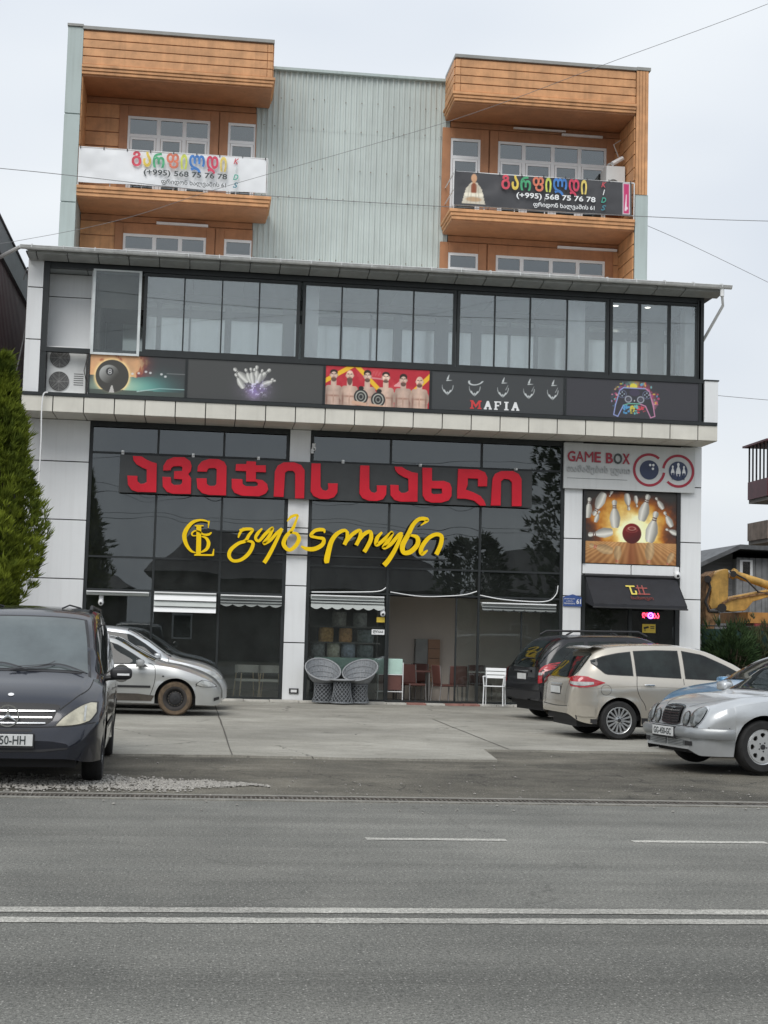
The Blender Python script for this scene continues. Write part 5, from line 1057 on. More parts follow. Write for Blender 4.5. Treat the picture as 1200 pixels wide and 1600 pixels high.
cable([(1100, 616), (1200, 625), (1500, 650)], [8, 8, 8], .008, 'level cable leaving the end of the gallery to the right')
cable([(37, 437), (44, 420), (41, 500), (30, 560), (20, 600)], [-.4, -.5, -.5, -.6, -.8], .014, 'white cable hanging down beside the left pillar of the gallery')
# hose from gallery
def pth(pts, Y): return [(P(x, y, Y)[0], Y, P(x, y, Y)[1]) for x, y in pts]
MB().tube([tuple(v) for v in catmull(pth([(75, 613), (68, 616), (65, 640), (64, 690), (60, 760)], -1.2), 5)], .016, 6).build('drain_hose', whitep, B, True)
m_ = MB()
for seq in ([(487, 925), (540, 925), (590, 924), (603, 918)], [(610, 925), (660, 932), (720, 930), (745, 924)], [(750, 930), (790, 937), (850, 940), (868, 930), (872, 915)]): m_.tube([tuple(v) for v in catmull(pth(seq, -.04), 5)], .012, 5)
m_.build('loose_wire', whitep, B, True, kind='stuff')
# ------------------------------------------------ AC units
def ac(x0, x1, z0, z1, y0, y1, label, logo=False, fans=2):
    t = thing('air_conditioner', label, 'air conditioner', ((x0+x1)/2, y0, z0)); MB().box(x0, x1, y0, y1, z0, z1).build('casing', M('ac_white', (.66, .67, .66), .45, var=.06), t, bevel=.015)
    h = (z1-z0)/fans; w_ = (x1-x0)*.56 if fans == 2 else (x1-x0)*.6
    for i in range(fans):
        cz = z0+h*(i+.5); cx = x0+w_*.55+.02; r = min(w_, h)*.46
        g = MB(); g.lathe([(0, y0-.004), (r, y0-.004), (r, y0-.001), (0, y0-.001)], (cx, 0, cz), 28, 'Y').build('fan_recess', M('fan_dark', (.09, .09, .09), .7), t)
        g = MB()
        for k in range(1, 8): g.lathe([(r*k/7.2, y0-.02), (r*k/7.2+.007, y0-.02), (r*k/7.2+.007, y0-.01), (r*k/7.2, y0-.01)], (cx, 0, cz), 24, 'Y', closed=True)
        for k in range(8): a = k*math.pi/4; g.tube([(cx, y0-.014, cz), (cx+r*math.cos(a), y0-.014, cz+r*math.sin(a))], .005, 4)
        g.build('fan_grille', M('ac_grille', (.34, .34, .33), .5), t)
    for k in range(6): MB().box(x0+w_*1.25, x1-.05, y0-.006, y0, z0+.2+k*.05, z0+.215+k*.05).build('vent_slot', M('fan_dark'), t)
    if logo:
        b_ = MB().box(x1-.28, x1-.07, y0-.012, y0-.001, z1-.14, z1-.03).build('logo_plate', M('logo_blue', (.03, .22, .55), .4), t); text('Midea', (x1-.26, x1-.09, z1-.11, z1-.06), y0-.013, whp, b_)
ac(-3.66, -2.78, 6.9, 7.98, -.78, -.42, 'white twin-fan air conditioner in the open left end of the gallery', logo=True)
ac(10.05, 10.55, 12.95, 13.95, 1.9, 2.5, 'white air conditioner beside the end wall of the right balcony', fans=1)
SD = thing('satellite_arm', 'small white wall lamp arm under the soffit of the right balcony', 'lamp', (10.4, 2.2, 14.2)); MB().tube([(10.58, 2.2, 14.25), (10.35, 2.2, 14.15), (10.15, 2.15, 14.05)], .03, 6).tube([(10.45, 2.2, 14.3), (10.3, 2.15, 14.6), (10.5, 2.2, 14.75)], .015, 5).build('arm', galv, SD, True); MB().tube([(10.5, 2.0, 14.2), (10.2, 1.9, 14.0)], .06, 8).build('antenna_head', whitep, SD, True)  # satellite antenna arm and head, not a light source
m_ = MB().tube([(-2.72, -1.04, 7.8), (-2.72, -1.04, 6.9)], .015, 5).tube([(-2.8, -1.04, 7.82), (-2.72, -1.04, 7.82), (-2.8, -1.04, 7.4), (-2.7, -1.04, 6.95)], .01, 5).build('ac_pipe', em, B, True)
# ------------------------------------------------ retracted awnings over the shop windows
def shade(x0, x1, z1, z0, label, scal=True, slats=0, y=-.16, col=None):
    t = thing('retracted_awning', label, 'awning', ((x0+x1)/2, y, z0), group='retracted awnings along the shop front'); mt = col or M('shade_white', (.52, .55, .53), .6, var=.08, scale=2)
    MB().tube([(x0, y+.08, z1-.04), (x1, y+.08, z1-.04)], .05, 10).build('roller', mt, t, smooth=True); MB().box(x0, x1, y-.02, y+.16, z1-.02, z1+.012).build('cassette', whitep, t, bevel=.005)
    if slats:
        for k in range(slats): a = z1-.06-k*.135; MB().hexa([(x0, y-.02, a-.12), (x1, y-.02, a-.12), (x1, y+.01, a-.12), (x0, y+.01, a-.12)], [(x0, y+.03, a), (x1, y+.03, a), (x1, y+.05, a), (x0, y+.05, a)]).build('slat', whitep if k % 2 == 0 else mt, t)
    if scal:
        n = max(4, int((x1-x0)/.24)); top = [];  bot = []
        for i in range(n*6+1): u = i/6; x = lerp(x0, x1, i/(n*6)); top.append((x, y-.01, z1-.08)); bot.append((x, y-.015, z0+.05*(1-abs(math.sin(math.pi*u)))))
        MB().grid([bot, top]).build('valance', mt, t); MB().box(x0, x1, y-.025, y-.012, z1-.13, z1-.10).box(x0, x1, y-.025, y-.012, z1-.19, z1-.17).build('stripe', frame, t, kind='stuff')
shade(-2.6, -1.18, 2.46, 2.4, 'narrow closed awning cassette over the leftmost shop window', scal=False)
shade(-1.06, .36, 2.48, 1.98, 'white slatted shade half lowered over the second shop window from the left', scal=False, slats=3)
dsh = M('shade_grey', (.30, .32, .31), .6)
shade(.46, 1.88, 2.46, 2.20, 'grey scalloped shade beside the white column on its left', y=-.12, col=dsh)
shade(2.56, 4.28, 2.52, 2.20, 'white striped scalloped shade right of the white column above the wicker chairs')
shade(6.62, 8.42, 2.46, 2.26, 'pale scalloped shade over the window left of the address plate pier', y=-.12, col=MC['shade_grey'])
# ------------------------------------------------ furniture in front and inside
wick = M('wicker_grey', (.22, .235, .25), .6, var=.3, scale=30); wickd = M('wicker_dark', (.07, .075, .08), .6, var=.3)
def lattice(mb, c, r0, r1, h, z0=0.0, n=13, rad=.010):
    for s_ in (-1, 1):
        for k in range(n):
            a0 = 2*math.pi*k/n; pts = []
            for i in range(9): t = i/8; a = a0+s_*t*2.1; r = lerp(r0, r1, t)*(1-.10*math.sin(math.pi*t)); pts.append((c[0]+r*math.cos(a), c[1]+r*math.sin(a), z0+h*t))
            mb.tube(pts, rad, 4)
    for t, rr in ((0, r0), (1, r1)): mb.tube([(c[0]+rr*math.cos(a), c[1]+rr*math.sin(a), z0+h*t) for a in [2*math.pi*i/20 for i in range(21)]], rad*1.5, 5)
def wicker_chair(c, rz, label):
    t = thing('wicker_chair', label, 'chair', (*c, .075), rz, group='grey wicker tub chairs by the white column', local=True)
    m_ = MB(); lattice(m_, (0, 0), .24, .20, .40, z0=.0); m_.build('lattice_base', wick, t)
    MB().lathe([(.15, .0), (.17, .4)], (0, 0, 0), 16).build('base_core', wickd, t)
    rows = []; rim = []                       # bowl: dish tilted back
    for i in range(7):
        u = i/6; r = .12+.29*u**.7; row = []
        for k in range(25):
            a = 2*math.pi*k/24; x = r*math.cos(a); y = r*.9*math.sin(a); z = .40+.10*u+(.48*u*u)*(.5+.5*math.sin(a))
            row.append((x, y+.05*u, z))
        rows.append(row)
    MB().grid(rows).build('bowl', wick, t, smooth=True); MB().tube(rows[-1], .018, 6).build('rim', M('wicker_light', (.30, .31, .32), .5), t, smooth=True)
    w_ = MB()
    for row in rows[1:6]: w_.tube([(x, y-.012, z+.008) for x, y, z in row[::1]], .006, 4)
    for k in range(0, 24): w_.tube([(r_[k][0], r_[k][1]-.01, r_[k][2]+.008) for r_ in rows], .005, 4)
    w_.build('weave', MC['wicker_light'], t, kind='stuff')
    return t
X_ = lambda px, Y, py=1095: P(px, py, Y)[0]
wicker_chair((X_(504, -.62), -.62), math.radians(10), 'left one of two grey wicker tub chairs beside the white column')
wicker_chair((X_(560, -.62), -.62), math.radians(-28), 'right one of two grey wicker tub chairs, next to the mint cabinet')
t = thing('wicker_table', 'small round grey wicker table standing between the two wicker chairs', 'table', (X_(534, -.85), -.85, .075), local=True)
m_ = MB(); lattice(m_, (0, 0), .26, .19, .50, n=15); m_.build('lattice_base', wick, t); MB().lathe([(.0, .50), (.29, .50), (.30, .515), (.29, .53), (0, .53)], (0, 0, 0), 28).build('tabletop', MC['wicker_light'], t); MB().lathe([(.17, 0), (.14, .5)], (0, 0, 0), 16).build('base_core', wickd, t)
plw = M('white_resin', (.76, .77, .77), .4, var=.03)
def tube_chair(name, label, c, rz, seatm, legm, grp=None, z=0.0, slats=True, arms=False, hs=.45, hb=.84):
    t = thing(name, label, 'chair', (*c, z), rz, group=grp, local=True); w_ = .24
    if slats:
        for i in range(4): MB().box(-w_, w_, -.23+i*.115, -.14+i*.115, hs-.015, hs).build('seat_slat', seatm, t, bevel=.005)
        for i in range(3): MB().hexa([(-w_, .235, .62+i*.085), (w_, .235, .62+i*.085), (w_, .255, .62+i*.085), (-w_, .255, .62+i*.085)], [(-w_, .25, .69+i*.085), (w_, .25, .69+i*.085), (w_, .27, .69+i*.085), (-w_, .27, .69+i*.085)]).build('back_slat', seatm, t, bevel=.005)
    else:
        MB().box(-.22, .22, -.23, .22, hs-.05, hs).build('seat', seatm, t, bevel=.02, smooth=False); MB().hexa([(-.21, .19, hs), (.21, .19, hs), (.21, .23, hs), (-.21, .23, hs)], [(-.2, .25, hb), (.2, .25, hb), (.2, .29, hb), (-.2, .29, hb)]).build('backrest', seatm, t, bevel=.02)
    for sx in (-1, 1):
        MB().tube([(sx*.23, -.24, 0), (sx*.22, -.21, hs)]+([(sx*.24, -.2, .66)] if arms else []), .014, 6).build('leg', legm, t); MB().tube([(sx*.23, .27, 0), (sx*.22, .22, hs), (sx*.22, .26, hb)], .014, 6).build('leg', legm, t)
        if arms: MB().tube([(sx*.24, -.22, .66), (sx*.25, .0, .665), (sx*.24, .25, .66)], .018, 6).build('armrest', legm, t)
    return t
tube_chair('white_chair', 'white slatted armchair standing outside between the door and the black car', (X_(772, -.62), -.62), math.radians(-18), plw, plw, arms=True, z=.075)
cream = M('cream_seat', (.75, .72, .66), .6); ltwood = M('light_wood', (.62, .48, .32), .5)
def tub(label, c, rz):
    t = thing('tub_chair', label, 'chair', (*c, .045), rz, group='cream tub chairs behind the left shop window', local=True)
    MB().box(-.25, .25, -.22, .22, .42, .48).build('seat', cream, t, bevel=.03)
    rows = [[(.30*math.cos(a), .27*math.sin(a), z) for a in [math.radians(-25+i*230/16) for i in range(17)]] for z in (.62, .70, .80)]; MB().grid(rows).build('backrest', cream, t, smooth=True)
    for sx, sy in ((-1, -1), (1, -1), (-1, 1), (1, 1)): MB().tube([(sx*.26, sy*.24, 0), (sx*.21, sy*.19, .62)], .016, 6).build('leg', ltwood, t)
tub('left one of two cream tub chairs behind the window near the silver cars', (X_(385, .5), .5), .3); tub('right one of two cream tub chairs behind the window, by the white column', (X_(422, .42), .42), -.2)
def simple(name, label, cat, build_fn, loc):
    t = thing(name, label, cat, loc); build_fn(t); return t
# poufs and baskets on racks
RK = thing('display_rack', 'dark display rack of stacked poufs behind the window right of the white column', 'shelf', (3.6, 1.5, 0))
for z in (1.08, 1.44, 1.82): MB().box(2.62, 4.3, .62, 1.05, z-.03, z).build('shelf', innerd, RK)
for x in (2.63, 3.42, 4.28): MB().box(x-.015, x+.015, 1.02, 1.05, .05, 2.2).build('upright', innerd, RK)
grp = 'round poufs on the display rack'
for lab, x, z, r, h, colr in (('upper left grey pouf on the top shelf of the rack', 3.43, 1.82, .175, .34, (.20, .19, .17)), ('upper right grey pouf on the top shelf of the rack', 3.95, 1.82, .17, .33, (.20, .20, .19)),
    ('left ochre pouf on the middle shelf of the rack', 3.11, 1.44, .18, .34, (.40, .24, .09)), ('right ochre pouf on the middle shelf of the rack', 3.60, 1.44, .16, .33, (.40, .22, .09)), ('slate grey pouf on the middle shelf of the rack', 4.1, 1.44, .2, .3, (.12, .14, .14)),
    ('mottled grey pouf at the left of the bottom shelf', 2.92, 1.08, .17, .34, (.22, .23, .23)), ('pale beige pouf in the middle of the bottom shelf', 3.31, 1.08, .16, .34, (.42, .40, .32)), ('blue-grey pouf on the bottom shelf beside the beige one', 3.68, 1.08, .17, .33, (.25, .28, .33)), ('dark grey pouf at the right of the bottom shelf', 4.1, 1.08, .2, .3, (.13, .15, .15))):
    o = MB().lathe([(0, z), (r*.92, z), (r, z+.03), (r*1.02, z+h*.5), (r, z+h-.03), (r*.92, z+h), (0, z+h)], (2.62+(x-2.7)*.965, .84, 0), 20).build('pouf', M('pouf_%.2f_%.2f_%.2f' % colr, tuple(min(.8, v*1.7) for v in colr), .9, var=.35, scale=14), None, True)
    o['label'] = lab; o['category'] = 'pouf'; o['group'] = grp
CB = thing('mint_cabinet', 'pale mint cabinet on thin metal legs behind the right wicker chair', 'cabinet', (4.1, .5, 0))
mint = M('mint_paint', (.50, .70, .62), .5); MB().box(2.70, 4.80, .16, .55, .72, 1.08).build('body', mint, CB, bevel=.01); MB().box(4.24, 4.78, .17, .55, .35, .70).build('drawer', M('red_brown', (.13, .055, .045), .5), CB)
for x in (2.72, 4.22, 4.81): MB().tube([(x, .15, .05), (x, .15, 1.0)], .012, 6).build('leg', plw, CB)
MB().box(4.22, 4.81, .15, .56, .70, .72).box(4.22, 4.81, .15, .56, .30, .32).build('rail', plw, CB, kind='stuff')
rb = M('red_brown'); dkl = M('chair_metal', (.30, .29, .28), .4, metal=.6)
grp = 'dark red-brown dining chairs inside the open door'
for lab, x, y, r in (('leftmost dining chair just inside the shop door', 5.15, .8, .4), ('dining chair turned sideways in the middle of the doorway', 5.9, .6, 1.9), ('dining chair facing away before the glass table', 6.25, .8, 3.0), ('dining chair behind the table near the door post', 7.0, 1.9, .2), ('dining chair left of the table deep in the shop', 5.4, 2.0, -.5), ('rightmost dining chair behind the white outdoor chair', 7.7, .7, 2.7)):
    tube_chair('dining_chair', lab, (x, y), r, rb, dkl, grp, z=.045, slats=False, hb=.9)
DT = thing('dining_table', 'dark dining table with a pale top standing inside the shop', 'table', (7.2, 1.9, 0)); MB().box(6.4, 8.1, .9, 1.7, .78, .81).build('tabletop', M('table_pale', (.55, .53, .49), .25), DT)
for x, y in ((6.5, 1.0), (8.0, 1.0), (6.5, 1.6), (8.0, 1.6)): MB().tube([(x, y, .045), (x, y, .78)], .025, 6).build('leg', dkl, DT)
DT = thing('dining_table', 'dark brown dining table near the left side of the shop door', 'table', (5.2, 2.3, 0)); MB().box(4.7, 5.7, 1.1, 1.7, .76, .80).build('tabletop', rb, DT)
for x, y in ((4.8, 1.15), (5.6, 1.15), (4.8, 1.65), (5.6, 1.65)): MB().tube([(x, y, .045), (x, y, .76)], .025, 6).build('leg', dkl, DT)
WP = thing('wall_cabinet', 'brown and grey cabinet standing against the inner shop wall', 'cabinet', (5.73, 2.45, .5)); MB().box(5.42, 5.73, 2.35, 2.59, .5, 1.56).build('grey_door', M('cab_grey', (.34, .34, .32), .5), WP); MB().box(5.74, 6.04, 2.35, 2.59, .5, 1.56).build('brown_door', M('cab_brown', (.42, .24, .15), .5), WP)
for i in range(4): MB().box(5.75, 6.03, 2.34, 2.35, .6+i*.24, .61+i*.24).build('drawer_line', black, WP)
SP = thing('junction_box', 'small broken socket box low on the white column', 'socket', (2.2, -.02, .2)); MB().box(2.12, 2.34, -.03, -.002, .22, .34).build('backing', black, SP); MB().box(2.16, 2.30, -.045, -.03, .25, .31).build('cover', whitep, SP)
# track spotlights hanging behind the dark glass
grp = 'black spotlights behind the dark glass'
for i, (px, py) in enumerate(((397, 905), (411, 911), (440, 912), (493, 912), (523, 895), (718, 893), (787, 896))):
    x, z = P(px, py, .4); t = thing('track_spotlight', 'black spotlight behind dark glass, ' + ('leftmost of all, left of the white column', 'second from left, left of the white column', 'nearest the left side of the white column', 'nearest the right side of the white column', 'under the middle of the yellow script', 'left of two at the far right', 'rightmost, near the address plate pier')[i], 'spotlight', (x, .4, z), group=grp)
    MB().tube([(x, .4, z+.04), (x+.03, .3, z-.06)], .05, 8).build('head', black, t); MB().tube([(x, .4, z+.04), (x, .4, 3.26)], .01, 5).build('rod', black, t)
# ------------------------------------------------ across the street (seen in the glass): houses, trees, wires
def far_house(x0, x1, y0, y1, ze, zr, label, mat, rmat):
    t = thing('street_house', label, 'house', ((x0+x1)/2, (y0+y1)/2, 0)); MB().box(x0, x1, y0, y1, -.1, ze).build('wall', mat, t)
    xm, ym = (x0+x1)/2, (y0+y1)/2; o = .5
    r = MB(); a = [(x0-o, y0-o, ze), (x1+o, y0-o, ze), (x1+o, y1+o, ze), (x0-o, y1+o, ze)]; b0, b1 = (x0+2.2, ym, zr), (x1-2.2, ym, zr)
    r._add(a+[b0, b1], [(0, 1, 5, 4), (2, 3, 4, 5), (1, 2, 5), (3, 0, 4), (0, 3, 2, 1)]); r.build('roof', rmat, t)
    for i in range(3):
        x = lerp(x0+1, x1-2, i/2); w_ = MB().box(x, x+1.1, y1, y1+.05, 1.2, 2.6).build('window', whitep, t); MB().box(x+.1, x+1.0, y1+.05, y1+.06, 1.3, 2.5).build('pane', gl_home, w_)
hb = M('house_plaster', (.22, .20, .18), .85, var=.2); hrf = M('street_roof', (.06, .055, .055), .7, var=.2)
far_house(-2.5, 13.5, -60, -47, 4.4, 7.6, 'low plaster house with a hipped dark roof across the street', hb, hrf)
far_house(-14, -4.5, -60, -50, 3.6, 5.2, 'small house across the street behind the conifer', hb, hrf)
far_house(17, 30, -62, -50, 4.4, 6.9, 'plaster house across the street beyond the broad tree', hb, hrf)
def big_tree(label, c, prof_, n, mat, seed, L_=.5, w_=.05, name='street_tree'):
    rn = random.Random(seed); t = thing(name, label, 'tree', (c[0], c[1], 0)); m_ = MB(); zs, rs = zip(*prof_)
    for i in range(n):
        z = rn.uniform(zs[0], zs[-1]); r = float(np.interp(z, zs, rs))*rn.uniform(.45, 1.02); a = rn.uniform(0, 6.28); k = 1+.18*math.sin(a*3+z*1.7+seed)+.12*math.sin(a*5-z*3.1)
        tuft(m_, (c[0]+r*k*math.cos(a), c[1]+r*k*math.sin(a), z), (math.cos(a), math.sin(a), .5), L_, 9, w_, rn)
    m_.build('crown', mat, t); MB().tube([(c[0], c[1], 0), (c[0]+.1, c[1], zs[-1]*.8)], [.25, .06], 8).build('trunk', MC['bark'], t)
dgl = leaf_mat('street_green', (.03, .045, .02), (.09, .12, .05), .8)
big_tree('tall dark conifer across the street facing the left end', (-7.2, -46), [(.5, 1.6), (3, 2.0), (6, 1.6), (8, 1.0), (9.8, .2)], 1100, dgl, 3)
big_tree('round bushy tree across the street', (14.6, -44), [(2.0, .8), (3, 1.7), (4.5, 2.1), (6, 1.7), (7.2, .5)], 800, dgl, 6)
big_tree('very tall dark tree across the street at the right', (20.3, -44), [(2, 1.5), (5, 2.3), (9, 2.4), (12, 2.2), (15, 1.0)], 1300, dgl, 8)
for i, (h, y, s_) in enumerate(((9.5, -42, .8), (8.9, -42, .7), (8.4, -42.1, .9), (11.2, -41.5, 1.1), (7.9, -42.2, .6))):
    o = MB().tube([(lerp(-30, 40, k/24), y, h-s_*4*(k/24)*(1-k/24)+(.5*(k/24) if i % 2 else 0)) for k in range(25)], .014, 4).build('street_cable', MC['cable_grey'], None)
    o['label'] = ('%s cable strung along the far side of the street' % ('second lowest', 'middle', 'third lowest', 'topmost', 'lowest')[i]) if False else 'cable strung along the far side of the street'; o['category'] = 'cable'; o['group'] = 'cables along the far side of the street'
# ------------------------------------------------ cars
def pchip(pts):
    x = np.array([p[0] for p in pts], float); y = np.array([p[1] for p in pts], float); o = np.argsort(x); x, y = x[o], y[o]
    h = np.diff(x); d = np.diff(y)/h; m = np.zeros(len(x)); m[0], m[-1] = d[0], d[-1]
    for i in range(1, len(x)-1):
        if d[i-1]*d[i] > 0: w1, w2 = 2*h[i]+h[i-1], h[i]+2*h[i-1]; m[i] = (w1+w2)/(w1/d[i-1]+w2/d[i])
    def f(v):
        v = min(max(v, x[0]), x[-1]); i = min(max(int(np.searchsorted(x, v))-1, 0), len(x)-2); t = (v-x[i])/h[i]
        return float((2*t**3-3*t*t+1)*y[i]+(t**3-2*t*t+t)*h[i]*m[i]+(-2*t**3+3*t*t)*y[i+1]+(t**3-t*t)*h[i]*m[i+1])
    return f
def paint(name, col, metal=.55, rough=.32, var=.05, coat=.8, **k): return M(name, col, rough, metal=metal, var=var, scale=2, coat=coat, **k)
car_glass = M('car_glass', (.014, .020, .019), .04, var=.6, scale=2.5, spec=.42, bump=.05, bscale=2)
rubber = M('tyre_rubber', (.022, .022, .022), .85, var=.3, scale=9); plast = M('car_black_plastic', (.025, .025, .027), .55); chrome = M('chrome', (.75, .76, .76), .12, metal=1, var=.02)
alloy = M('alloy_silver', (.60, .61, .61), .3, metal=.7, var=.06); steelb = M('steel_rim_black', (.03, .03, .032), .5); seamm = M('panel_gap', (.02, .02, .02), .8); mudm = M('mud_tan', (.24, .16, .09), .9, var=.4, scale=9)
lampg = M('lamp_glass', (.50, .51, .49), .12, metal=.25, var=.3, scale=14, coat=1); lampy = M('lamp_yellowed', (.50, .47, .36), .22, metal=.1, var=.25, scale=9, coat=.8); redlamp = M('lamp_red', (.42, .012, .02), .15, var=.3, scale=14, coat=1); pltm = M('number_plate', (.68, .69, .68), .4)
class Car:
    def __init__(s, name, label, pos, th, p, scale=1.0):
        s.p = p; s.t = thing(name, label, 'car' if 'van' not in name else 'van', (pos[0], pos[1], pos[2] if len(pos) > 2 else .03), th, local=True); s.t.scale = (scale,)*3
        top, belt, bot, wid = pchip(p['top']), pchip(p['belt']), pchip(p['bot']), pchip(p['wid']); rw = pchip(p['roofw'])
        s.top = top; x0, x1 = p['top'][0][0], p['top'][-1][0]; xs = set(np.linspace(x0, x1, 90).tolist())
        for k in range(9): e = .002+.16*(k/8)**1.6; xs.add(x0+e); xs.add(x1-e)
        R = p['arch']; zc = p['wr']
        for xw in p['wx']:
            for k in range(25): xs.add(xw+R*math.cos(math.pi*k/24))
            xs.add(xw-R-.004); xs.add(xw+R+.004)
        xs = sorted(xs); xs = [xs[0]]+[b for a, b in zip(xs, xs[1:]) if b-a > 1e-3]; rings = []
        for x in xs:
            W = wid(x); zt = top(x); zs = min(belt(x), zt-.03); zb = bot(x)
            for xw in p['wx']:
                if abs(x-xw) < R: zb = max(zb, zc+math.sqrt(max(0, R*R-(x-xw)**2)))
            flare = max([0]+[math.exp(-((abs(x-xw)-R)/.1)**2) if abs(x-xw) > R*.8 else .6 for xw in p['wx'] if abs(x-xw) < R+.3])
            zs = max(zs, zb+.03); H = zt-zs; g = min(1, max(0, (H-.06)/.30)); side = []
            b0 = bot(x)
            for k in range(9):
                t0 = k/8; z = lerp(zb, zs, t0); t = (z-b0)/max(.05, zs-b0)
                y = W*(1-p.get('tuck', .07)*(1-t)**2-.05*max(0, (t-.72)/.28)**2-.012*math.exp(-((t-.62)/.05)**2)); y += p.get('flare', .015)*flare*math.exp(-((z-zb)/.09)**2); side.append((y, z))
            ys = side[-1][0]; yr = lerp(.80*ys, rw(x), g); zr = zs+H*lerp(.62, .90, g)
            for k in range(1, 6): u = k/5; side.append((lerp(ys-.012*g, yr, u)+.02*math.sin(math.pi*u)*g, lerp(zs, zr, u**(1 if g > .5 else .8))))
            for k in range(1, 8): a = math.pi/2*k/7; side.append((yr*math.cos(a)**.75 if k < 7 else 0, zr+(zt-zr)*math.sin(a)))
            ring = [(x, y, z) for y, z in side]+[(x, -y, z) for y, z in reversed(side[:-1])]; rings.append(ring)
        m = MB().grid(rings)
        for r in (rings[0], rings[-1]):
            n = len(r); h = n//2
            m.grid([r[:h+1], list(reversed(r[h:]))])
        s.body = m.build('body', p['paint'], s.t, smooth=True)
        s.bvh = BVHTree.FromPolygons([Vector(v) for v in m.v], m.f)
        # underbody and wheels
        ub = MB(); Wm = max(v for _, v in p['wid'])
        ub.box(x0+.18, x1-.22, -Wm+.28, Wm-.28, .20, .62)
        a_, b_ = p['wx'][0]+R+.02, p['wx'][1]-R-.02; ub.box(a_, b_, -Wm+.07, Wm-.07, .22, .45)
        ub.box(x0+.12, p['wx'][0]-R-.02, -Wm+.14, Wm-.14, .3, .5); ub.box(p['wx'][1]+R+.02, x1-.2, -Wm+.36, Wm-.36, .26, .42)
        ub.build('underbody', black, s.t)
        for xw in p['wx']:
            for sy in (1, -1):
                wl = MB()
                for k in range(13): pass
                arc = [[(xw+(R-.01)*math.cos(a), sy*yy, zc+(R-.01)*math.sin(a)) for a in [math.pi*k/12 for k in range(13)]] for yy in (Wm-.06, Wm-.36)]
                wl.grid(arc).build('wheel_arch', black, s.t)
        s.wheels(p.get('rim', 'spoke'))
    def hit(s, o, d, off):
        r = s.bvh.ray_cast(Vector(o), Vector(d))
        if r[0] is None:
            r = s.bvh.find_nearest(Vector(o)+Vector(d)*max(0.1, Vector(o).length-2.2))
        n = r[1]; n = -n if n.dot(Vector(d)) > 0 else n
        return tuple(r[0]+n*off)
    def ray(s, view, a, b, off):
        if view == 'L': return s.hit((a, 3, b), (0, -1, 0), off)
        if view == 'R': return s.hit((a, -3, b), (0, 1, 0), off)
        if view == 'F': return s.hit((5, a, b), (-1, 0, 0), off)
        if view == 'B': return s.hit((-5, a, b), (1, 0, 0), off)
        if view == 'T': return s.hit((a, b, 4), (0, 0, -1), off)
        if view == 'FL': return s.hit((3+a*.7071, 3-a*.7071*1, b), (-.7071, -.7071, 0), off)
        if view == 'BR': return s.hit((-3-a*.7071, -3+a*.7071, b), (.7071, .7071, 0), off)
        if view == 'FR': return s.hit((3+a*.7071, -3+a*.7071, b), (-.7071, .7071, 0), off)
    def patch(s, view, cols, mat, name, off=.006, n=14, m=5, parent=None, **pr):
        """cols = [(u, lo, hi)...] a band between two curves"""
        us = [c_[0] for c_ in cols]; lo = [c_[1] for c_ in cols]; hi = [c_[2] for c_ in cols]; rows = []
        for j in range(m+1):
            row = []
            for i in range(n+1):
                u = lerp(us[0], us[-1], i/n); k = max(0, min(len(us)-2, int(np.searchsorted(np.array(us)*np.sign(us[-1]-us[0]), u*np.sign(us[-1]-us[0])))-1)); t = (u-us[k])/((us[k+1]-us[k]) or 1)
                row.append(s.ray(view, u, lerp(lerp(lo[k], lo[k+1], t), lerp(hi[k], hi[k+1], t), j/m), off))
            rows.append(row)
        return MB().grid(rows).build(name, mat, parent or s.t, smooth=True, **pr)
    def oval(s, view, c, ru, rv, mat, name, off=.008, rot=0, parent=None, sq=1.0, bulge=.0, n=24):
        rows = []
        for j in range(5):
            r = [0.02, .4, .7, .9, 1][j]; row = []
            for k in range(n+1):
                a = 2*math.pi*k/n; ca, sa = math.cos(a), math.sin(a); u = ru*r*math.copysign(abs(ca)**sq, ca); v = rv*r*math.copysign(abs(sa)**sq, sa)
                row.append(s.ray(view, c[0]+u*math.cos(rot)-v*math.sin(rot), c[1]+u*math.sin(rot)+v*math.cos(rot), off+bulge*(1-r*r)))
            rows.append(row)
        return MB().grid(rows).build(name, mat, parent or s.t, smooth=True)
    def line(s, view, pts, w_=.008, mat=None, name='panel_gap', off=.0025, k=6, th=0.0, smooth=True):
        p = catmull([np.array(q, float) for q in pts], k) if smooth else [np.array(q, float) for q in pts]; a_, b_ = [], []
        for i in range(len(p)):
            d = p[min(i+1, len(p)-1)]-p[max(i-1, 0)]; l_ = np.hypot(*d) or 1; nx, nz = -d[1]/l_*w_/2, d[0]/l_*w_/2
            a_.append(s.ray(view, p[i][0]+nx, p[i][1]+nz, off)); b_.append(s.ray(view, p[i][0]-nx, p[i][1]-nz, off))
        m = MB().grid([a_, b_])
        return m.build(name, mat or seamm, s.t, smooth=True)
    def wheels(s, kind):
        p = s.p; r = p['wr']; W = max(v for _, v in p['wid'])-.03; rr = p.get('rr', r*.66); rub = p.get('tyre', rubber)
        tp = [(rr, .09), (rr+.01, .10), (r-.03, .105), (r-.008, .085), (r, .05), (r, -.05), (r-.008, -.085), (r-.03, -.105), (rr+.01, -.10), (rr, -.09)]
        tyre = MB().lathe(tp, (0, 0, 0), 40, 'Y', closed=True).mesh('wheel', rub, smooth=True)
        rm = MB(); rm.lathe([(rr, -.09), (rr, .06), (rr-.03, .04), (rr-.02, -.075)], (0, 0, 0), 36, 'Y', closed=True)
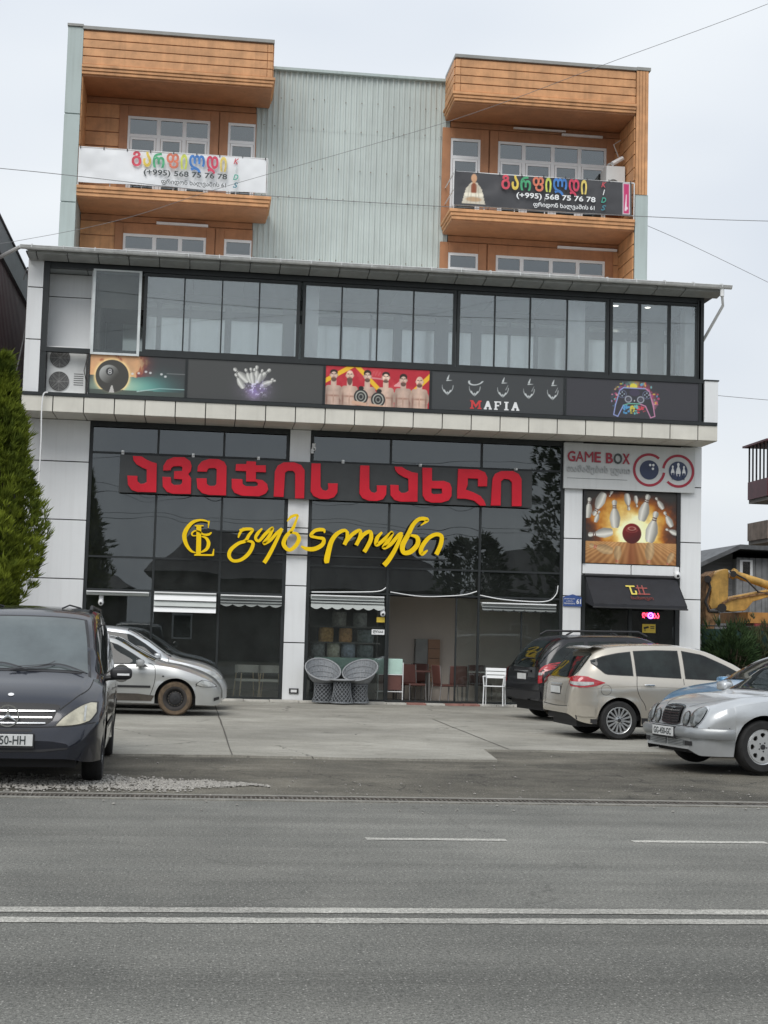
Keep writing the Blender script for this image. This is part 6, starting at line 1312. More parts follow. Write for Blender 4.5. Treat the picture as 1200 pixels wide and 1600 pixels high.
        if kind == 'steel':
            rm.lathe([(rr-.02, -.05), (rr*.72, -.02), (rr*.45, -.055), (rr*.2, -.06), (0, -.06)], (0, 0, 0), 30, 'Y')
            mt = steelb
        elif kind == 'holes':
            rm.lathe([(rr-.01, -.075), (rr*.90, -.09), (rr*.86, -.088)], (0, 0, 0), 40, 'Y'); mt = alloy
            circ = [(rr*.90*math.cos(2*math.pi*k/40), rr*.90*math.sin(2*math.pi*k/40)) for k in range(40)]; hs = []
            for k in range(8):
                a0 = 2*math.pi*k/8; ca, sa = math.cos(a0), math.sin(a0)
                hs.append([(rr*(.66+.135*math.cos(t))*ca-rr*.15*(1+.35*math.cos(t))*math.sin(t)*sa, rr*(.66+.135*math.cos(t))*sa+rr*.15*(1+.35*math.cos(t))*math.sin(t)*ca) for t in [2*math.pi*q/12 for q in range(12)]])
            rm.prism(circ, -.090, -.07, hs)
        elif kind == 'multi':
            rm.lathe([(rr-.01, -.08), (rr*.93, -.09), (rr*.90, -.08)], (0, 0, 0), 40, 'Y'); mt = alloy
            for k in range(15):
                a = 2*math.pi*k/15; ca, sa = math.cos(a), math.sin(a); w1, w0 = .016, .012
                q = lambda ra, ww, yy: (ra*ca-ww*sa, yy, ra*sa+ww*ca)
                rm.hexa([q(.04, -w0, -.055), q(rr*.93, -w1, -.075), q(rr*.93, w1, -.075), q(.04, w0, -.055)], [q(.04, -w0, -.08), q(rr*.93, -w1, -.09), q(rr*.93, w1, -.09), q(.04, w0, -.08)])
            rm.lathe([(.065, -.05), (.065, -.085), (.03, -.09), (0, -.09)], (0, 0, 0), 20, 'Y')
        else:
            mt = alloy
            for k in range(5):
                a = 2*math.pi*k/5; ca, sa = math.cos(a), math.sin(a); q = lambda ra, ww, yy: (ra*ca-ww*sa, yy, ra*sa+ww*ca)
                rm.hexa([q(.03, -.04, -.055), q(rr*.95, -.035, -.07), q(rr*.95, .035, -.07), q(.03, .04, -.055)], [q(.03, -.035, -.08), q(rr*.95, -.03, -.088), q(rr*.95, .03, -.088), q(.03, .035, -.08)])
            rm.lathe([(.08, -.05), (.08, -.085), (0, -.09)], (0, 0, 0), 20, 'Y')
        rim = rm.mesh('rim', mt); dk_ = MB().lathe([(rr-.02, .03), (0, .03)], (0, 0, 0), 24, 'Y'); dk_ = dk_.mesh('brake_disc', M('brake_dark', (.05, .045, .04), .6))
        hub = MB().lathe([(.032, -.085), (.032, -.10), (.0, -.102)], (0, 0, 0), 16, 'Y')
        for k in range(5): a = 2*math.pi*k/5+.3; hub.lathe([(.009, -.075), (.009, -.097), (0, -.098)], (.055*math.cos(a), 0, .055*math.sin(a)), 8, 'Y')
        hub = hub.mesh('hub_cap', plast)
        for xw in p['wx']:
            for sy in (-1, 1):
                o = piece('wheel', tyre, s.t, (xw, sy*(W-.10), r)); o.rotation_euler = (0, RNG.uniform(0, 6), math.pi if sy > 0 else 0)
                for nm, me in (('rim', rim), ('brake_disc', dk_), ('hub_cap', hub)): c_ = bpy.data.objects.new(nm, me); COL.objects.link(c_); c_.parent = o
                if kind == 'steel':
                    hl = MB()
                    for k in range(16): a = 2*math.pi*k/16; hl.lathe([(.013, -.066), (0, -.066)], (rr*.58*math.cos(a), 0, rr*.58*math.sin(a)), 8, 'Y')
                    c_ = hl.build('rim_hole', M('rim_grey', (.25, .22, .18), .8), None); c_.parent = o; c_.location = (0, .03, 0)
                    c_ = MB().lathe([(rr+.012, -.103), (rr-.02, -.10), (rr-.05, -.07)], (0, 0, 0), 36, 'Y').build('rim_lip', M('rust_lip', (.05, .045, .042), .9, var=.4), None, True); c_.parent = o
    def windows(s, sides, wins, glass_m=None, seal=.016):
        for v in sides:
            for w_ in wins:
                a = [(u, lo-seal, hi+seal) for u, lo, hi in w_]; d = np.sign(a[-1][0]-a[0][0])*seal; a[0] = (a[0][0]-d, a[0][1], a[0][2]); a[-1] = (a[-1][0]+d, a[-1][1], a[-1][2])
                sl_ = s.patch(v, a, plast, 'window_seal', off=.003); s.patch(v, w_, glass_m or car_glass, 'window', off=.007, parent=sl_)
    def mirror(s, x, z, sides='LR', mat=None, sz=(.10, .115, .075), y0=None):
        for v in sides:
            sy = 1 if v == 'L' else -1; h = s.ray(v, x, z, 0)[1]; c_ = (x+.02, h+sy*.17, z+.06)
            mb_ = MB().ball((0, 0, 0), 1, 1, 1, 20, 12); mb_.v = [(c_[0]+sz[0]*.8*math.copysign(abs(a)**.55, a), c_[1]+sz[1]*math.copysign(abs(b)**.6, b), c_[2]+sz[2]*.85*math.copysign(abs(c)**.6, c)) for a, b, c in mb_.v]; o = mb_.build('wing_mirror', mat or s.p['paint'], s.t, smooth=True); MB().tube([(x, h-sy*.02, z+.0), (c_[0], c_[1]-sy*.04, c_[2]-.04)], .028, 8).build('mirror_arm', plast, o)
            MB().lathe([(0, 0), (sz[1]*.82, 0), (sz[1]*.8, -.004)], (c_[0]-sz[0]*.75, c_[1], c_[2]), 18, 'X').build('mirror_glass', chrome, o)
    def plate(s, view, z, txt, w_=.52, h=.115, y=0.0, off=.02):
        sx = 1 if view == 'F' else -1; px = s.ray(view, y, z, 0)[0]+sx*off; pz0 = z-h/2
        pl = MB().box(min(px, px+sx*.012), max(px, px+sx*.012), y-w_/2, y+w_/2, pz0, z+h/2).build('number_plate', pltm, s.t, bevel=.003)
        MB().box(min(px-sx*.03, px), max(px-sx*.03, px), y-w_/2-.012, y+w_/2+.012, pz0-.02, z+h/2+.008).build('plate_holder', plast, s.t)
        if txt:
            tt = text(txt, (-w_*.42, w_*.42, -h*.34, h*.34), 0, dg, None, depth=.002, bold=.012); tt.parent = pl; tt.rotation_euler = (0, 0, math.pi/2*sx); tt.location = (px+sx*.0135, y, z)
        return pl
def place(wheel_xy, th, local, scale=1.0):
    c_, s_ = math.cos(th), math.sin(th); x, y = local[0]*scale, local[1]*scale; return (wheel_xy[0]-(c_*x-s_*y), wheel_xy[1]-(s_*x+c_*y))
R_ = math.radians
# ---- 1 black van
pv = dict(paint=paint('van_blueblack', (.008, .010, .018), metal=.15, rough=.22, coat=.8), wr=.33, arch=.40, wx=[-1.6, 1.6], rim='spoke', tuck=.05,
  top=[(-2.32, 1.0), (-2.30, 1.55), (-2.18, 1.76), (-1.8, 1.83), (0, 1.86), (.6, 1.82), (.88, 1.73), (1.30, 1.43), (1.70, 1.145), (1.80, 1.10), (2.10, .985), (2.30, .86), (2.38, .76), (2.43, .66), (2.46, .56), (2.48, .48)],
  belt=[(-2.32, 1.08), (1.2, 1.06), (1.75, 1.02), (2.1, .86), (2.35, .70), (2.48, .45)], bot=[(-2.32, .42), (-2.1, .28), (2.2, .26), (2.40, .27), (2.48, .30)],
  wid=[(-2.32, .85), (-2.25, .91), (-1.9, .95), (1.6, .95), (2.0, .945), (2.25, .90), (2.38, .82), (2.44, .74), (2.48, .62)], roofw=[(-2.32, .72), (0, .76), (.9, .73), (1.7, .80), (2.48, .6)])
sc_ = 1.0; VS = Car('parked_van', 'dark blue-black passenger van parked facing the road at the left edge', (-1.93, -16.85, .0), R_(-88.6), pv, sc_)
V = VS
V.patch('T', [(.86, -.66, .66), (1.25, -.72, .72), (1.70, -.77, .77)], plast, 'windscreen_seal', off=.003, n=8, m=12)
V.patch('T', [(.90, -.63, .63), (1.25, -.69, .69), (1.66, -.73, .73)], M('windscreen_glass', (.10, .12, .12), .05, var=.25, scale=1.5, spec=1.0), 'windscreen', off=.008, n=8, m=12)
V.windows('LR', [[(1.52, 1.12, 1.14), (1.3, 1.12, 1.32), (1.05, 1.12, 1.48), (.75, 1.12, 1.60), (.45, 1.12, 1.64)], [(.35, 1.12, 1.64), (-.85, 1.12, 1.66)], [(-.95, 1.12, 1.66), (-2.05, 1.14, 1.6)]])
for sgn in (-1, 1):
    ring_ = [(sgn*.34, .655), (sgn*.48, .73), (sgn*.66, .82), (sgn*.80, .85)]
    V.patch('F', [(sgn*.46, .615, .63), (sgn*.52, .615, .70), (sgn*.62, .62, .78), (sgn*.72, .635, .835), (sgn*.81, .67, .865), (sgn*.875, .75, .86)], plast, 'headlight_surround', off=.004, n=18, m=5)
    h_ = V.patch('F', [(sgn*.48, .624, .635), (sgn*.54, .626, .70), (sgn*.63, .632, .77), (sgn*.72, .647, .822), (sgn*.80, .68, .85), (sgn*.855, .76, .845)], lampy, 'headlight', off=.012, n=18, m=5)
    V.patch('F', [(sgn*.74, .67, .81), (sgn*.76, .68, .825)], lampg, 'lamp_divider', off=.018, n=2, m=4, parent=h_)
    V.line('T', [(1.72, sgn*.80), (2.0, sgn*.76), (2.25, sgn*.62), (2.36, sgn*.50)], .010)
    V.line('F', [(sgn*.0, .605), (sgn*.35, .612), (sgn*.62, .63), (sgn*.86, .66)], .010)
    V.patch('F', [(sgn*0, .365, .385), (sgn*.35, .37, .395), (sgn*.60, .40, .415)], plast, 'bumper_slot', off=.006)
V.patch('F', [(-.50, .80, .825), (-.44, .68, .835), (-.36, .63, .84), (0, .61, .845), (.36, .63, .84), (.44, .68, .835), (.50, .80, .825)], M('grille_black', (.012, .012, .013), .5), 'grille', off=.004, n=16, m=6)
for z, hw in ((.765, .46), (.705, .43), (.65, .37)): V.line('F', [(-hw, z), (0, z-.004), (hw, z)], .013, chrome, 'grille_bar', off=.016)
V.patch('F', [(-.24, .565, .59), (0, .56, .592), (.24, .565, .59)], plast, 'lower_grille', off=.004)
V.plate('F', .485, '', off=.035)
pxx = V.ray('F', 0, .485, 0)[0]+.035
tt = text('950-HH', (-.11, .19, -.044, .044), 0, dg, None, depth=.002, bold=.012); tt.parent = V.t; tt.name = 'plate_number'; tt.rotation_euler = (0, 0, math.pi/2); tt.location = (pxx+.0135, 0, .485)
st = MB(); x_ = V.ray('F', 0, .72, 0)[0]+.045
st.lathe([(.098, -.006), (.112, -.006), (.112, .006), (.098, .006)], (x_, 0, .72), 30, 'X', closed=True)
for k in range(3):
    a = math.pi/2+2*math.pi*k/3; c0, s0 = math.cos(a), math.sin(a); st._add([(x_+.008, .10*c0, .72+.10*s0), (x_, -.018*s0, .72+.018*c0), (x_+.004, -.016*c0, .72-.016*s0), (x_, .018*s0, .72-.018*c0)], [(0, 1, 2), (0, 2, 3)])
st.build('star_emblem', chrome, V.t); 
V.oval('T', (2.22, 0), .022, .03, M('sticker_white', (.75, .75, .75), .5), 'bonnet_badge', off=.006)
for dy in (-.32, .28): V.line('T', [(1.70, dy-.36), (1.66, dy-.1), (1.60, dy+.15), (1.70, dy+.42)], .022, plast, 'wiper', off=.03); V.line('T', [(1.67, dy-.34), (1.62, dy-.0), (1.56, dy+.1)], .012, plast, 'wiper', off=.035)
V.mirror(1.22, 1.07, sz=(.09, .12, .08), mat=plast)
for sy in (1, -1):
    h = V.ray('L' if sy > 0 else 'R', 1.22, 1.07, 0)[1]; MB().box(1.28, 1.33, min(h+sy*.13, h+sy*.26), max(h+sy*.13, h+sy*.26), 1.11, 1.132).build('indicator', whitep, V.t)
for v in 'LR':
    V.line(v, [(1.15, .40), (1.18, .9), (1.22, 1.05)], .009); V.line(v, [(.40, .35), (.40, 1.08)], .009); V.line(v, [(-.9, .35), (-.9, 1.08)], .009); V.patch(v, [(-1.1, .52, .58), (1.1, .52, .58)], plast, 'rub_strip', off=.010, m=1)
    V.patch(v, [(.42, .92, .95), (.60, .92, .95)], plast, 'door_handle', off=.02, m=1)
rr_ = MB()
for sy in (-1, 1): rr_.tube([(-1.9, sy*.68, 1.80), (-1.8, sy*.68, 1.85), (.3, sy*.68, 1.86), (.45, sy*.68, 1.81)], .02, 6).build('roof_rail', plast, V.t, True); rr_ = MB()
for y_ in (-.50, .36): MB().tube([(.55, y_, 1.83), (.50, y_+.08, 1.87), (.40, y_+.2, 1.84)], .010, 5).build('roof_clip', plast, V.t)
# interior hints seen through the van windscreen are left to the reflection
# ---- 2 silver hatchback
pa = dict(paint=paint('silver_paint_warm', (.50, .51, .50), metal=.5, rough=.33, var=.04), wr=.305, arch=.365, wx=[-1.3, 1.3], rim='steel', rr=.205, tyre=M('muddy_tyre', (.15, .105, .065), .95, var=.5, scale=7, col2=(.05, .04, .03)),
  top=[(-2.0, .75), (-1.97, .95), (-1.85, 1.05), (-1.45, 1.34), (-1.0, 1.41), (-.3, 1.43), (.15, 1.38), (.5, 1.20), (.92, .985), (1.0, .955), (1.4, .88), (1.75, .77), (1.95, .66), (2.04, .56), (2.08, .50), (2.10, .44)],
  belt=[(-2.0, .86), (.9, .89), (1.2, .86), (1.75, .70), (2.0, .56), (2.1, .42)], bot=[(-2.0, .40), (-1.8, .24), (1.8, .20), (2.0, .19), (2.1, .24)],
  wid=[(-2.0, .72), (-1.9, .80), (-1.4, .85), (1.3, .855), (1.7, .83), (1.92, .74), (2.03, .62), (2.1, .46)], roofw=[(-2.0, .5), (-1, .58), (.2, .57), (.95, .68), (2.1, .5)])
A = Car('silver_hatchback', 'muddy silver hatchback with a black steel wheel beside the black van', place((-.40, -6.6), R_(-3), (1.3, -.74), 1.04), R_(-3), pa, 1.04)
A.windows('LR', [[(.72, .92, .935), (.5, .915, 1.08), (.25, .91, 1.22), (0, .905, 1.30), (-.28, .90, 1.33)], [(-.36, .90, 1.33), (-1.05, .90, 1.32)]])
A.patch('T', [(.17, -.55, .55), (.5, -.60, .60), (.90, -.68, .68)], car_glass, 'windscreen', off=.006, n=8, m=10)
A.patch('R', [(-.36, .485, .525), (.86, .49, .53)], plast, 'rub_strip', off=.016, m=1); A.patch('R', [(-.9, .21, .30), (.88, .21, .30)], M('sill_dirty', (.10, .085, .07), .8, var=.3), 'sill', off=.008, m=2)
A.line('R', [(.80, .93), (.92, .86), (.93, .6), (.84, .32), (.80, .30)], .010); A.line('R', [(-.32, .30), (-.32, .90)], .009); A.line('R', [(1.66, .53), (1.72, .56), (2.0, .575)], .010)
for k, v in (('R', -1), ('L', 1)):
    A.patch(k, [(1.66, .555, .58), (1.76, .525, .65), (1.86, .52, .635), (1.96, .52, .60), (2.02, .525, .55)], plast, 'headlight_surround', off=.004, n=10, m=4)
    A.patch(k, [(1.68, .56, .585), (1.77, .535, .64), (1.86, .53, .625), (1.95, .53, .592), (2.0, .535, .55)], lampg, 'headlight', off=.011, n=10, m=4)
A.patch('R', [(1.98, .27, .33), (2.07, .30, .35)], plast, 'fog_recess', off=.006, n=4, m=2); A.oval('R', (1.08, .70), .022, .012, plast, 'side_indicator', off=.008)
A.patch('R', [(.60, .86, .865), (.72, .86, .92), (.8, .86, .865)], plast, 'mirror_triangle', off=.005, n=4, m=2)
A.mirror(.66, .87, mat=M('mirror_grey', (.36, .37, .37), .3, coat=.5), sz=(.085, .10, .075)); A.line('T', [(.98, -.3), (.94, -.1), (.98, .3)], .02, plast, 'wiper', off=.02)
# ---- 3 second silver car behind it
pb_ = dict(pa); pb_.update(paint=paint('silver_paint_cool', (.60, .62, .63), metal=.5, rough=.3, var=.03), rim='spoke', tyre=rubber,
  top=[(-2.0, .8), (-1.97, 1.1), (-1.8, 1.4), (-1.3, 1.56), (-.4, 1.60), (.10, 1.56), (.5, 1.36), (1.02, 1.04), (1.12, 1.0), (1.5, .93), (1.85, .80), (1.98, .68), (2.04, .58), (2.08, .50), (2.10, .44)],
  belt=[(-2.0, .95), (.9, .97), (1.2, .92), (1.75, .78), (2.0, .62), (2.1, .42)])
A2 = Car('silver_family_car', 'taller silver car parked behind the silver hatchback near the shop window', (-1.55, -3.6), R_(-2), pb_, 1.03)
A2.windows('LR', [[(.80, 1.0, 1.02), (.5, 1.0, 1.24), (.2, 1.0, 1.42), (-.3, 1.0, 1.48)], [(-.38, 1.0, 1.48), (-1.3, 1.0, 1.46)]])
A2.patch('T', [(.13, -.56, .56), (.5, -.60, .60), (1.0, -.68, .68)], car_glass, 'windscreen', off=.006, n=8, m=10)
for k in 'RL': A2.patch(k, [(1.68, .66, .74), (1.78, .61, .76), (1.9, .60, .72), (2.0, .60, .64)], lampg, 'headlight', off=.010, n=8, m=4)
A2.line('R', [(.95, 1.0), (.98, .7), (.9, .3)], .010); A2.mirror(.74, .97, mat=pb_['paint'], sz=(.08, .09, .07)); A2.patch('R', [(-.4, .5, .54), (.9, .5, .54)], plast, 'rub_strip', off=.014, m=1)
A2.patch('F', [(-.25, .60, .66), (0, .60, .67), (.25, .60, .66)], plast, 'grille', off=.006, n=8, m=3)
# ---- 4 black SUV
ps = dict(paint=paint('suv_black', (.006, .006, .008), metal=.1, rough=.25, coat=.5), wr=.345, arch=.42, wx=[-1.32, 1.32], rim='spoke', tuck=.03, flare=.03,
  top=[(-2.16, .85), (-2.14, 1.05), (-2.05, 1.22), (-1.75, 1.55), (-1.55, 1.66), (-1.1, 1.71), (0, 1.73), (.4, 1.66), (.8, 1.40), (1.15, 1.12), (1.25, 1.08), (1.7, 1.0), (2.0, .85), (2.1, .65), (2.16, .5)],
  belt=[(-2.16, .98), (1.1, 1.0), (1.8, .85), (2.16, .48)], bot=[(-2.16, .40), (-1.9, .33), (1.9, .33), (2.16, .35)],
  wid=[(-2.16, .80), (-2.08, .88), (-1.8, .92), (1.3, .92), (1.8, .88), (2.05, .78), (2.16, .6)], roofw=[(-2.16, .60), (-1, .66), (.4, .64), (1.2, .74), (2.16, .6)])
th = R_(12); S = Car('black_suv', 'black sport utility vehicle with roof rails seen from behind beside the white chair', place((7.12, -4.4), th, (-1.32, .80)), th, ps)
S.patch('B', [(-.66, 1.06, 1.50), (-.60, 1.05, 1.56), (0, 1.04, 1.58), (.60, 1.05, 1.56), (.66, 1.06, 1.50)], car_glass, 'rear_window', off=.006, n=12, m=6)
S.windows('LR', [[(-1.95, 1.06, 1.10), (-1.75, 1.06, 1.36), (-1.5, 1.06, 1.54), (-1.15, 1.06, 1.58)], [(-1.05, 1.06, 1.58), (-.2, 1.06, 1.60)], [(-.1, 1.06, 1.60), (.4, 1.06, 1.54), (.75, 1.06, 1.32), (1.0, 1.06, 1.1)]])
for sg in (-1, 1):
    l_ = S.patch('B', [(sg*.755, .74, 1.08), (sg*.80, .74, 1.16), (sg*.845, .76, 1.17)], redlamp, 'tail_light', off=.012, n=6, m=6); S.patch('B', [(sg*.765, .90, .95), (sg*.84, .90, .95)], lampg, 'reverse_lamp', off=.018, n=4, m=2, parent=l_)
    MB().tube([(-1.5, sg*.62, 1.70), (-1.35, sg*.62, 1.78), (.1, sg*.62, 1.80), (.3, sg*.62, 1.71)], .022, 6).build('roof_rail', plast, S.t, True)
S.plate('B', .86, '', w_=.40, off=.012); S.line('B', [(-.4, .97), (0, .985), (.4, .97)], .05, plast, 'tailgate_handle', off=.02); S.line('B', [(-.3, .965), (.3, .965)], .012, chrome, 'handle_trim', off=.03)
S.line('B', [(-.78, .60), (0, .59), (.78, .60)], .02, seamm); S.patch('B', [(-.82, .36, .58), (0, .34, .58), (.82, .36, .58)], plast, 'rear_bumper', off=.03, n=10, m=3)
S.line('B', [(.3, 1.10), (.1, 1.2), (-.3, 1.22)], .02, plast, 'rear_wiper', off=.02); S.mirror(.85, 1.0)
S.patch('T', [(.42, -.60, .60), (1.12, -.72, .72)], car_glass, 'windscreen', off=.006, n=8, m=10)
# ---- 5 beige people carrier
pc = dict(paint=paint('champagne_paint', (.54, .50, .43), metal=.5, rough=.24, var=.03), wr=.325, arch=.385, wx=[-1.32, 1.32], rim='multi', rr=.225, tuck=.06,
  top=[(-2.17, .62), (-2.15, .80), (-2.10, 1.02), (-2.02, 1.12), (-1.85, 1.32), (-1.62, 1.51), (-1.45, 1.565), (-1.0, 1.61), (-.3, 1.625), (.25, 1.56), (.75, 1.36), (1.35, 1.06), (1.45, 1.02), (1.85, .90), (2.05, .74), (2.15, .55), (2.19, .42)],
  belt=[(-2.17, .90), (-2.0, 1.03), (-1.2, 1.02), (1.0, .96), (1.5, .90), (2.0, .66), (2.19, .4)], bot=[(-2.17, .42), (-2.0, .30), (-1.8, .26), (1.8, .22), (2.1, .22), (2.19, .28)],
  wid=[(-2.17, .70), (-2.12, .80), (-2.0, .87), (-1.7, .905), (-1.2, .915), (1.2, .91), (1.7, .88), (2.0, .78), (2.12, .66), (2.19, .5)], roofw=[(-2.17, .55), (-1.6, .60), (-1, .63), (.2, .62), (1.4, .74), (2.19, .5)])
th = R_(4); C_ = Car('beige_people_carrier', 'champagne beige people carrier with multi-spoke wheels parked before the black car', place((6.84, -10.9), th, (-1.32, -.81), .97), th, pc, .97)
C_.windows('LR', [[(-1.75, 1.28, 1.30), (-1.55, 1.10, 1.38), (-1.3, 1.09, 1.435), (-1.08, 1.085, 1.465)], [(-1.0, 1.085, 1.475), (-.6, 1.07, 1.50), (-.22, 1.06, 1.50)], [(-.12, 1.055, 1.50), (.25, 1.045, 1.44), (.65, 1.03, 1.27), (1.0, 1.02, 1.09), (1.08, 1.015, 1.03)]])
C_.patch('B', [(-.66, 1.04, 1.13), (-.58, 1.03, 1.42), (-.45, 1.02, 1.45), (.45, 1.02, 1.45), (.58, 1.03, 1.42), (.66, 1.04, 1.13)], car_glass, 'rear_window', off=.006, n=16, m=6)
sp_ = [[(x, y, z) for y in np.linspace(-.60, .60, 9)] for x, z in ((-1.50, 1.565), (-1.72, 1.545), (-1.80, 1.515), (-1.70, 1.49))]
MB().grid(sp_).build('roof_spoiler', pc['paint'], C_.t, True)
for v, sg in (('R', -1), ('L', 1)):
    C_.patch(v, [(-2.13, .93, 1.0), (-2.05, .86, 1.05), (-1.9, .865, 1.045), (-1.75, .89, 1.0), (-1.58, .945, .95)], redlamp, 'tail_light', off=.010, n=16, m=5)
    C_.patch(v, [(-2.10, .90, .955), (-1.95, .89, .955), (-1.78, .92, .955)], lampg, 'tail_light_clear', off=.016, n=8, m=2)
    C_.patch('B', [(sg*.84, .87, 1.04), (sg*.74, .88, 1.045), (sg*.62, .93, 1.03)], redlamp, 'tail_light', off=.010, n=6, m=4); C_.patch('B', [(sg*.82, .90, .95), (sg*.68, .93, .96)], lampg, 'tail_light_clear', off=.016, n=5, m=2)
    C_.line(v, [(-1.0, 1.07), (-1.02, .9), (-.98, .75), (-.88, .60), (-.85, .50)], .009); C_.line(v, [(-.17, 1.04), (-.17, .35)], .009); C_.line(v, [(-.85, .32), (1.0, .30)], .009); C_.line(v, [(1.02, 1.0), (1.0, .6), (.95, .35)], .009)
    for xh in (-.80, .20): C_.oval(v, (xh, .915), .11, .028, pc['paint'], 'handle_recess', off=.004); C_.oval(v, (xh, .920), .095, .014, chrome, 'door_handle', off=.03, bulge=.012)
    C_.patch(v, [(-1.82, .26, .34), (-1.70, .26, .34)], plast, 'sill', off=.006); C_.patch(v, [(-.92, .22, .31), (.92, .22, .31)], plast, 'sill', off=.008, m=2)
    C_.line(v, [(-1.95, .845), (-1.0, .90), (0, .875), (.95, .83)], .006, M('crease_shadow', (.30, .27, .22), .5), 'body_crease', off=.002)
C_.line('R', [(-1.565+.09*math.cos(a), .83+.085*math.sin(a)) for a in [2*math.pi*k/16 for k in range(17)]], .006, k=2, name='fuel_flap')
C_.patch('B', [(-.80, .30, .40), (0, .29, .41), (.80, .30, .40)], plast, 'rear_valance', off=.012, n=10, m=3); C_.line('B', [(-.72, .55), (0, .53), (.72, .55)], .012); C_.line('B', [(-.55, .56), (-.56, .8), (-.62, .95)], .010); C_.line('B', [(.55, .56), (.56, .8), (.62, .95)], .010)
C_.plate('B', .80, '', w_=.50, off=.012); C_.line('B', [(-.3, .90), (.3, .90)], .025, chrome, 'tailgate_trim', off=.014); C_.patch('T', [(.27, -.56, .56), (1.33, -.72, .72)], car_glass, 'windscreen', off=.006, n=8, m=10)
C_.mirror(1.02, 1.0); C_.patch('R', [(-2.06, .40, .56), (-1.95, .38, .57), (-1.75, .38, .55)], pc['paint'], 'bumper_corner', off=.018, n=6, m=3)
# ---- 6 blue car
pbl = dict(pa); pbl.update(paint=paint('blue_paint', (.12, .27, .44), metal=.4, rough=.28, coat=.6), rim='spoke', tyre=rubber,
  top=[(-2.1, .75), (-2.05, .95), (-1.7, 1.02), (-1.2, 1.30), (-.7, 1.41), (0, 1.42), (.35, 1.35), (.75, 1.16), (1.05, 1.0), (1.15, .975), (1.6, .90), (1.95, .77), (2.1, .60), (2.16, .5), (2.2, .42)], wid=[(-2.1, .7), (-1.9, .82), (1.3, .86), (1.8, .83), (2.05, .72), (2.2, .5)], belt=[(-2.1, .86), (.9, .88), (1.3, .84), (1.8, .72), (2.2, .42)], bot=[(-2.1, .4), (-1.8, .22), (1.9, .2), (2.2, .24)], roofw=[(-2.1, .5), (-.7, .58), (.3, .57), (1.1, .68), (2.2, .5)])
th = R_(180+9); BC = Car('blue_car', 'blue car mostly hidden behind the old silver saloon at the right edge', (9.25, -12.9), th, pbl, 1.07)
BC.patch('T', [(.37, -.55, .55), (.75, -.60, .60), (1.04, -.68, .68)], car_glass, 'windscreen', off=.006, n=8, m=10); BC.windows('LR', [[(.88, .92, .94), (.5, .92, 1.14), (.1, .92, 1.29), (-.3, .92, 1.32)], [(-.4, .92, 1.32), (-1.2, .92, 1.2)]])
for sg in (-1, 1): BC.patch('F', [(sg*.45, .55, .62), (sg*.6, .55, .68), (sg*.72, .58, .68)], lampg, 'headlight', off=.01, n=6, m=4)
BC.mirror(.8, .9); BC.line('T', [(1.08, -.5), (1.02, -.1), (1.08, .35)], .02, plast, 'wiper', off=.02)
# ---- 7 old silver saloon
pm = dict(paint=paint('silver_saloon_paint', (.52, .54, .55), metal=.45, rough=.33, var=.10), wr=.325, arch=.385, wx=[-1.415, 1.415], rim='holes', rr=.215, tuck=.08,
  top=[(-2.4, .7), (-2.36, .9), (-2.1, 1.0), (-1.6, 1.05), (-.95, 1.38), (-.4, 1.43), (.1, 1.42), (.4, 1.33), (.75, 1.12), (1.02, .985), (1.10, .965), (1.5, .93), (1.85, .865), (2.08, .79), (2.16, .72), (2.19, .60), (2.205, .54), (2.25, .50)],
  belt=[(-2.4, .85), (.9, .90), (1.1, .90), (1.5, .86), (1.85, .79), (2.05, .70), (2.16, .58), (2.25, .44)], bot=[(-2.4, .42), (-2.1, .26), (1.9, .20), (2.15, .20), (2.25, .27)],
  wid=[(-2.4, .70), (-2.2, .84), (-1.6, .895), (1.4, .90), (1.75, .885), (1.95, .85), (2.08, .78), (2.18, .68), (2.25, .56)], roofw=[(-2.4, .55), (-1, .60), (.1, .60), (1.05, .74), (2.25, .56)])
th = R_(180+11); W_ = Car('old_silver_saloon', 'old silver saloon with twin oval headlights parked facing left at the right edge', place((7.02, -16.6), th, (1.415, .79), 1.02), th, pm, 1.02)
W_.patch('T', [(.42, -.57, .57), (.75, -.63, .63), (1.0, -.70, .70)], car_glass, 'windscreen', off=.006, n=8, m=10)
W_.windows('LR', [[(.86, .95, .965), (.6, .95, 1.10), (.3, .95, 1.24), (-.05, .95, 1.31)], [(-.15, .95, 1.31), (-.8, .95, 1.27), (-1.15, .95, 1.1)]])
gr_ = W_.patch('F', [(-.235, .575, .765), (-.19, .555, .785), (0, .545, .795), (.19, .555, .785), (.235, .575, .765)], chrome, 'grille_surround', off=.012, n=14, m=6)
W_.patch('F', [(-.21, .59, .755), (-.17, .57, .77), (0, .56, .778), (.17, .57, .77), (.21, .59, .755)], M('grille_black'), 'grille', off=.022, n=14, m=6, parent=gr_)
for k in range(6): z = .59+k*.031; W_.line('F', [(-.20, z), (0, z-.003), (.20, z)], .009, chrome, 'grille_bar', off=.034)
W_.line('F', [(0, .562), (0, .77)], .012, chrome, 'grille_bar', off=.038)
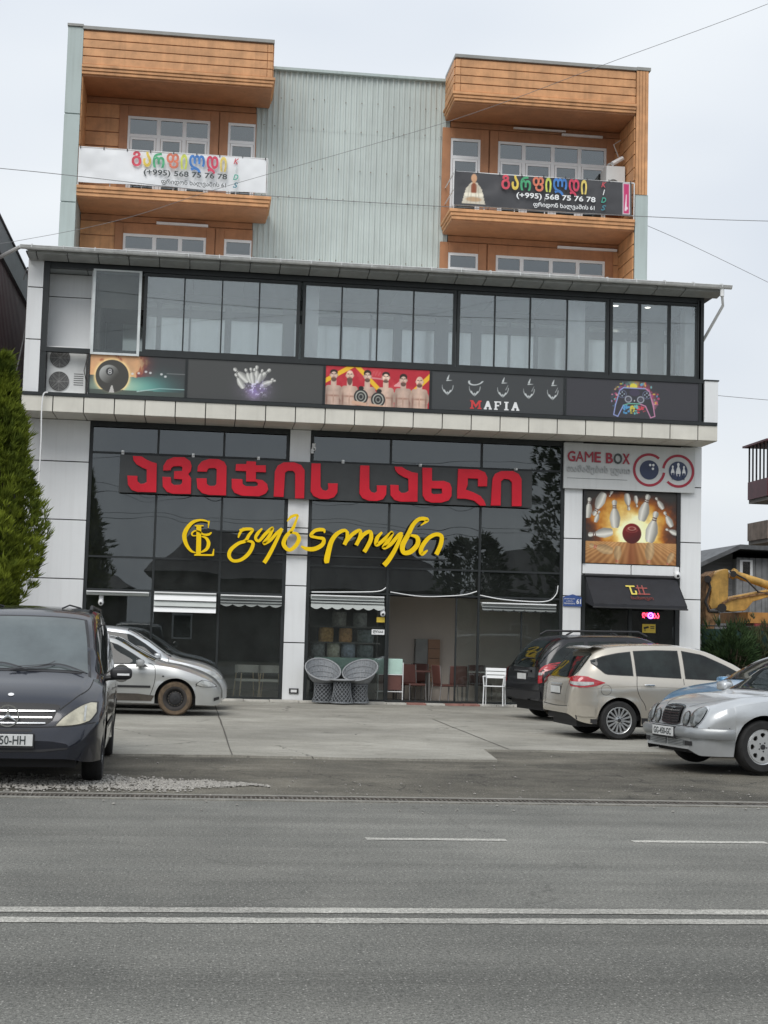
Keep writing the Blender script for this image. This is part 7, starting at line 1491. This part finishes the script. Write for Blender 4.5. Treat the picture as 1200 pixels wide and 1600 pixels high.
for sg in (-1, 1):
    for (y_, z_, ru, rv, ro) in ((.36, .635, .070, .082, .25), (.565, .665, .098, .118, .35)):
        W_.oval('F', (sg*y_, z_), ru+.014, rv+.014, chrome, 'headlight_ring', off=.006, rot=-sg*ro); W_.oval('F', (sg*y_, z_), ru, rv, M('lamp_grey', (.22, .235, .235), .08, metal=.3, var=.4, scale=18, coat=1), 'headlight', off=.018, rot=-sg*ro, bulge=.02)
    W_.line('T', [(1.05, sg*.70), (1.5, sg*.62), (1.95, sg*.42), (2.10, sg*.28)], .008)
    v = 'L' if sg > 0 else 'R'; W_.line(v, [(1.10, .92), (1.06, .6), (.98, .3)], .008)
    W_.patch('F', [(sg*.02, .30, .385), (sg*.30, .30, .385), (sg*.42, .31, .37)], M('lower_grille_grey', (.14, .15, .15), .5), 'lower_grille', off=.006, n=8, m=2); W_.patch('F', [(sg*.44, .31, .37), (sg*.58, .32, .37)], plast, 'fog_lamp', off=.008, n=4, m=2)
    for k in range(4): z = .31+k*.019; W_.line('F', [(sg*.02, z), (sg*.41, z+.002)], .006, pm['paint'], 'lower_grille_bar', off=.012)
# wrap-round bumper with rub strip
bm = M('bumper_grey', (.30, .315, .32), .35, metal=.4, var=.12, coat=.6); rows = []
for z, o in ((.405, .0), (.41, .035), (.44, .05), (.50, .05), (.53, .03), (.535, .0)):
    row = []
    for k in range(33):
        a = lerp(-1, 1, k/32); y_ = math.copysign(1-(1-abs(a))**1.0, a)
        if abs(a) < .72: yy = a/.72*.78; p_ = W_.ray('F', yy, .46, 0); xx = p_[0]
        else: t = (abs(a)-.72)/.28; yy = math.copysign(.78+.115*math.sin(t*math.pi/2), a); xx = lerp(W_.ray('F', .78, .46, 0)[0], 1.83, t)
        n_ = Vector((1.0 if abs(a) < .5 else lerp(1, .25, (abs(a)-.5)/.5), a*.9, 0)).normalized(); row.append((xx+n_.x*(o+.005), yy+n_.y*(o+.005)*.6, z))
    rows.append(row)
MB().grid(rows).build('bumper', bm, W_.t, smooth=True); 
W_.line('F', [(-.85, .545), (0, .54), (.85, .545)], .008)
W_.plate('F', .465, 'GG-450-GC', w_=.52, off=.062)
W_.mirror(.82, .94); W_.line('T', [(1.05, -.4), (1.0, -.1), (1.04, .3)], .018, plast, 'wiper', off=.02)
for v in 'LR': W_.patch(v, [(-.9, .42, .52), (.95, .42, .52)], bm, 'side_cladding', off=.012, m=2)
